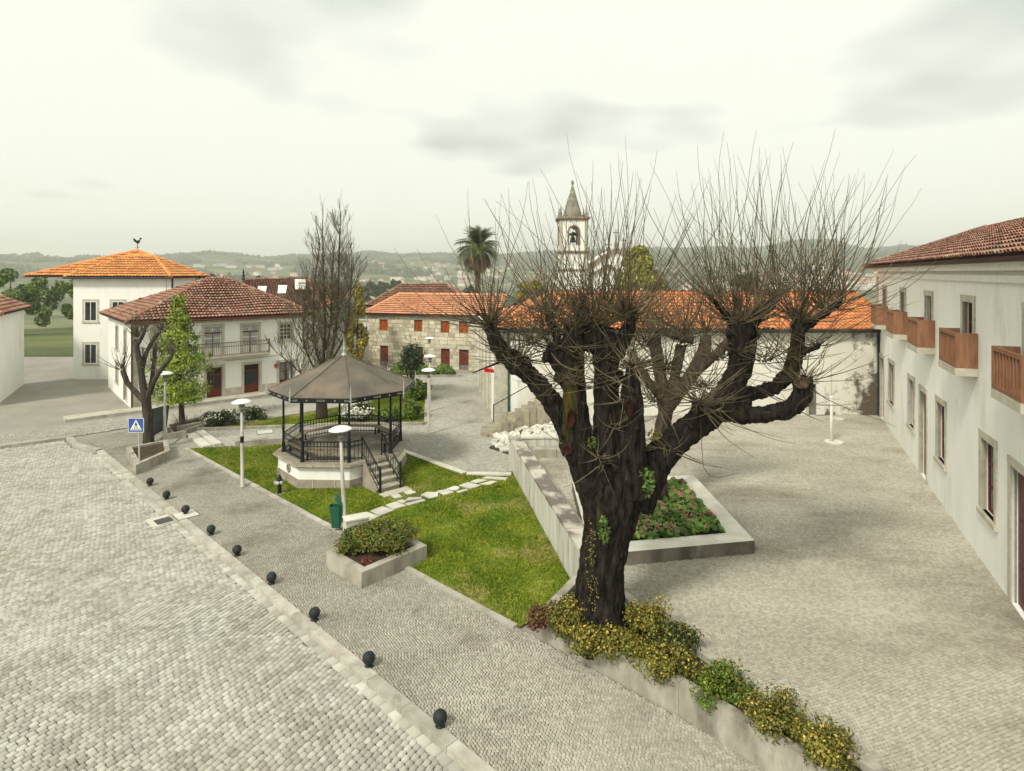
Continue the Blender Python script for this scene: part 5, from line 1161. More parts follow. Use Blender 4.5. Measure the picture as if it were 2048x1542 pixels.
# ------------------------------------------------------------------ street furniture
# crossing sign
cs = empty('crossing_sign', G(279.5, 946)); tag(cs, 'blue square pedestrian crossing sign on a grey pole', 'sign')
b = MB(); b.tube([(0, 0, 0), (-.06, 0, 2.32)], .03, 8); b.build('pole', M['lamp_grey'], cs)
b = MB(); sw = .335; cz = 2.04; b.box((-.12, -.05, cz), (sw * 2, .03, sw * 1.8)); pl2 = b.build('sign_plate', M['sign_blue'], cs)
def flat(b, pts, y, th=.006):
    n_ = len(pts); b.add([(x, y, z) for x, z in pts] + [(x, y + th, z) for x, z in pts], [tuple(range(n_)), tuple(reversed(range(n_, 2 * n_)))] + [((i + 1) % n_, i, n_ + i, n_ + (i + 1) % n_) for i in range(n_)])
b = MB(); sx, sz = sw * 2, sw * 1.8
for (x0, x1, z0, z1) in ((-.5, .5, .47, .5), (-.5, .5, -.5, -.47), (-.5, -.47, -.47, .47), (.47, .5, -.47, .47)): flat(b, [(-.12 + x0 * sx, cz + z0 * sz), (-.12 + x1 * sx, cz + z0 * sz), (-.12 + x1 * sx, cz + z1 * sz), (-.12 + x0 * sx, cz + z1 * sz)], -.069)
flat(b, [(-.12 - .255, cz - .21), (-.12 + .255, cz - .21), (-.12, cz + .24)], -.069); b.build('sign_print', M['sign_white'], pl2)
b = MB(); X0 = -.12
flat(b, [(X0 + .022 * math.cos(t_), cz + .125 + .024 * math.sin(t_)) for t_ in np.linspace(0, 2 * math.pi, 10, endpoint=False)], -.073)
for q in ([(-.035, .09), (.03, .09), (.035, .0), (-.02, .0)], [(-.03, .085), (-.075, .02), (-.06, .01), (-.015, .06)], [(.02, .085), (.07, .035), (.06, .02), (.015, .06)], [(-.02, .0), (.005, .0), (-.045, -.12), (-.075, -.12)], [(.005, .0), (.035, .0), (.08, -.12), (.05, -.12)]): flat(b, [(X0 + x, cz + z) for x, z in q], -.073)
for i in range(5): x = X0 - .18 + i * .08; flat(b, [(x, cz - .185), (x + .045, cz - .185), (x + .06, cz - .14), (x + .015, cz - .14)], -.073)
b.build('pedestrian_symbol', M['black'], pl2)
# notice board (seen from behind)
nb = empty('notice_board', G(320, 872)); tag(nb, 'dark grey back of a large notice board by the street lamp', 'notice board')
p0, p1 = A(301.5, 0, 30.6), A(334.5, 0, 32.6)
c0 = A(302.5, 872, 30.6); c1 = A(331, 856, 32.6); c2 = A(336.5, 811, 32.6); c3 = A(305, 819, 30.6); th = Vector((.03, .06, 0)); loc = nb.location
def qslab(b, q, th): b.add(q + [v + th for v in q], [(0, 1, 2, 3), (7, 6, 5, 4), (0, 4, 5, 1), (1, 5, 6, 2), (2, 6, 7, 3), (3, 7, 4, 0)])
for v0, v1 in ((0, .495), (.505, 1)):
    q = [quad_pt([c0, c1, c2, c3], u, v) - loc for u, v in ((0, v0), (1, v0), (1, v1), (0, v1))]; b = MB(); qslab(b, q, th); b.build('board_panel', M['panel'], nb)
b = MB()
for u, v in ((c0, c1), (c1, c2), (c2, c3), (c3, c0)): b.beam(u - loc, v - loc, .07)
b.build('frame', M['iron'], nb); b = MB()
for u in (.12, .88): q = quad_pt([c0, c1, c2, c3], u, .3) - loc; b.beam(Vector((q.x, q.y, 0)), q, .06)
b.build('leg', M['iron'], nb)
# hydrant
hy = empty('fire_hydrant', G(559, 987)); tag(hy, 'dark fire hydrant with silver caps in front of the bandstand', 'hydrant')
b = MB(); b.lathe((0, 0, 0), [(.13, 0), (.13, .03), (.08, .04), (.075, .36), (.11, .38), (.11, .54), (.08, .58), (.09, .62), (.05, .68), (.03, .72), (.001, .73)], 14); b.build('body', M['iron'], hy, smooth=False)
for d in (Vector((-.8, -.6, 0)), Vector((.75, -.66, 0)), Vector((-.1, -1, 0))):
    d.normalize(); Mx = d.to_track_quat('Z', 'Y').to_matrix(); b = MB(); b.lathe(Vector((0, 0, .45)) + d * .08, [(.055, 0), (.055, .06), (.07, .065), (.07, .1), (.02, .13), (.001, .13)], 10, Mx); b.build('outlet_cap', M['silver'], hy)
b = MB(); b.lathe((0, 0, 0), [(.16, 0), (.16, .02), (.13, .031)], 14); b.build('base_plate', M['lamp_grey'], hy)
# litter bin
LB = G(690, 1063); bn = empty('litter_bin', LB + Vector((-.27, -.02, .0))); tag(bn, 'green plastic litter bin with open lid hung on the lamp post', 'litter bin')
def taper(b, c0, s0, c1, s1):
    vs = []
    for c, (sx, sy) in ((c0, s0), (c1, s1)): vs += [Vector(c) + Vector((x * sx, y * sy, 0)) for x, y in ((-1, -.7), (-.8, -1), (.8, -1), (1, -.7), (1, .9), (-1, .9))]
    b.add(vs, [(i, (i + 1) % 6, 6 + (i + 1) % 6, 6 + i) for i in range(6)] + [tuple(reversed(range(6)))]); return vs
b = MB(); taper(b, (0, 0, .17), (.14, .12), (-.03, 0, .86), (.19, .17)); v = taper(b, (0.0, 0, .20), (.125, .105), (-.03, 0, .86), (.17, .15)); b.f = [f if i < 7 else tuple(reversed(f)) for i, f in enumerate(b.f)]; b.build('bin_body', M['bin_green'], bn)
b = MB(); rim = [(-.03 + x * .19, y * .17, .86) for x, y in ((-1, -.7), (-.8, -1), (.8, -1), (1, -.7), (1, .9), (-1, .9))]; b.tube_closed([Vector(r) for r in rim], .02, 5); b.build('rim', M['bin_green'], bn)
b = MB(); hinge = Vector((.15, .02, .92)); lid = [Vector((x, y, 0)) for x, y in ((0, -.16), (-.30, -.16), (-.36, -.1), (-.36, .1), (-.30, .16), (0, .16))]; Rm = Matrix.Rotation(R_(48), 3, 'Y')
L1 = [hinge + Rm @ q for q in lid]; L2 = [hinge + Rm @ (q * .9 + Vector((-.01, 0, .07))) for q in lid]; b.add(L1 + L2, [(i, (i + 1) % 6, 6 + (i + 1) % 6, 6 + i) for i in range(6)] + [tuple(range(6, 12))]); b.build('lid', M['bin_green'], bn)
b = MB(); b.box((.17, 0, .62), (.05, .16, .5)); b.build('bracket', M['bin_green'], bn)
b = MB()
for zz in (.5, .57, .66): b.box((-.168 + (.86 - zz) * .055, -.02, zz), (.006, .12, .035))
b.build('bin_print', M['white_paint'], bn)
# utility box
ub = empty('utility_box', G(712, 1072)); tag(ub, 'small white concrete utility box behind the concrete planter', 'utility box')
b = MB(); rz_ = math.atan2(1.66, 1.53); b.box((0, 0, .29), (.72, .42, .58), rz_ - .35); b.build('box_body', M['slab'], ub)
b = MB(); b.box((0, 0, .605), (.78, .48, .05), rz_ - .35); b.build('box_lid', M['slab'], ub)
b = MB(); Mz = Matrix.Rotation(rz_ - .35, 3, 'Z'); b.box(Mz @ Vector((.05, -.212, .3)), (.46, .02, .44), rz_ - .35); b.build('box_door', M['wall_stone'], ub)
# drain grate in the road
dr = empty('drain_grate', (dg.x, dg.y, -.13)); tag(dr, 'iron drain grate in a pale slab beside the kerb', 'drain')
dz_ = math.atan2(KU.y, KU.x); b = MB(); b.box((0, 0, -.012), (.86, .78, .05), dz_); b.build('drain_slab', M['slab'], dr)
Md = Matrix.Rotation(dz_, 3, 'Z'); b = MB(); b.box(Md @ Vector((.12, .05, .017)), (.5, .5, .012), dz_); b.build('drain_shade_plate', M['black'], dr)  # flat black plate on the slab stands for the shade inside the drain
for i in range(8): b = MB(); b.box(Md @ Vector((.12 - .22 + i * .063, .05, .026)), (.022, .46, .014), dz_); b.build('bar', M['lamp_dark'], dr)
def cover(px, py, s, label, rz=0.0, z=0.004):
    p = G(px, py); o = empty('access_cover', (p.x, p.y, z)); tag(o, label, 'cover'); b = MB(); b.box((0, 0, 0), (s, s, .024), rz); b.build('frame', M['lamp_dark'], o); b = MB(); b.box((0, 0, .004), (s - .06, s - .06, .024), rz); b.build('plate', M['slab'], o)
cover(372, 1030, .72, 'square paved access cover under the third ball bollard', dz_); cover(530, 864, .8, 'square access cover in the paved strip behind the low wall', .5)
# red bag hung in the tree
# ------------------------------------------------------------------ church and palm beyond the roofs
CY = 110.0; ch = empty('church', (15, CY + 4, -.4)); tag(ch, 'white church with stone spire, belfry and gabled front', 'church')
def cx(px, Y=CY): return (px - 1024) * Y / F
def cz(py, Y=CY): return H - (py - HZ) * Y / F
x0, x1 = cx(1120), cx(1175.5); mx_ = (x0 + x1) / 2; tw_ = x1 - x0; z_c = cz(437); z_s = cz(502); z_b = cz(490); z_t = cz(452)
ow = cx(1155) - cx(1133); TD = tw_
def belfry_side(M3, c):
    """one belfry wall with an arched opening, local x along, y outward"""
    b = MB(); hw = tw_ / 2; ho = ow / 2; zs_, zo0, zsp = z_s + .02, z_b, z_t - ho * .95; k_ = 10; th = .55
    pts_in = [(-ho, zo0), (-ho, zsp)] + [(-ho * math.cos(t_), zsp + ho * math.sin(t_)) for t_ in np.linspace(0, math.pi, k_)[1:-1]] + [(ho, zsp), (ho, zo0)]
    def L(x, y, z): return c + M3 @ Vector((x, y, z))
    tz = z_c - .3
    for y, fl in ((0, False), (-th, True)):
        q = []
        q.append([(-hw, zs_), (-ho, zs_), (-ho, zsp), (-hw, zsp)]); q.append([(ho, zs_), (hw, zs_), (hw, zsp), (ho, zsp)]); q.append([(-ho, zs_), (ho, zs_), (ho, zo0), (-ho, zo0)])
        ar = [(-ho * math.cos(t_), zsp + ho * math.sin(t_)) for t_ in np.linspace(0, math.pi, k_)]
        for i in range(k_ - 1):
            (xa, za), (xb, zb) = ar[i], ar[i + 1]; q.append([(xa, za), (xb, zb), (xb if i < k_ - 2 else hw, tz), (xa if i > 0 else -hw, tz)])
        q.append([(-hw, zsp), (-ho, zsp), (-hw, tz)]); q.append([(ho, zsp), (hw, zsp), (hw, tz)])
        for f in q:
            v = [L(x, y, z) for x, z in f]; b.add(v, [tuple(range(len(v)))] if fl else [tuple(reversed(range(len(v))))])
    for i in range(len(pts_in) - 1):
        (xa, za), (xb, zb) = pts_in[i], pts_in[i + 1]; b.add([L(xa, 0, za), L(xb, 0, zb), L(xb, -th, zb), L(xa, -th, za)], [(0, 1, 2, 3)])
    child(b, 'belfry_wall', M['white_wall'], ch)
    b = MB(); sp_ = [L(x, .04, z) for x, z in pts_in]; b.tube(sp_, .16, 4); child(b, 'arch_surround', M['church_trim'], ch)
tc = Vector((mx_, CY + TD / 2, 0))
for k in range(4):
    a = R_(90) * k; M3 = Matrix.Rotation(a, 3, 'Z') @ Matrix.Diagonal((1, -1, 1)); nrm = Matrix.Rotation(a, 3, 'Z') @ Vector((0, -1, 0))
    belfry_side(M3, tc + nrm * (TD / 2))
for sx in (-1, 1):
    for sy in (-1, 1):
        b = MB(); c = tc + Vector((sx * (tw_ / 2 - .18), sy * (TD / 2 - .18), 0)); b.obox(c + Vector((-.26, -.26, -.4)), (.52, 0, 0), (0, .52, 0), (0, 0, z_c - .3 + .4)); child(b, 'corner_pilaster', M['granite'], ch)
        b = MB(); b.lathe(c + Vector((0, 0, z_c + .28)) * 1.0, [(.30, 0), (.30, .25), (.16, .32), (.26, .6), (.28, .75), (.12, .95), (.17, 1.05), (.10, 1.7), (.03, 2.1), (.001, 2.2)], 8); child(b, 'pinnacle', M['spire'], ch)
b = MB(); b.box(tc + Vector((0, 0, z_s / 2 - .2 - .2)), (tw_, TD, z_s + .4 - .4)); child(b, 'tower_wall', M['white_wall'], ch)
b = MB(); b.box(tc + Vector((0, 0, z_s - .12)), (tw_ + .6, TD + .6, .36)); b.box(tc + Vector((0, 0, cz(540))), (tw_ + .4, TD + .4, .3)); child(b, 'string_course', M['church_trim'], ch)
b = MB(); b.box(tc + Vector((0, 0, z_c - .18)), (tw_ + .35, TD + .35, .24)); b.box(tc + Vector((0, 0, z_c + .12)), (tw_ + .95, TD + .95, .32)); child(b, 'cornice', M['church_trim'], ch)
zt = cz(366); zb0 = z_c + .3; k_ = 15; R0 = cx(1167) - mx_
for i in range(k_):
    u0, u1 = i / k_, (i + 1) / k_; r0 = R0 * (1 - u0) + .1; r1 = R0 * (1 - u1) + .1; b = MB(); b.lathe(tc + Vector((0, 0, 0)), [(r0 * 1.05, zb0 + (zt - zb0) * u0), (r0 * 1.03, zb0 + (zt - zb0) * u0 + .12), (r1 * 1.0, zb0 + (zt - zb0) * u1)], 8); child(b, 'spire_course', M['spire'], ch)
b = MB(); b.lathe(tc + Vector((0, 0, zt - .3)), [(.16, 0), (.12, .3), (.22, .45), (.28, .75), (.2, 1.0), (.06, 1.2), (.001, 1.25)], 10); child(b, 'spire_ball', M['spire'], ch)
b = MB(); b.lathe(tc + Vector((0, -.8, z_b + .55)), [(.62, 0), (.55, .15), (.42, .5), (.36, .9), (.2, 1.1), (.05, 1.2)], 12); b.beam(tc + Vector((-1.2, -.8, z_b + 2.0)), tc + Vector((1.2, -.8, z_b + 2.0)), .25, .4); b.lathe(tc + Vector((.1, -.8, z_b + 1.75)), [(.5, 0), (.55, .4), (.2, .7)], 8); child(b, 'bell', M['bronze'], ch)
# nave front
NY = CY + 1.5; apx, apz = cx(1232, NY), cz(500, NY); hwn = apx - cx(1158, NY); sl = (cz(500, NY) - cz(545, NY)) / hwn
zl = apz - hwn * sl; b = MB(); poly = [(apx - hwn, -.4), (apx + hwn, -.4), (apx + hwn, zl), (apx, apz), (apx - hwn, zl)]
b.add([(x, NY, z) for x, z in poly] + [(x, NY + 18, z) for x, z in poly], [(0, 1, 2, 3, 4), (9, 8, 7, 6, 5), (0, 5, 6, 1), (1, 6, 7, 2), (2, 7, 8, 3), (3, 8, 9, 4), (4, 9, 5, 0)]); child(b, 'nave_wall', M['white_wall'], ch)
b = MB()
for sg in (-1, 1):
    b.beam(Vector((apx + sg * (hwn + .2), NY - .12, zl - .1 * sl)), Vector((apx, NY - .12, apz + .12)), .5, .75, up=(0, 1, 0)) if False else b.beam(Vector((apx + sg * (hwn + .2), NY - .1, zl)), Vector((apx - sg * .1, NY - .1, apz + .2)), .6, .62)
child(b, 'gable_cornice', M['church_trim'], ch)
pax, paz = cx(1216, NY), cz(530, NY); b = MB()
for sg in (-1, 1): b.beam(Vector((pax + sg * 4.9, NY - .25, paz - 4.9 * sl * .95)), Vector((pax - sg * .1, NY - .25, paz)), .5, .42)
child(b, 'gable_moulding', M['church_trim'], ch)
for (px, pyt, pyb) in ((1232, 458, 498), (1217.5, 487, 500), (1247.5, 475, 505)):
    b = MB(); x = cx(px, NY); zb_ = cz(pyb, NY); zt_ = cz(pyt, NY); hh = zt_ - zb_
    b.lathe((x, NY, zb_), [(.32, 0), (.32, hh * .3), (.2, hh * .34), (.12, hh * .62), (.1, hh * .63)], 8); b.beam((x, NY, zb_ + hh * .5), (x, NY, zt_), .17); b.beam((x - .55, NY, zb_ + hh * .82), (x + .55, NY, zb_ + hh * .82), .17); child(b, 'roof_cross', M['church_trim'], ch)

pm = empty('palm_tree', A(955, 600, 80) * 1.0); pm.location.z = -.4; tag(pm, 'tall palm tree with drooping crown behind the granite house', 'palm tree')
pc = A(955.5, 497, 80) - pm.location
b = MB(); b.tube([(0, 0, 0), (.05, 0, pc.z * .5), (pc.x * .6, 0, pc.z * .8), (pc.x, 0, pc.z)], [.42, .36, .34, .45], 10); b.build('trunk', M['bark_mid'], pm)
def fronds(name, n, el0, el1, L, droop, m, seed):
    g = random.Random(seed); V = []; Fc = []; Rv = []
    for i in range(n):
        az = g.uniform(0, 2 * math.pi); el = R_(g.uniform(el0, el1)); d = Vector((math.cos(az) * math.cos(el), math.sin(az) * math.cos(el), math.sin(el))); p = pc + d * .25; seg = 9; l = L * g.uniform(.8, 1.1) / seg; rv = g.random()
        for s_ in range(seg):
            d2 = (d + Vector((0, 0, -droop * (.35 + s_ / seg)))).normalized(); q = p + d2 * l; side = d2.cross(Vector((0, 0, 1)))
            side = side.normalized() if side.length > 1e-3 else Vector((1, 0, 0)); upv = side.cross(d2); w = .72 * math.sin(math.pi * (.15 + .8 * s_ / seg)) + .10
            for sg in (-1, 1):
                for j in range(3):
                    a0 = p.lerp(q, (j + .05) / 3); a1 = p.lerp(q, (j + .75) / 3); tip = a1 + side * sg * w + d2 * w * .6 - Vector((0, 0, w * .35)); o_ = len(V); V += [a0, a1, tip]; Fc.append((o_, o_ + 1, o_ + 2)); Rv.append(min(1, max(0, rv + g.uniform(-.2, .2))))
            p = q; d = d2
    return npmesh(name, np.array([tuple(v) for v in V]), np.array(Fc), m, pm, rnd=np.array(Rv))
fronds('fronds', 120, -10, 80, 3.1, .20, M['palm_green'], 1); fronds('dead_fronds', 80, -60, -5, 2.9, .35, M['palm_dry'], 2)

# ------------------------------------------------------------------ trees
def crom(pts, sub_=4):
    """Catmull-Rom through (x,y,z,r)"""
    P = np.array(pts, float); n = len(P); out = []
    for i in range(n - 1):
        p0, p1, p2, p3 = P[max(i - 1, 0)], P[i], P[i + 1], P[min(i + 2, n - 1)]
        for t_ in np.arange(sub_) / sub_: out.append(.5 * ((2 * p1) + (-p0 + p2) * t_ + (2 * p0 - 5 * p1 + 4 * p2 - p3) * t_ ** 2 + (-p0 + 3 * p1 - 3 * p2 + p3) * t_ ** 3))
    out.append(P[-1]); return np.array(out)
def limbs_mesh(name, chains, m, parent, voxel=.03, rough=.03, n=12, freq=3.0):
    b = MB()
    for ch_ in chains:
        c = crom(ch_); b.tube([Vector(p[:3]) for p in c], [max(.02, p[3]) for p in c], n)
    o = b.build(name, m, parent, smooth=True)
    md = o.modifiers.new('r', 'REMESH'); md.mode = 'VOXEL'; md.voxel_size = voxel
    dg_ = bpy.context.evaluated_depsgraph_get(); me = bpy.data.meshes.new_from_object(o.evaluated_get(dg_)); o.modifiers.clear(); old = o.data; o.data = me; bpy.data.meshes.remove(old); me.name = name
    nv = len(me.vertices); co = np.zeros(nv * 3); me.vertices.foreach_get('co', co); co = co.reshape(-1, 3); no = np.zeros(nv * 3); me.vertex_normals.foreach_get('vector', no); no = no.reshape(-1, 3)
    dsp = np.array([mnoise.noise(Vector((p[0] * freq * 2.2, p[1] * freq * 2.2, p[2] * freq * .55))) + .6 * mnoise.noise(Vector((p[0] * freq * 5, p[1] * freq * 5, p[2] * freq * 1.6))) for p in co])
    co += no * (dsp * rough)[:, None]; me.vertices.foreach_set('co', co.ravel()); me.polygons.foreach_set('use_smooth', [True] * len(me.polygons)); me.materials.clear(); me.materials.append(m); me.update()
    return o
def pxchain(pts, Y0, loc): return [(*(A(x, y, Y0 + dy) - loc), r * (Y0 + dy) / F) for x, y, r, dy in pts]
def shoots(name, head, n, L, parent, m='shoot', el=(5, 85), r0=.012, trop=.16, seed=0, bias=(0, 0, 0), sides=4, wob=.10, hr=.08, seg=9, tip=.0028, arch=0.0):
    g = random.Random(seed); b = MB(); bias = Vector(bias)
    for i in range(n):
        az = g.uniform(0, 2 * math.pi); e_ = R_(g.uniform(*el)); d = (Vector((math.cos(az) * math.cos(e_), math.sin(az) * math.cos(e_), math.sin(e_))) + bias).normalized()
        l = L * (g.uniform(.3, 1.12) if g.random() < .8 else g.uniform(.15, .5)); p = Vector(head) + d * hr * g.uniform(.2, 1) + Vector((g.uniform(-1, 1), g.uniform(-1, 1), g.uniform(-1, 1))) * hr; pts = [p]; st_l = l / seg; tr = trop * g.uniform(.5, 1.5); bow = g.random() < arch
        if bow: d = (Vector((d.x, d.y, 0)).normalized() + Vector((0, 0, g.uniform(-.25, .65)))).normalized(); l *= .72; st_l = l / seg; tr = g.uniform(.02, .14)
        rr = r0 * g.uniform(.6, 1.15) * (.7 + .3 * l / L)
        for s_ in range(seg):
            d = (d + Vector((g.uniform(-wob, wob), g.uniform(-wob, wob), tr + g.uniform(-wob, wob) * .6))).normalized(); p = p + d * st_l; pts.append(p)
        b.cur = g.random(); b.tube(pts, [rr * (1 - j / seg) + tip for j in range(seg + 1)], sides, False)
    return b.build(name, M[m], parent, rnd=True)

# the big pollard
TY = 13.75; big = empty('pollard_tree', (2.0, TY, .5)); tag(big, 'huge old pollard tree with dark trunk and long bare shoots', 'tree')
BL = big.location
CH = [
 [(1206, 1285, 64, 0), (1202, 1235, 53, 0), (1201, 1170, 47, 0), (1207, 1110, 45, 0), (1217, 1050, 50, 0), (1226, 1000, 60, 0), (1230, 955, 62, 0), (1228, 925, 50, 0)],
 [(1212, 1010, 46, 0), (1188, 955, 42, -.05), (1165, 905, 36, -.1), (1153, 850, 31, -.1), (1150, 800, 25, -.1), (1148, 740, 23, -.1), (1146, 695, 25, -.1), (1146, 668, 21, -.1)],
 [(1180, 945, 32, .1), (1148, 890, 25, .15), (1120, 830, 23, .2), (1085, 778, 21, .25), (1050, 742, 20, .3), (1018, 716, 21, .35), (996, 690, 17, .35), (983, 662, 15, .35), (979, 645, 13, .35)],
 [(1040, 740, 17, .3), (1040, 722, 17, .3)],
 [(1142, 775, 20, .0), (1122, 735, 20, .05), (1110, 705, 21, .05), (1106, 690, 15, .05)],
 [(1120, 705, 12, .05), (1108, 660, 9, .1), (1098, 630, 8, .1)],
 [(1152, 690, 12, -.05), (1160, 650, 9, -.05), (1164, 607, 9, -.05)],
 [(1240, 985, 44, -.12), (1226, 905, 36, -.2), (1216, 840, 31, -.2), (1213, 775, 27, -.2), (1211, 720, 27, -.15), (1208, 685, 31, -.15), (1204, 660, 25, -.15)],
 [(1222, 715, 20, -.15), (1240, 688, 18, -.15), (1254, 662, 16, -.15), (1261, 640, 11, -.15), (1263, 614, 8, -.15)],
 [(1190, 690, 18, -.1), (1180, 668, 17, -.1), (1184, 655, 13, -.1)],
 [(1262, 985, 40, -.3), (1262, 905, 32, -.42), (1262, 840, 28, -.48), (1262, 785, 22, -.5), (1263, 748, 14, -.52), (1264, 726, 9, -.52)],
 [(1262, 1000, 48, 0), (1296, 942, 38, 0), (1340, 892, 31, 0), (1392, 850, 30, 0), (1434, 815, 31, 0), (1462, 778, 29, 0), (1475, 735, 22, 0), (1478, 695, 21, 0), (1478, 660, 22, 0), (1477, 645, 18, 0)],
 [(1475, 775, 15, .15), (1490, 740, 14, .2), (1498, 695, 14, .2), (1501, 655, 14, .2)],
 [(1478, 655, 12, 0), (1455, 632, 8, 0), (1428, 600, 6, 0)], [(1495, 655, 12, .15), (1525, 622, 11, .15), (1558, 596, 5, .15)],
 [(1435, 818, 25, -.1), (1475, 826, 21, -.15), (1510, 830, 18, -.15), (1552, 824, 18, -.15), (1588, 812, 20, -.15), (1604, 788, 20, -.15), (1604, 764, 19, -.15)],
 [(1455, 790, 20, .2), (1500, 788, 15, .3), (1545, 776, 15, .35), (1578, 748, 17, .3), (1592, 708, 14, .2), (1597, 672, 14, .15), (1596, 640, 13, .15)],
 [(1597, 662, 11, .15), (1628, 640, 9, .15), (1655, 620, 9, .15), (1682, 604, 6, .15)], [(1600, 700, 8, .15), (1622, 698, 8, .1), (1640, 686, 6, .1)],
 [(1385, 850, 16, -.25), (1392, 822, 12, -.35), (1397, 806, 10, -.4)], [(1215, 960, 14, -.55), (1204, 930, 10, -.65), (1205, 915, 8, -.68)], [(1160, 930, 16, -.2), (1142, 905, 17, -.25), (1138, 893, 15, -.25)]]
rb = random.Random(17)
for (x, y, dy, r) in ((981, 650, .35, 17), (1008, 705, .3, 20), (1040, 726, .3, 20), (1108, 700, .05, 25), (1148, 672, -.1, 26), (1206, 668, -.15, 30), (1190, 690, -.1, 22), (1478, 655, 0, 25), (1500, 660, .2, 16), (1596, 655, .15, 16), (1603, 770, -.15, 22), (1140, 900, -.2, 22), (1262, 815, -.5, 24), (1425, 815, -.05, 30), (1120, 745, 0, 20), (1225, 760, -.2, 26), (1595, 705, .2, 17), (1478, 800, 0, 24)):
    for k_ in range(3): x2, y2 = x + rb.uniform(-.6, .6) * r, y + rb.uniform(-.6, .6) * r; r = r * .93; CH.append([(x2, y2 + r * .5, r * .62, dy + rb.uniform(-.1, .1)), (x2, y2, r * .75, dy), (x2 + 2, y2 - r * .45, r * .5, dy)])
CH = [[(x, y, r * (1.0 if y > 940 else .91), dy) for x, y, r, dy in c] for c in CH]
limbs_mesh('trunk', [pxchain(c, TY, BL) for c in CH], M['bark'], big, voxel=.022, rough=.055, freq=3.6)
HEADS = [  # x, y, dY, count, length, elevation range
 (981, 648, .35, 60, 2.6, (-25, 85)), (1040, 722, .3, 34, 1.7, (-35, 80)), (1006, 702, .3, 26, 1.5, (-40, 60)), (1098, 630, .1, 30, 2.4, (10, 88)), (1108, 695, .05, 36, 1.9, (-20, 75)), (1148, 668, -.1, 40, 2.6, (5, 88)), (1164, 610, -.05, 10, 2.2, (35, 88)),
 (1184, 655, -.1, 40, 2.9, (5, 88)), (1206, 655, -.15, 44, 3.2, (5, 88)), (1256, 640, -.15, 62, 3.5, (-10, 88)), (1263, 735, -.55, 52, 1.8, (-45, 70)), (1262, 790, -.6, 10, 1.4, (-30, 30)), (1204, 918, -.7, 14, 1.0, (-40, 40)), (1138, 895, -.3, 6, .9, (-40, 40)),
 (1477, 645, 0, 64, 3.4, (10, 89)), (1430, 602, 0, 26, 2.7, (30, 89)), (1510, 640, .15, 34, 3.0, (15, 89)), (1555, 598, .15, 24, 2.9, (35, 89)), (1596, 645, .15, 56, 3.5, (5, 88)), (1650, 622, .15, 30, 3.2, (35, 89)), (1682, 604, .15, 20, 2.6, (20, 85)), (1636, 688, .1, 12, 2.0, (0, 60)), (1604, 762, -.15, 26, 1.9, (-25, 35)), (1590, 812, -.2, 8, 1.2, (-20, 20)),
 (1397, 806, -.4, 38, 1.6, (-50, 60)), (1440, 810, -.2, 18, 1.5, (-40, 50)), (1340, 900, -.3, 14, 1.2, (-50, 20)), (1200, 760, -.35, 16, 1.5, (-40, 40)), (1475, 700, -.1, 16, 1.5, (-20, 30)), (1590, 715, .1, 16, 1.6, (-20, 40)), (1150, 770, -.2, 12, 1.2, (-30, 40)), (1410, 770, .6, 26, 1.7, (-30, 60)), (1330, 740, .7, 34, 1.8, (-20, 70)), (1120, 760, -.3, 16, 1.5, (-35, 35)), (1225, 850, -.5, 12, 1.2, (-40, 40)), (1290, 690, .3, 26, 1.9, (-10, 75)), (1370, 670, .5, 26, 2.3, (0, 85)), (1180, 720, -.35, 18, 1.7, (-30, 40)), (1440, 720, .2, 18, 1.6, (-20, 60)), (1530, 720, .2, 16, 1.7, (-20, 50)), (1085, 660, .2, 22, 2.0, (-10, 80)), (1300, 800, .4, 20, 1.6, (-30, 50)), (1060, 690, .3, 22, 1.6, (-20, 75))]
for i, (x, y, dy, n, l, el) in enumerate(HEADS):
    hd = A(x, y, TY + dy) - BL; up_ = el[1] > 80
    shoots('shoots', hd, int(n * 1.75), l * 1.15, big, arch=.38, el=el, trop=.095 if up_ else .04, seed=50 + i, r0=.0122 if up_ else .0108, bias=(0, 0, .12) if up_ else (0, -.1, 0), wob=.125, hr=.10)
# one long drooping shoot, the hollow, the sawn end, moss and ivy
b = MB(); b.tube([A(x, y, TY - .4) - BL for x, y in ((1402, 815), (1401, 850), (1404, 900), (1407, 935), (1420, 952), (1440, 955), (1478, 946))], [.011, .01, .009, .008, .007, .006, .003], 4); b.cur = .2; b.build('hanging_shoot', M['twig'], big)
def disc(name, px, py, Y, r, asp, m, nrm, par, loc):
    c = A(px, py, Y) - loc; Mx = Vector(nrm).normalized().to_track_quat('Z', 'Y').to_matrix(); b = MB(); g = random.Random(int(px)); k_ = 18
    ring = [Vector((math.cos(t_) * r * g.uniform(.85, 1.1), math.sin(t_) * r * asp * g.uniform(.88, 1.1), 0)) for t_ in np.linspace(0, 2 * math.pi, k_, endpoint=False)]
    vs = [c + Mx @ q for q in ring] + [c + Mx @ (q * .8 + Vector((0, 0, .02))) for q in ring] + [c + Mx @ (q * .3 + Vector((0, 0, -.02))) for q in ring]
    b.add(vs, [(i, (i + 1) % k_, k_ + (i + 1) % k_, k_ + i) for i in range(k_)] + [(k_ + i, k_ + (i + 1) % k_, 2 * k_ + (i + 1) % k_, 2 * k_ + i) for i in range(k_)] + [tuple(range(2 * k_, 3 * k_))]); return b.build(name, m, par)
disc('sawn_end', 1603, 765, TY - .37, .19, .75, M['cut_wood'], (.1, -1, .45), big, BL)
disc('hollow', 1142, 838, TY - .46, .10, 2.2, M['rot'], (0, -1, .1), big, BL); disc('hollow', 1135, 900, TY - .42, .13, .8, M['rot'], (-.2, -1, .1), big, BL)
disc('hollow', 1258, 815, TY - .84, .11, 1.9, M['rot'], (0, -1, .1), big, BL)
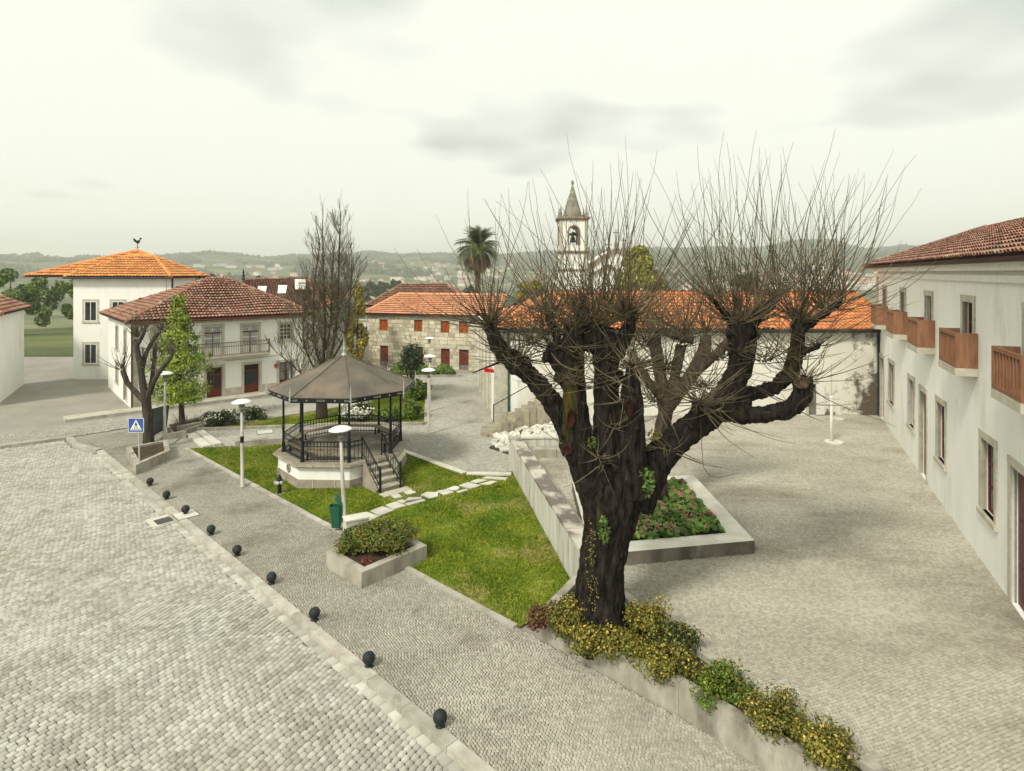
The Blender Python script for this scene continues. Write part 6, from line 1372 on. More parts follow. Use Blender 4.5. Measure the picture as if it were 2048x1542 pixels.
def patch(px, py, rx, ry, n, m, dY, size, name='ivy'):
    P = []
    for i in range(n):
        a = random.uniform(0, 6.28); r = math.sqrt(random.random()); P.append(tuple(A(px + math.cos(a) * r * rx, py + math.sin(a) * r * ry, TY + dY + random.uniform(-.08, .06)) - BL))
    leaf_mesh(name, np.array(P), np.tile([0, -1.2, .3], (n, 1)), size, M[m], big)
patch(1208, 1060, 12, 28, 150, 'vine', -.60, .05); patch(1290, 965, 20, 30, 170, 'vine', -.62, .06); patch(1178, 1120, 8, 85, 48, 'leaf_gold', -.50, .022); patch(1186, 1090, 7, 40, 40, 'leaf_olive', -.55, .03); patch(1184, 885, 8, 14, 26, 'vine', -.50, .045); patch(1310, 870, 14, 12, 50, 'leaf_olive', -.45, .04); patch(1188, 1190, 10, 40, 40, 'leaf_gold', -.56, .022)

# second pollard in the plaza planter
T2 = 20.6; t2 = empty('back_pollard_tree', (4.65, T2, PZ + .25)); tag(t2, 'second pollard tree growing in the plaza planter behind the big one', 'tree'); B2 = t2.location
C2 = [[(1306, 1036, 17, 0), (1304, 1000, 15, 0), (1308, 940, 14, 0), (1318, 880, 14, 0), (1332, 820, 14, 0)], [(1326, 1020, 12, .2), (1322, 960, 12, .2), (1324, 880, 13, .1), (1332, 820, 14, .1)],
 [(1332, 820, 14, 0), (1362, 780, 13, 0), (1392, 735, 14, 0), (1408, 700, 13, 0), (1412, 670, 11, 0)], [(1330, 825, 13, 0), (1322, 760, 12, .2), (1312, 700, 13, .3), (1306, 660, 12, .3)], [(1340, 805, 11, 0), (1352, 740, 10, .3), (1362, 690, 11, .4)], [(1380, 755, 10, 0), (1420, 720, 9, -.2), (1450, 690, 9, -.3), (1462, 675, 8, -.3)], [(1325, 800, 10, 0), (1280, 740, 9, .2), (1262, 700, 9, .2)], [(1385, 680, 9, 0), (1340, 668, 8, -.2), (1322, 660, 7, -.2)]]
limbs_mesh('trunk', [pxchain(c, T2, B2) for c in C2], M['bark_mid'], t2, voxel=.035, rough=.03)
for i, (x, y, dy, n, l) in enumerate(((1412, 668, 0, 44, 2.9), (1306, 658, .3, 44, 2.9), (1362, 688, .4, 40, 2.7), (1462, 675, -.3, 30, 2.4), (1262, 700, .2, 26, 2.3), (1392, 740, 0, 24, 1.7), (1325, 800, -.2, 16, 1.4), (1322, 660, -.2, 22, 2.3))):
    shoots('shoots', A(x, y, T2 + dy) - B2, n, l, t2, el=(-15, 88), trop=.13, seed=200 + i, r0=.012, bias=(0, 0, .2), hr=.12, tip=.004)

def branchy(b, p, d, L, r, lvl, g, up=.12, spread=.8, kids=4, seg=5, minr=.006, sides=4, kmin=.35):
    pts = [p]; rs = [r]; d = d.normalized()
    for i in range(seg):
        d = (d + Vector((g.gauss(0, .09), g.gauss(0, .09), g.gauss(0, .05) + up))).normalized(); p = p + d * (L / seg); pts.append(p); rs.append(max(minr, r * (1 - .72 * (i + 1) / seg)))
    b.cur = g.random(); b.tube(pts, rs, sides if r > .02 else 3, False)
    if lvl > 0:
        for k_ in range(kids):
            t_ = g.uniform(kmin, .98); i = min(int(t_ * seg), seg - 1); q = pts[i].lerp(pts[i + 1], t_ * seg - i); az = g.uniform(0, 6.28); s_ = Vector((math.cos(az), math.sin(az), g.uniform(-.1, .5)))
            branchy(b, q, (d * (1 - spread * .5) + s_ * spread * .6), L * g.uniform(.35, .62), rs[i] * .55, lvl - 1, g, up, spread, kids, seg, minr, sides, kmin)
# bare poplar behind the bandstand
po = empty('bare_poplar', G(643, 836)); tag(po, 'tall bare poplar with upright branches behind the bandstand', 'tree'); g = random.Random(21); PY = po.location.y
def pp_(x, y, dy=0.0): return A(x, y, PY + dy) - po.location
STEMS = [[(643, 838, 14, 0), (643, 790, 11, 0), (646, 745, 10, 0), (648, 700, 9, 0), (650, 640, 7, 0), (648, 580, 6, 0), (646, 520, 4.5, 0), (645, 450, 3, 0)], [(645, 770, 9, 0), (662, 715, 8, -.1), (672, 650, 7, -.2), (676, 580, 6, -.2), (678, 510, 4.5, -.2), (681, 440, 2.5, -.2)], [(646, 745, 8, 0), (630, 690, 6, .1), (627, 630, 5, .2), (630, 560, 4, .2), (640, 490, 3, .2)], [(655, 735, 7, 0), (690, 670, 6, .2), (700, 600, 5, .3), (704, 530, 3, .3)], [(640, 760, 7, 0), (612, 700, 5, -.2), (606, 650, 4, -.3), (612, 590, 3, -.3)], [(635, 780, 5, -.1), (600, 745, 4, -.5), (570, 718, 3, -.8), (562, 712, 2, -.9)], [(640, 790, 5, -.1), (600, 768, 4, -.3), (575, 760, 2.5, -.5)], [(652, 700, 6, 0), (662, 640, 5, .4), (664, 560, 4, .5), (668, 500, 3, .5)]]
b = MB()
for c in STEMS:
    q = crom([(*pp_(x, y, dy), r * (.9 if y > 770 else .33) * PY / F) for x, y, r, dy in c]); b.tube([Vector(v[:3]) for v in q], [v[3] for v in q], 7)
b.build('trunk', M['bark_mid'], po, smooth=True); b = MB()
for ci, c in enumerate(STEMS):
    q = crom([(*pp_(x, y, dy), r * PY / F) for x, y, r, dy in c])
    for k_ in range(66 if ci not in (5, 6) else 14):
        i = g.randrange(int(len(q) * .28), len(q) - 1); p = Vector(q[i][:3]); az = g.uniform(0, 6.28); hl = (1 - i / len(q)); d = Vector((math.cos(az) * .75, math.sin(az) * .75, g.uniform(.35, 1.1)))
        branchy(b, p, d, g.uniform(.7, 1.0) + 1.7 * hl, .013 + .013 * hl, 1, g, up=.15, spread=.6, kids=6, minr=.007)
    p = Vector(q[-1][:3]); branchy(b, p, Vector((g.uniform(-.25, .1), 0, 1)), 1.3, .03, 1, g, up=.05, spread=.4, kids=6, minr=.005)
b.build('twigs', M['twig'], po, rnd=True)
P = []
for i in range(1500):
    y = g.uniform(560, 735); x = 655 + g.gauss(0, 1) * (34 if y > 600 else 18) + (8 if y > 650 else 0); P.append(tuple(pp_(x + max(0, y - 640) * .25 * g.random(), y, g.gauss(0, .8))))
leaf_mesh('spring_leaves', np.array(P), np.tile([0, 0, .5], (len(P), 1)), .05, M['leaf_olive'], po)

# leafy green tree
gt = empty('leafy_tree', G(365, 852)); tag(gt, 'pointed tree with fresh green leaves in front of the white house', 'tree'); GY = gt.location.y; g = random.Random(4)
b = MB(); q = crom([(*(A(x, y, GY) - gt.location), r * GY / F) for x, y, r in ((365, 853, 6.5), (363, 820, 5), (362, 785, 4.6), (360, 740, 3.5), (357, 690, 2.6), (352, 630, 1.4))]); b.tube([Vector(v[:3]) for v in q], [v[3] for v in q], 8)
for i in range(42):
    k_ = g.randrange(9, len(q) - 2); p = Vector(q[k_][:3]); az = g.uniform(0, 6.28); branchy(b, p, Vector((math.cos(az) * .8, math.sin(az) * .8, .75)), g.uniform(1.0, 1.7) * (1.15 - k_ / len(q) * .8), .022, 1, g, up=.12, kids=3)
b.build('trunk', M['bark_mid'], gt, rnd=True)
env = [(598, 1.5), (615, 7), (640, 19), (665, 32), (690, 44), (720, 56), (750, 64), (775, 67), (790, 58), (800, 30)]; EYs = [e_[0] for e_ in env]; EW = [e_[1] for e_ in env]
P = []; Nn = []; Rv = []
for c in range(330):
    y = 798 - 200 * (g.random() ** 1.35); w = np.interp(y, EYs, EW); a = g.uniform(0, 6.28); rr = w * (g.random() ** .42) * g.uniform(.75, 1.08); ctr = A(357 + (y - 600) * .02 + rr * math.cos(a), y, GY) + Vector((0, rr * math.sin(a) * GY / F, 0)) - gt.location
    cs_ = g.uniform(.12, .30); tone = g.random()
    for k_ in range(g.randrange(28, 60)):
        u = Vector((g.gauss(0, 1), g.gauss(0, 1), g.gauss(0, 1))); P.append(tuple(ctr + u * cs_ * .62)); o_ = Vector((math.cos(a), math.sin(a), .6)) + u * .3; Nn.append(tuple(o_)); Rv.append(min(1, max(0, tone * .75 + g.random() * .3)))
leaf_mesh('crown', np.array(P), np.array(Nn), .075, M['leaf_fresh'], gt, rv=np.array(Rv))

# bare pollard by the sign
bp_ = empty('bare_pollard_tree', G(297, 899)); tag(bp_, 'bare pollard tree in the concrete planter by the crossing sign', 'tree'); BY = bp_.location.y; LB_ = bp_.location
C3 = [[(298, 902, 12, 0), (296, 860, 9, 0), (294, 820, 8.5, 0), (292, 795, 9, 0)], [(292, 800, 8, 0), (285, 765, 6.5, 0), (281, 730, 6, 0), (274, 700, 5.5, 0), (273, 678, 6, 0)], [(294, 800, 6.5, 0), (305, 770, 5, -.1), (318, 745, 4.5, -.2), (338, 720, 3.5, -.3), (345, 708, 3, -.3)], [(290, 805, 6, 0), (272, 785, 5, .2), (255, 765, 5, .3), (245, 740, 5, .3)], [(283, 745, 5, 0), (293, 705, 4, .3), (312, 672, 3.5, .4), (322, 664, 3, .4)], [(275, 690, 4, 0), (285, 672, 3.5, -.1), (288, 665, 3.5, -.1)], [(300, 790, 5, .2), (306, 740, 4, .5), (310, 700, 3.5, .6)]]
limbs_mesh('trunk', [pxchain(c, BY, LB_) for c in C3], M['bark_pale'], bp_, voxel=.035, rough=.018, freq=4)
for i, (x, y, dy, n, l, el) in enumerate(((273, 674, 0, 44, 1.4, (0, 88)), (345, 706, -.3, 22, 1.2, (0, 70)), (245, 738, .3, 34, 1.4, (0, 88)), (322, 662, .4, 30, 1.2, (0, 85)), (288, 664, -.1, 26, 1.2, (10, 88)), (310, 700, .6, 20, 1.2, (0, 80)), (318, 745, -.2, 10, 1.0, (-20, 50)))): shoots('shoots', A(x, y, BY + dy) - LB_, n, l, bp_, m='twig', el=el, trop=.12, seed=300 + i, r0=.013, bias=(0, 0, .2), tip=.005, seg=7)

# ------------------------------------------------------------------ shrubs and beds
def shrub(name, c, rad, n, size, m, label, cat='shrub', group=None, flowers=None, lumps=10, stems=6, second=None, flat=.8, seed=0):
    root = empty(name, c); tag(root, label, cat, group); g = random.Random(seed); b = MB(); rad = Vector(rad)
    for i in range(stems * 3):
        a = g.uniform(0, 6.28); p1 = Vector((math.cos(a) * rad.x * .6, math.sin(a) * rad.y * .6, rad.z * g.uniform(.7, 1.5))); b.tube([(math.cos(a) * .05, math.sin(a) * .05, -.03), p1 * .5 + Vector((0, 0, .05)), p1], [.02, .014, .006], 4)
    b.build('stems', M['bark_mid'], root)
    P, N_ = blob_points((0, 0, rad.z * .62), tuple(rad), n, lumps + 6, flat=flat, seed=seed); ok = P[:, 2] > .0; P, N_ = P[ok], N_[ok]
    d = np.linalg.norm((P - np.array([0, 0, rad.z * .62])) / np.array(tuple(rad)), axis=1); leaf_mesh('foliage', P, N_ + np.array([0, 0, .4]), size, M[m], root)
    if second:
        top = P[:, 2] > np.quantile(P[:, 2], .35); Q = P[top][::second[1]]; leaf_mesh('leaf_tips', Q + np.array([0, 0, size * .4]), N_[top][::second[1]] + np.array([0, 0, .8]), size * second[2], M[second[0]], root)
    if flowers:
        out = np.where((d > np.quantile(d, .75)) & (P[:, 2] > rad.z * .35))[0]; k_ = np.random.default_rng(seed).choice(out, min(flowers[1], len(out)), replace=False); Q = np.repeat(P[k_], 3, 0) + np.random.default_rng(seed).normal(0, flowers[2] * .3, (len(k_) * 3, 3)); leaf_mesh('flowers', Q + np.array([0, -.02, .02]), np.repeat(N_[k_], 3, 0), flowers[2], M[flowers[0]], root, aspect=1.1)
    return root
pc_ = (pf + pr + pb + pl_) / 4
shrub('planter_shrub', (pc_.x + .15, pc_.y + .18, .36), (1.0, .80, .50), 6800, .048, 'leaf_olive', 'spreading olive green shrub in the concrete planter', second=('leaf_mid', 3, .9), seed=1, lumps=14)
shrub('planter_shrub', (pc_.x - .62, pc_.y + .02, .34), (.70, .6, .42), 3200, .05, 'leaf_olive', 'smaller shrub at the left corner of the concrete planter', second=('leaf_mid', 3, .9), seed=2)
shrub('red_seedling', (pc_.x - .12, pc_.y - .78, .33), (.2, .16, .15), 130, .04, 'leaf_red', 'small red leaved plant at the front of the concrete planter', seed=3, stems=2)
p = G(444, 851); shrub('flowering_shrub', (p.x, p.y, 0), (1.08, .7, .58), 4200, .06, 'leaf_dark', 'rounded dark shrub with white blossoms left of the bandstand', flowers=('petal_white', 170, .075), seed=5, second=('leaf_olive', 9, .8))
p = G(507, 840); shrub('flowering_shrub', (p.x, p.y, 0), (.82, .6, .52), 3000, .06, 'leaf_dark', 'smaller white flecked shrub behind the first, by the back lawn', flowers=('petal_white', 60, .07), seed=6, second=('leaf_olive', 9, .8))
p = G(722, 846); shrub('white_azalea', (p.x, p.y + .3, 0), (1.25, .8, .85), 4200, .06, 'leaf_dark', 'shrub covered in white flowers seen through the bandstand', flowers=('petal_white', 620, .10), seed=7)
p = G(778, 845); shrub('green_shrub', (p.x, p.y + .2, 0), (.85, .7, .6), 2800, .065, 'leaf_mid', 'loose green shrub between white flowers and broad leaved shrub', seed=8)
p = G(826, 838); shrub('broadleaf_shrub', (p.x, p.y, 0), (.78, .8, .72), 2600, .10, 'leaf_mid', 'bright green broad leaved shrub at the end of the bandstand bed', seed=9, second=('leaf_fresh', 4, 1.1))
p = G(838, 800); shrub('broadleaf_shrub', (p.x, p.y, 0), (.85, .8, .85), 2400, .10, 'leaf_mid', 'taller broad leaved shrub behind, near the white steps', seed=10, second=('leaf_fresh', 4, 1.1))
# yellow shrubs round the big tree
BUSH = ((1.28, 13.55, .60, .52, .52, 'leaf_yellow', ('leaf_yellow', 3, 1.1), 'yellow variegated shrub left of the big trunk', 3600), (.72, 13.95, .42, .40, .30, 'leaf_red', ('leaf_olive', 3, 1.0), 'low dark red shrub at the lawn corner of the tree bed', 1700), (1.75, 12.95, .55, .42, .38, 'leaf_yellow', ('leaf_yellow', 3, 1.1), 'yellow shrub in front of the big trunk', 3000), (2.95, 13.35, .58, .5, .56, 'leaf_olive', ('leaf_yellow', 3, 1.0), 'olive and yellow shrub right of the big trunk', 3400), (2.45, 12.75, .5, .42, .34, 'leaf_gold', ('leaf_yellow', 3, 1.1), 'golden shrub at the right foot of the big trunk', 2400), (3.5, 12.95, .55, .5, .42, 'leaf_dark', ('leaf_gold', 4, 1.0), 'dark green shrub with golden tips at the plaza side of the bed', 2800), (3.15, 12.1, .6, .5, .40, 'leaf_olive', ('leaf_yellow', 5, 1.0), 'olive shrub farther down the tree bed', 2600), (3.95, 11.5, .62, .55, .42, 'leaf_mid', ('leaf_gold', 5, 1.0), 'green shrub in the lower half of the tree bed', 2600), (4.6, 10.75, .62, .5, .42, 'leaf_gold', ('leaf_yellow', 4, 1.0), 'golden shrub in the lower half of the tree bed', 2600), (5.2, 10.0, .6, .5, .4, 'leaf_olive', ('leaf_yellow', 4, 1.0), 'olive shrub nearest the viewer in the tree bed', 2400))
for i, (x, y, rx, ry, rz_, m, sec, lab, n) in enumerate(BUSH):
    shrub('yellow_shrub' if 'leaf_yellow' == m else 'bed_shrub', (x, y, .44), (rx * 1.08, ry * 1.08, rz_ * 1.05), int(n * 1.5), .034, {'leaf_yellow': 'leaf_olive', 'leaf_gold': 'leaf_olive'}.get(m, m), lab, group='shrubs in the tree bed', second=sec, seed=30 + i, flat=.85, lumps=18)
# bergenia bed
gb = np.random.default_rng(5); n = 2600; X = gb.uniform(2.75, 6.35, n); Yy = gb.uniform(17.2, 22.3, n); ok = inpoly(X, Yy, [(2.8, 17.3), (6.25, 18.0), (6.2, 22.3), (2.9, 21.8)]) & (np.hypot(X - 4.6, Yy - 20.6) > .45); X, Yy = X[ok], Yy[ok]
Z = PZ + .3 + .06 * np.sin(X * 4.1) * np.cos(Yy * 3.3) + gb.uniform(0, .14, len(X)) + .04
def round_leaves(name, P, size, m, up=1.0):
    n = len(P); nr = gb.normal(0, .45, (n, 3)) + np.array([0, -.15, up]); nr /= np.linalg.norm(nr, axis=1, keepdims=True); t = gb.normal(0, 1, (n, 3)); t -= nr * (t * nr).sum(1, keepdims=True); t /= np.linalg.norm(t, axis=1, keepdims=True); bt = np.cross(nr, t); k_ = 7; sz = size * gb.uniform(.6, 1.25, n)
    ring = [P + (t * math.cos(a) + bt * math.sin(a) * .85) * sz[:, None] + nr * (.16 * sz[:, None]) for a in np.linspace(0, 2 * math.pi, k_, endpoint=False)]; V = np.stack([P] + ring, 1).reshape(-1, 3); q = (np.arange(n) * (k_ + 1))[:, None, None]
    Fq = (q + np.array([[0, 1 + i, 1 + (i + 1) % k_] for i in range(k_)])[None]).reshape(-1, 3); o = npmesh(name, V, Fq, m, None, rnd=np.repeat(gb.uniform(0, 1, n), k_)); return o
o = round_leaves('bergenia', np.stack([X, Yy, Z], 1), .105, M['leaf_bergenia']); tag(o, 'dense round green bergenia leaves filling the plaza planter', 'ground cover', kind='stuff')
fl = empty('pink_flowers', (4.5, 19.8, PZ + .3)); 
sel = gb.choice(len(X), 150, replace=False); P = np.repeat(np.stack([X[sel], Yy[sel], Z[sel] + .12], 1), 9, 0) + gb.normal(0, .04, (150 * 9, 3)); bpy.data.objects.remove(fl)
o = leaf_mesh('pink_flowers', P, np.tile([0, -.3, .6], (len(P), 1)), .05, M['petal_pink'], None, aspect=1.1); tag(o, 'pink bergenia flower heads in the plaza planter', 'flowers', kind='stuff')
# green leaves in the street bed
n = 5200; X = rng.uniform(-10.2, -4.0, n); Yy = rng.uniform(49.6, 54.0, n); ok = inpoly(X, Yy, [(-9.8, 50.0), (-4.6, 50.4), (-5.2, 52.6), (-10.4, 53.4)]); X, Yy = X[ok], Yy[ok]; Z = .12 + rng.uniform(0, .4, len(X)) * (1 + .5 * np.sin(X * 3))
o = leaf_mesh('bed_leaves', np.stack([X, Yy, Z], 1), np.tile([0, -.5, .6], (len(X), 1)), .11, M['leaf_mid'], None); tag(o, 'mass of green leaves in the bed before the granite house', 'ground cover', kind='stuff')
# brown twiggy plants in the corner planter
b = MB(); g = random.Random(8)
for i in range(60): p = G(g.uniform(345, 405), g.uniform(846, 866), .15); branchy(b, p, Vector((g.uniform(-.5, .5), g.uniform(-.5, .5), 1)), g.uniform(.3, .6), .008, 1, g, kids=2, minr=.004)
tag(b.build('dry_twigs', M['twig'], rnd=True), 'dry brown twigs in the bed under the leafy tree', 'dry plants', kind='stuff')
# camellia
cm = empty('camellia_tree', G(822, 786)); tag(cm, 'dark glossy camellia tree with pale stems in the street', 'tree'); g = random.Random(14); b = MB()
for i in range(16):
    a = g.uniform(0, 6.28); t_ = Vector((math.cos(a) * .6, math.sin(a) * .6, g.uniform(1.9, 3.0))); b.tube([(g.uniform(-.08, .08), g.uniform(-.08, .08), 0), Vector((math.cos(a) * .15, math.sin(a) * .15, .8)), t_ * .6, t_], [.045, .035, .024, .01], 5)
b.build('trunk', M['bark_pale'], cm); P, N_ = blob_points((0, 0, 2.3), (1.05, 1.0, 1.35), 4200, 26, seed=4); leaf_mesh('crown', P, N_, .085, M['leaf_dark'], cm); leaf_mesh('flowers', P[::60], N_[::60] + np.array([0, -1, 0]), .08, M['petal_white'], cm, aspect=1.1)
# conifer and two hazy trees behind the shed
def crown_tree(name, px, pyt, pyb, hw, Y, m, label, n, size, trunk_z=-.4, lumps=16, group=None, seed=0, cone=False):
    top = A(px, pyt, Y); bot = A(px, pyb, Y); root = empty(name, (top.x, Y, trunk_z)); tag(root, label, 'tree', group); hh = (top.z - bot.z) / 2; W_ = hw * Y / F; cz_ = (top.z + bot.z) / 2 - trunk_z
    b = MB(); b.tube([(0, 0, 0), (0, 0, cz_ * .6), (.1, 0, cz_ + hh * .7)], [W_ * .09 + .08, W_ * .06 + .05, .02], 7); b.build('trunk', M['bark_mid'], root)
    P, N_ = blob_points((0, 0, cz_), (W_ * 1.05, W_ * 1.05, hh * 1.05), n, lumps, flat=.5, seed=seed)
    gg = np.random.default_rng(seed)
    if True:
        k_ = 26 if cone else 14; zc = gg.uniform(-1, 1, k_) ; rr = (np.sqrt(np.maximum(0, 1 - zc ** 2)) if not cone else np.clip((1 - zc) * .62, 0, 1) * np.where(zc < -.7, .8, 1)); aa = gg.uniform(0, 6.28, k_); cc = np.stack([np.cos(aa) * rr * W_ * .68, np.sin(aa) * rr * W_ * .68, zc * hh * .85], 1); j = gg.integers(0, k_, n); u = gg.normal(0, 1, (n, 3)); u /= np.linalg.norm(u, axis=1, keepdims=True)
        P = cc[j] + u * (gg.uniform(.5, 1, n) ** .6)[:, None] * np.array([W_ * .36, W_ * .36, hh * .26]); P[:, 2] += cz_; N_ = u
    leaf_mesh('crown', P, N_ + np.array([0, 0, .3]), size, M[m], root); return root
crown_tree('golden_conifer', 1277, 494, 590, 56, 72, 'conifer', 'golden green conifer between church and plaza shed', 9000, .26, seed=3, cone=True)
crown_tree('olive_tree', 1062, 562, 612, 30, 62, 'leaf_gold', 'yellowish tree behind the shed roof, left of the church', 3500, .2, seed=4)
crown_tree('olive_tree', 714, 572, 742, 23, 52, 'leaf_gold', 'yellow green tree behind the bare poplar', 3000, .16, seed=5)
crown_tree('dark_tree', 1500, 545, 600, 40, 75, 'leaf_dark', 'dark tree peeping over the shed ridge behind the shoots', 3000, .22, seed=6)
b = MB(); c0 = A(1526, 590, 44.5); rt = empty('roof_chimney', (c0.x, c0.y, 5)); tag(rt, 'dark chimney rising behind the shed ridge', 'chimney'); zt_ = A(1526, 544, 44.5).z - 5
b.box((0, 0, zt_ / 2 - .3), (.55, .55, zt_ + .2)); b.build('stack', M['mortar'], rt); b = MB(); b.box((0, 0, zt_ - .15), (.85, .85, .12)); b.box((0, 0, zt_ + .12), (.75, .75, .08)); b.build('cap', M['plinth_stone'], rt)
rt.location.z = 5
# red hanging basket in the tree
hb = empty('red_hanger', A(978, 745, TY + .1)); tag(hb, 'small red hanging holder on the left limb of the big tree', 'hanger')
b = MB(); b.add([(-.10, -.05, .02), (.10, -.05, .0), (.12, .05, .0), (-.08, .05, .02), (-.11, -.06, .10), (.09, -.06, .06), (.10, .06, .06), (-.10, .06, .10)], [(0, 3, 2, 1), (0, 1, 5, 4), (1, 2, 6, 5), (2, 3, 7, 6), (3, 0, 4, 7)]); b.build('tray', M['red'], hb)
b = MB(); b.tube([(-.10, 0, .09), (-.02, 0, .24), (.09, 0, .06)], .006, 4); b.build('strap', M['red'], hb)
b = MB(); b.tube([A(x, y, TY + .25) - BL for x, y in ((1015, 718), (990, 728), (965, 738), (945, 746))], [.035, .028, .02, .012], 6); b.build('dead_branch', M['bark'], big)

# ------------------------------------------------------------------ far woods, far trees, far houses
def hit(px, py):
    """march a photo ray onto the terrain"""
    d = np.concatenate([np.linspace(150, 2290, 700)]); X = (px - 1024) * d / F; z = H - (py - HZ) * d / F; t = terrain_z(X, d); k_ = np.where(z < t)[0]
    return None if len(k_) == 0 else (X[k_[0]], d[k_[0]], t[k_[0]])
ico = bmesh.new(); bmesh.ops.create_icosphere(ico, subdivisions=1, radius=1); IV = np.array([v.co[:] for v in ico.verts]); IF = np.array([[v.index for v in f.verts] for f in ico.faces]); ico.free()
gw = np.random.default_rng(77); n = 26000
ang = gw.uniform(R_(-48), R_(48), n); dd = np.sqrt(gw.uniform(300 ** 2, 2380 ** 2, n)); X = dd * np.sin(ang); Yy = dd * np.cos(ang)
mask = np.sin(X * .011 + 2 * np.sin(Yy * .004)) + np.cos(Yy * .013 - X * .004) + .8 * np.sin(X * .03 + Yy * .021) + np.clip((dd - 1500) / 450, 0, 2.2) + np.where((X > 250) & (dd > 1200), .8, 0)
ok = mask > 1.0; X, Yy = X[ok], Yy[ok]; n = len(X); Zt = terrain_z(X, Yy); s = gw.uniform(3.5, 7.5, n)
V = IV[None] * (s[:, None, None] * np.stack([gw.uniform(.8, 1.3, n), gw.uniform(.8, 1.3, n), gw.uniform(.8, 1.5, n)], 1)[:, None, :]) * gw.uniform(.7, 1.25, (n, len(IV), 1)) + np.stack([X, Yy, Zt + s * .6], 1)[:, None, :]
Fq = (np.arange(n)[:, None, None] * len(IV) + IF[None]).reshape(-1, 3)
M['wood'] = leafm('far_wood', (0.055, 0.075, 0.028), (0.028, 0.042, 0.018), .5, .02)
o = npmesh('far_woods', V.reshape(-1, 3), Fq, M['wood'], None, rnd=np.repeat(gw.uniform(0, 1, n), len(IF))); tag(o, 'hazy woods covering the hills and valley sides', 'woods', kind='stuff')
TR = [(742, 566, 14), (752, 572, 10), (763, 562, 9), (775, 568, 11), (787, 560, 9), (797, 562, 10), (806, 570, 12), (816, 566, 9), (728, 574, 12), (868, 571, 14), (940, 572, 12), (922, 576, 12)]
for i, (px, pyt, hw) in enumerate(TR): crown_tree('far_tree', px, pyt, 606, hw, 330 + 9 * (i % 5), 'leaf_dark', 'dark tall tree in the row beyond the granite house', 700, 1.1, trunk_z=float(terrain_z(0, 340)), group='far dark trees beyond the granite house', seed=60 + i)
for i, (px, pyt, pyb, hw, Y_, lab) in enumerate(((20, 540, 650, 46, 95, 'round green tree at the far left edge'), (95, 548, 650, 38, 110, 'green tree left of the orange roofed house'), (150, 552, 640, 26, 120, 'smaller green tree left of the orange roofed house'))): crown_tree('field_tree', px, pyt, pyb, hw, Y_, 'leaf_mid', lab, 2600, .34, seed=120 + i)
for i, (px, pyt, hw) in enumerate(((400, 546, 11), (424, 547, 9), (519, 550, 11), (517, 556, 9))): crown_tree('valley_tree', px, pyt, 585, hw, 260 + 8 * i, 'leaf_dark', ['dark tree top over the orange roof eave', 'second dark tree top right of the orange roof eave', 'dark rounded tree top behind the rear house ridge', 'lower tree top in front of the rounded one'][i], 700, .9, trunk_z=float(terrain_z(-100, 250)), seed=90 + i)
M['far_wall'] = mat('far_wall', (0.80, 0.79, 0.73), (0.72, 0.70, 0.64), .02, var='obj', vamt=.25); M['far_roof'] = mat('far_roof', (0.42, 0.19, 0.11), (0.34, 0.15, 0.09), .02, var='obj', vamt=.4)
FH = []
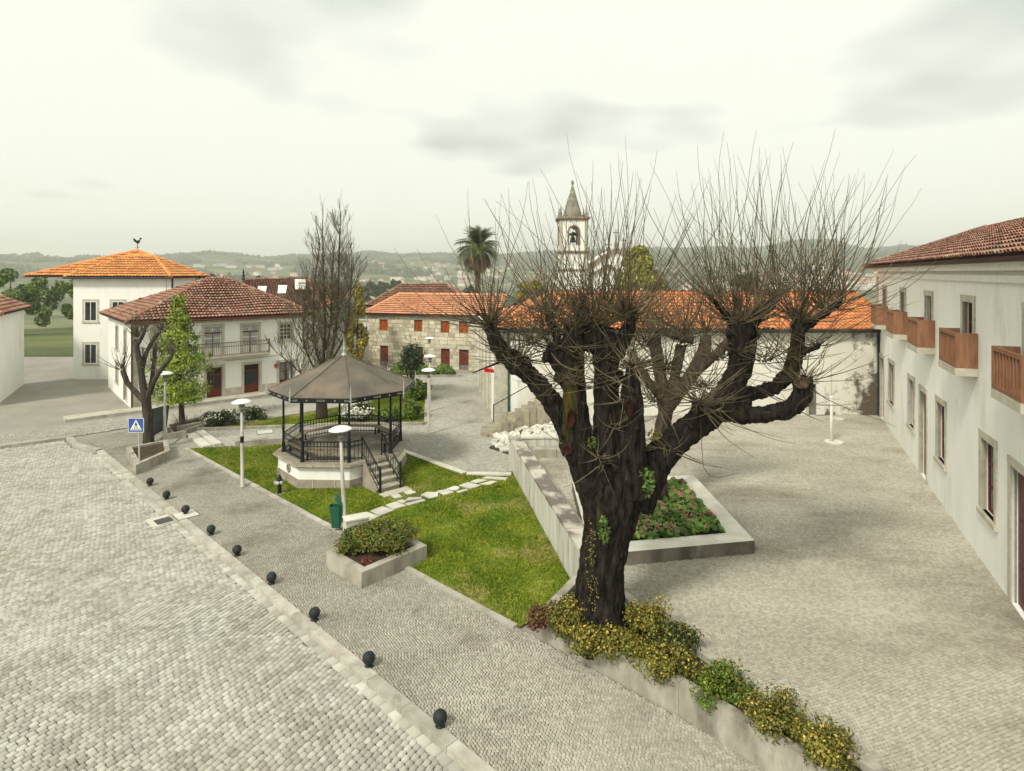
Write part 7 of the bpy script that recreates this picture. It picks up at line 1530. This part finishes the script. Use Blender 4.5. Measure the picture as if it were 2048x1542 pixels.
for (w, d, h_, rr) in ((9, 8, 5, 2.2), (14, 9, 6, 2.4), (8, 7, 3.5, 1.8), (12, 10, 8, 2.2), (24, 14, 6, 1.2)):
    b = MB(); b.box((0, 0, h_ / 2 - 1), (w, d, h_ + 2)); b.mi = 1; e_ = .6; b.add([(-w / 2 - e_, -d / 2 - e_, h_), (w / 2 + e_, -d / 2 - e_, h_), (w / 2 + e_, d / 2 + e_, h_), (-w / 2 - e_, d / 2 + e_, h_), (-w / 2 + d * .35, 0, h_ + rr), (w / 2 - d * .35, 0, h_ + rr)], [(0, 1, 5, 4), (1, 2, 5), (2, 3, 4, 5), (3, 0, 4)]); b.mi = 2
    for k_ in range(max(2, int(w / 3.2))):
        for fl_ in range(max(1, int(h_ / 3))): x = -w / 2 + w * (k_ + .5) / max(2, int(w / 3.2)); b.add([(x - .6, -d / 2 - .03, fl_ * 2.9 + .9), (x + .6, -d / 2 - .03, fl_ * 2.9 + .9), (x + .6, -d / 2 - .03, fl_ * 2.9 + 2.3), (x - .6, -d / 2 - .03, fl_ * 2.9 + 2.3)], [(0, 1, 2, 3)])
    o = b.build('far_house', [M['far_wall'], M['far_roof'], M['glass_dark']]); FH.append(o.data); bpy.data.objects.remove(o)
gh = random.Random(31); spots = []
for i in range(95): spots.append((gh.uniform(1330, 1765), 528 + 52 * gh.random() ** .8))
for i in range(60): spots.append((gh.uniform(690, 1120), gh.uniform(526, 575)))
for i in range(34): spots.append((gh.uniform(340, 690), gh.uniform(530, 560)))
for i in range(40): spots.append((gh.uniform(1640, 1765), gh.uniform(545, 580)))
spots += [(755, 593), (748, 597), (762, 598), (870, 560), (880, 566)]
for (px, py) in spots:
    q = hit(px, py)
    if q is None: continue
    o = bpy.data.objects.new('far_house', gh.choice(FH)); COL.objects.link(o); o.location = (q[0], q[1], q[2]); o.rotation_euler.z = gh.uniform(-.6, .6)
    side = 'right' if px > 1300 else ('middle' if px > 690 else 'left')
    tag(o, {'right': 'small pale house among many on the hazy slope at right', 'middle': 'small pale house scattered on the hazy hills behind the palm', 'left': 'small pale house on the hazy hillside at left'}[side], 'house', 'far houses on the %s hills' % side)

# ------------------------------------------------------------------ haze
zlo = float(TZ.min()) - 1.0; ztop = 130.0
b = MB(); b.obox((-3300, -60, zlo), (6600, 0, 0), (0, 3520, 0), (0, 0, ztop - zlo)); hz = b.build('haze', None)
hm = bpy.data.materials.new('haze_air'); hm.use_nodes = True; N = hm.node_tree; N.nodes.clear(); oo = N.nodes.new('ShaderNodeOutputMaterial'); pv = N.nodes.new('ShaderNodeVolumePrincipled')
pv.inputs['Color'].default_value = (.99, .995, .97, 1); pv.inputs['Density'].default_value = .00040; pv.inputs['Anisotropy'].default_value = 0.55; N.links.new(pv.outputs[0], oo.inputs['Volume'])
hz.data.materials.append(hm); tag(hz, 'pale haze lying over the valley', 'haze', kind='stuff')
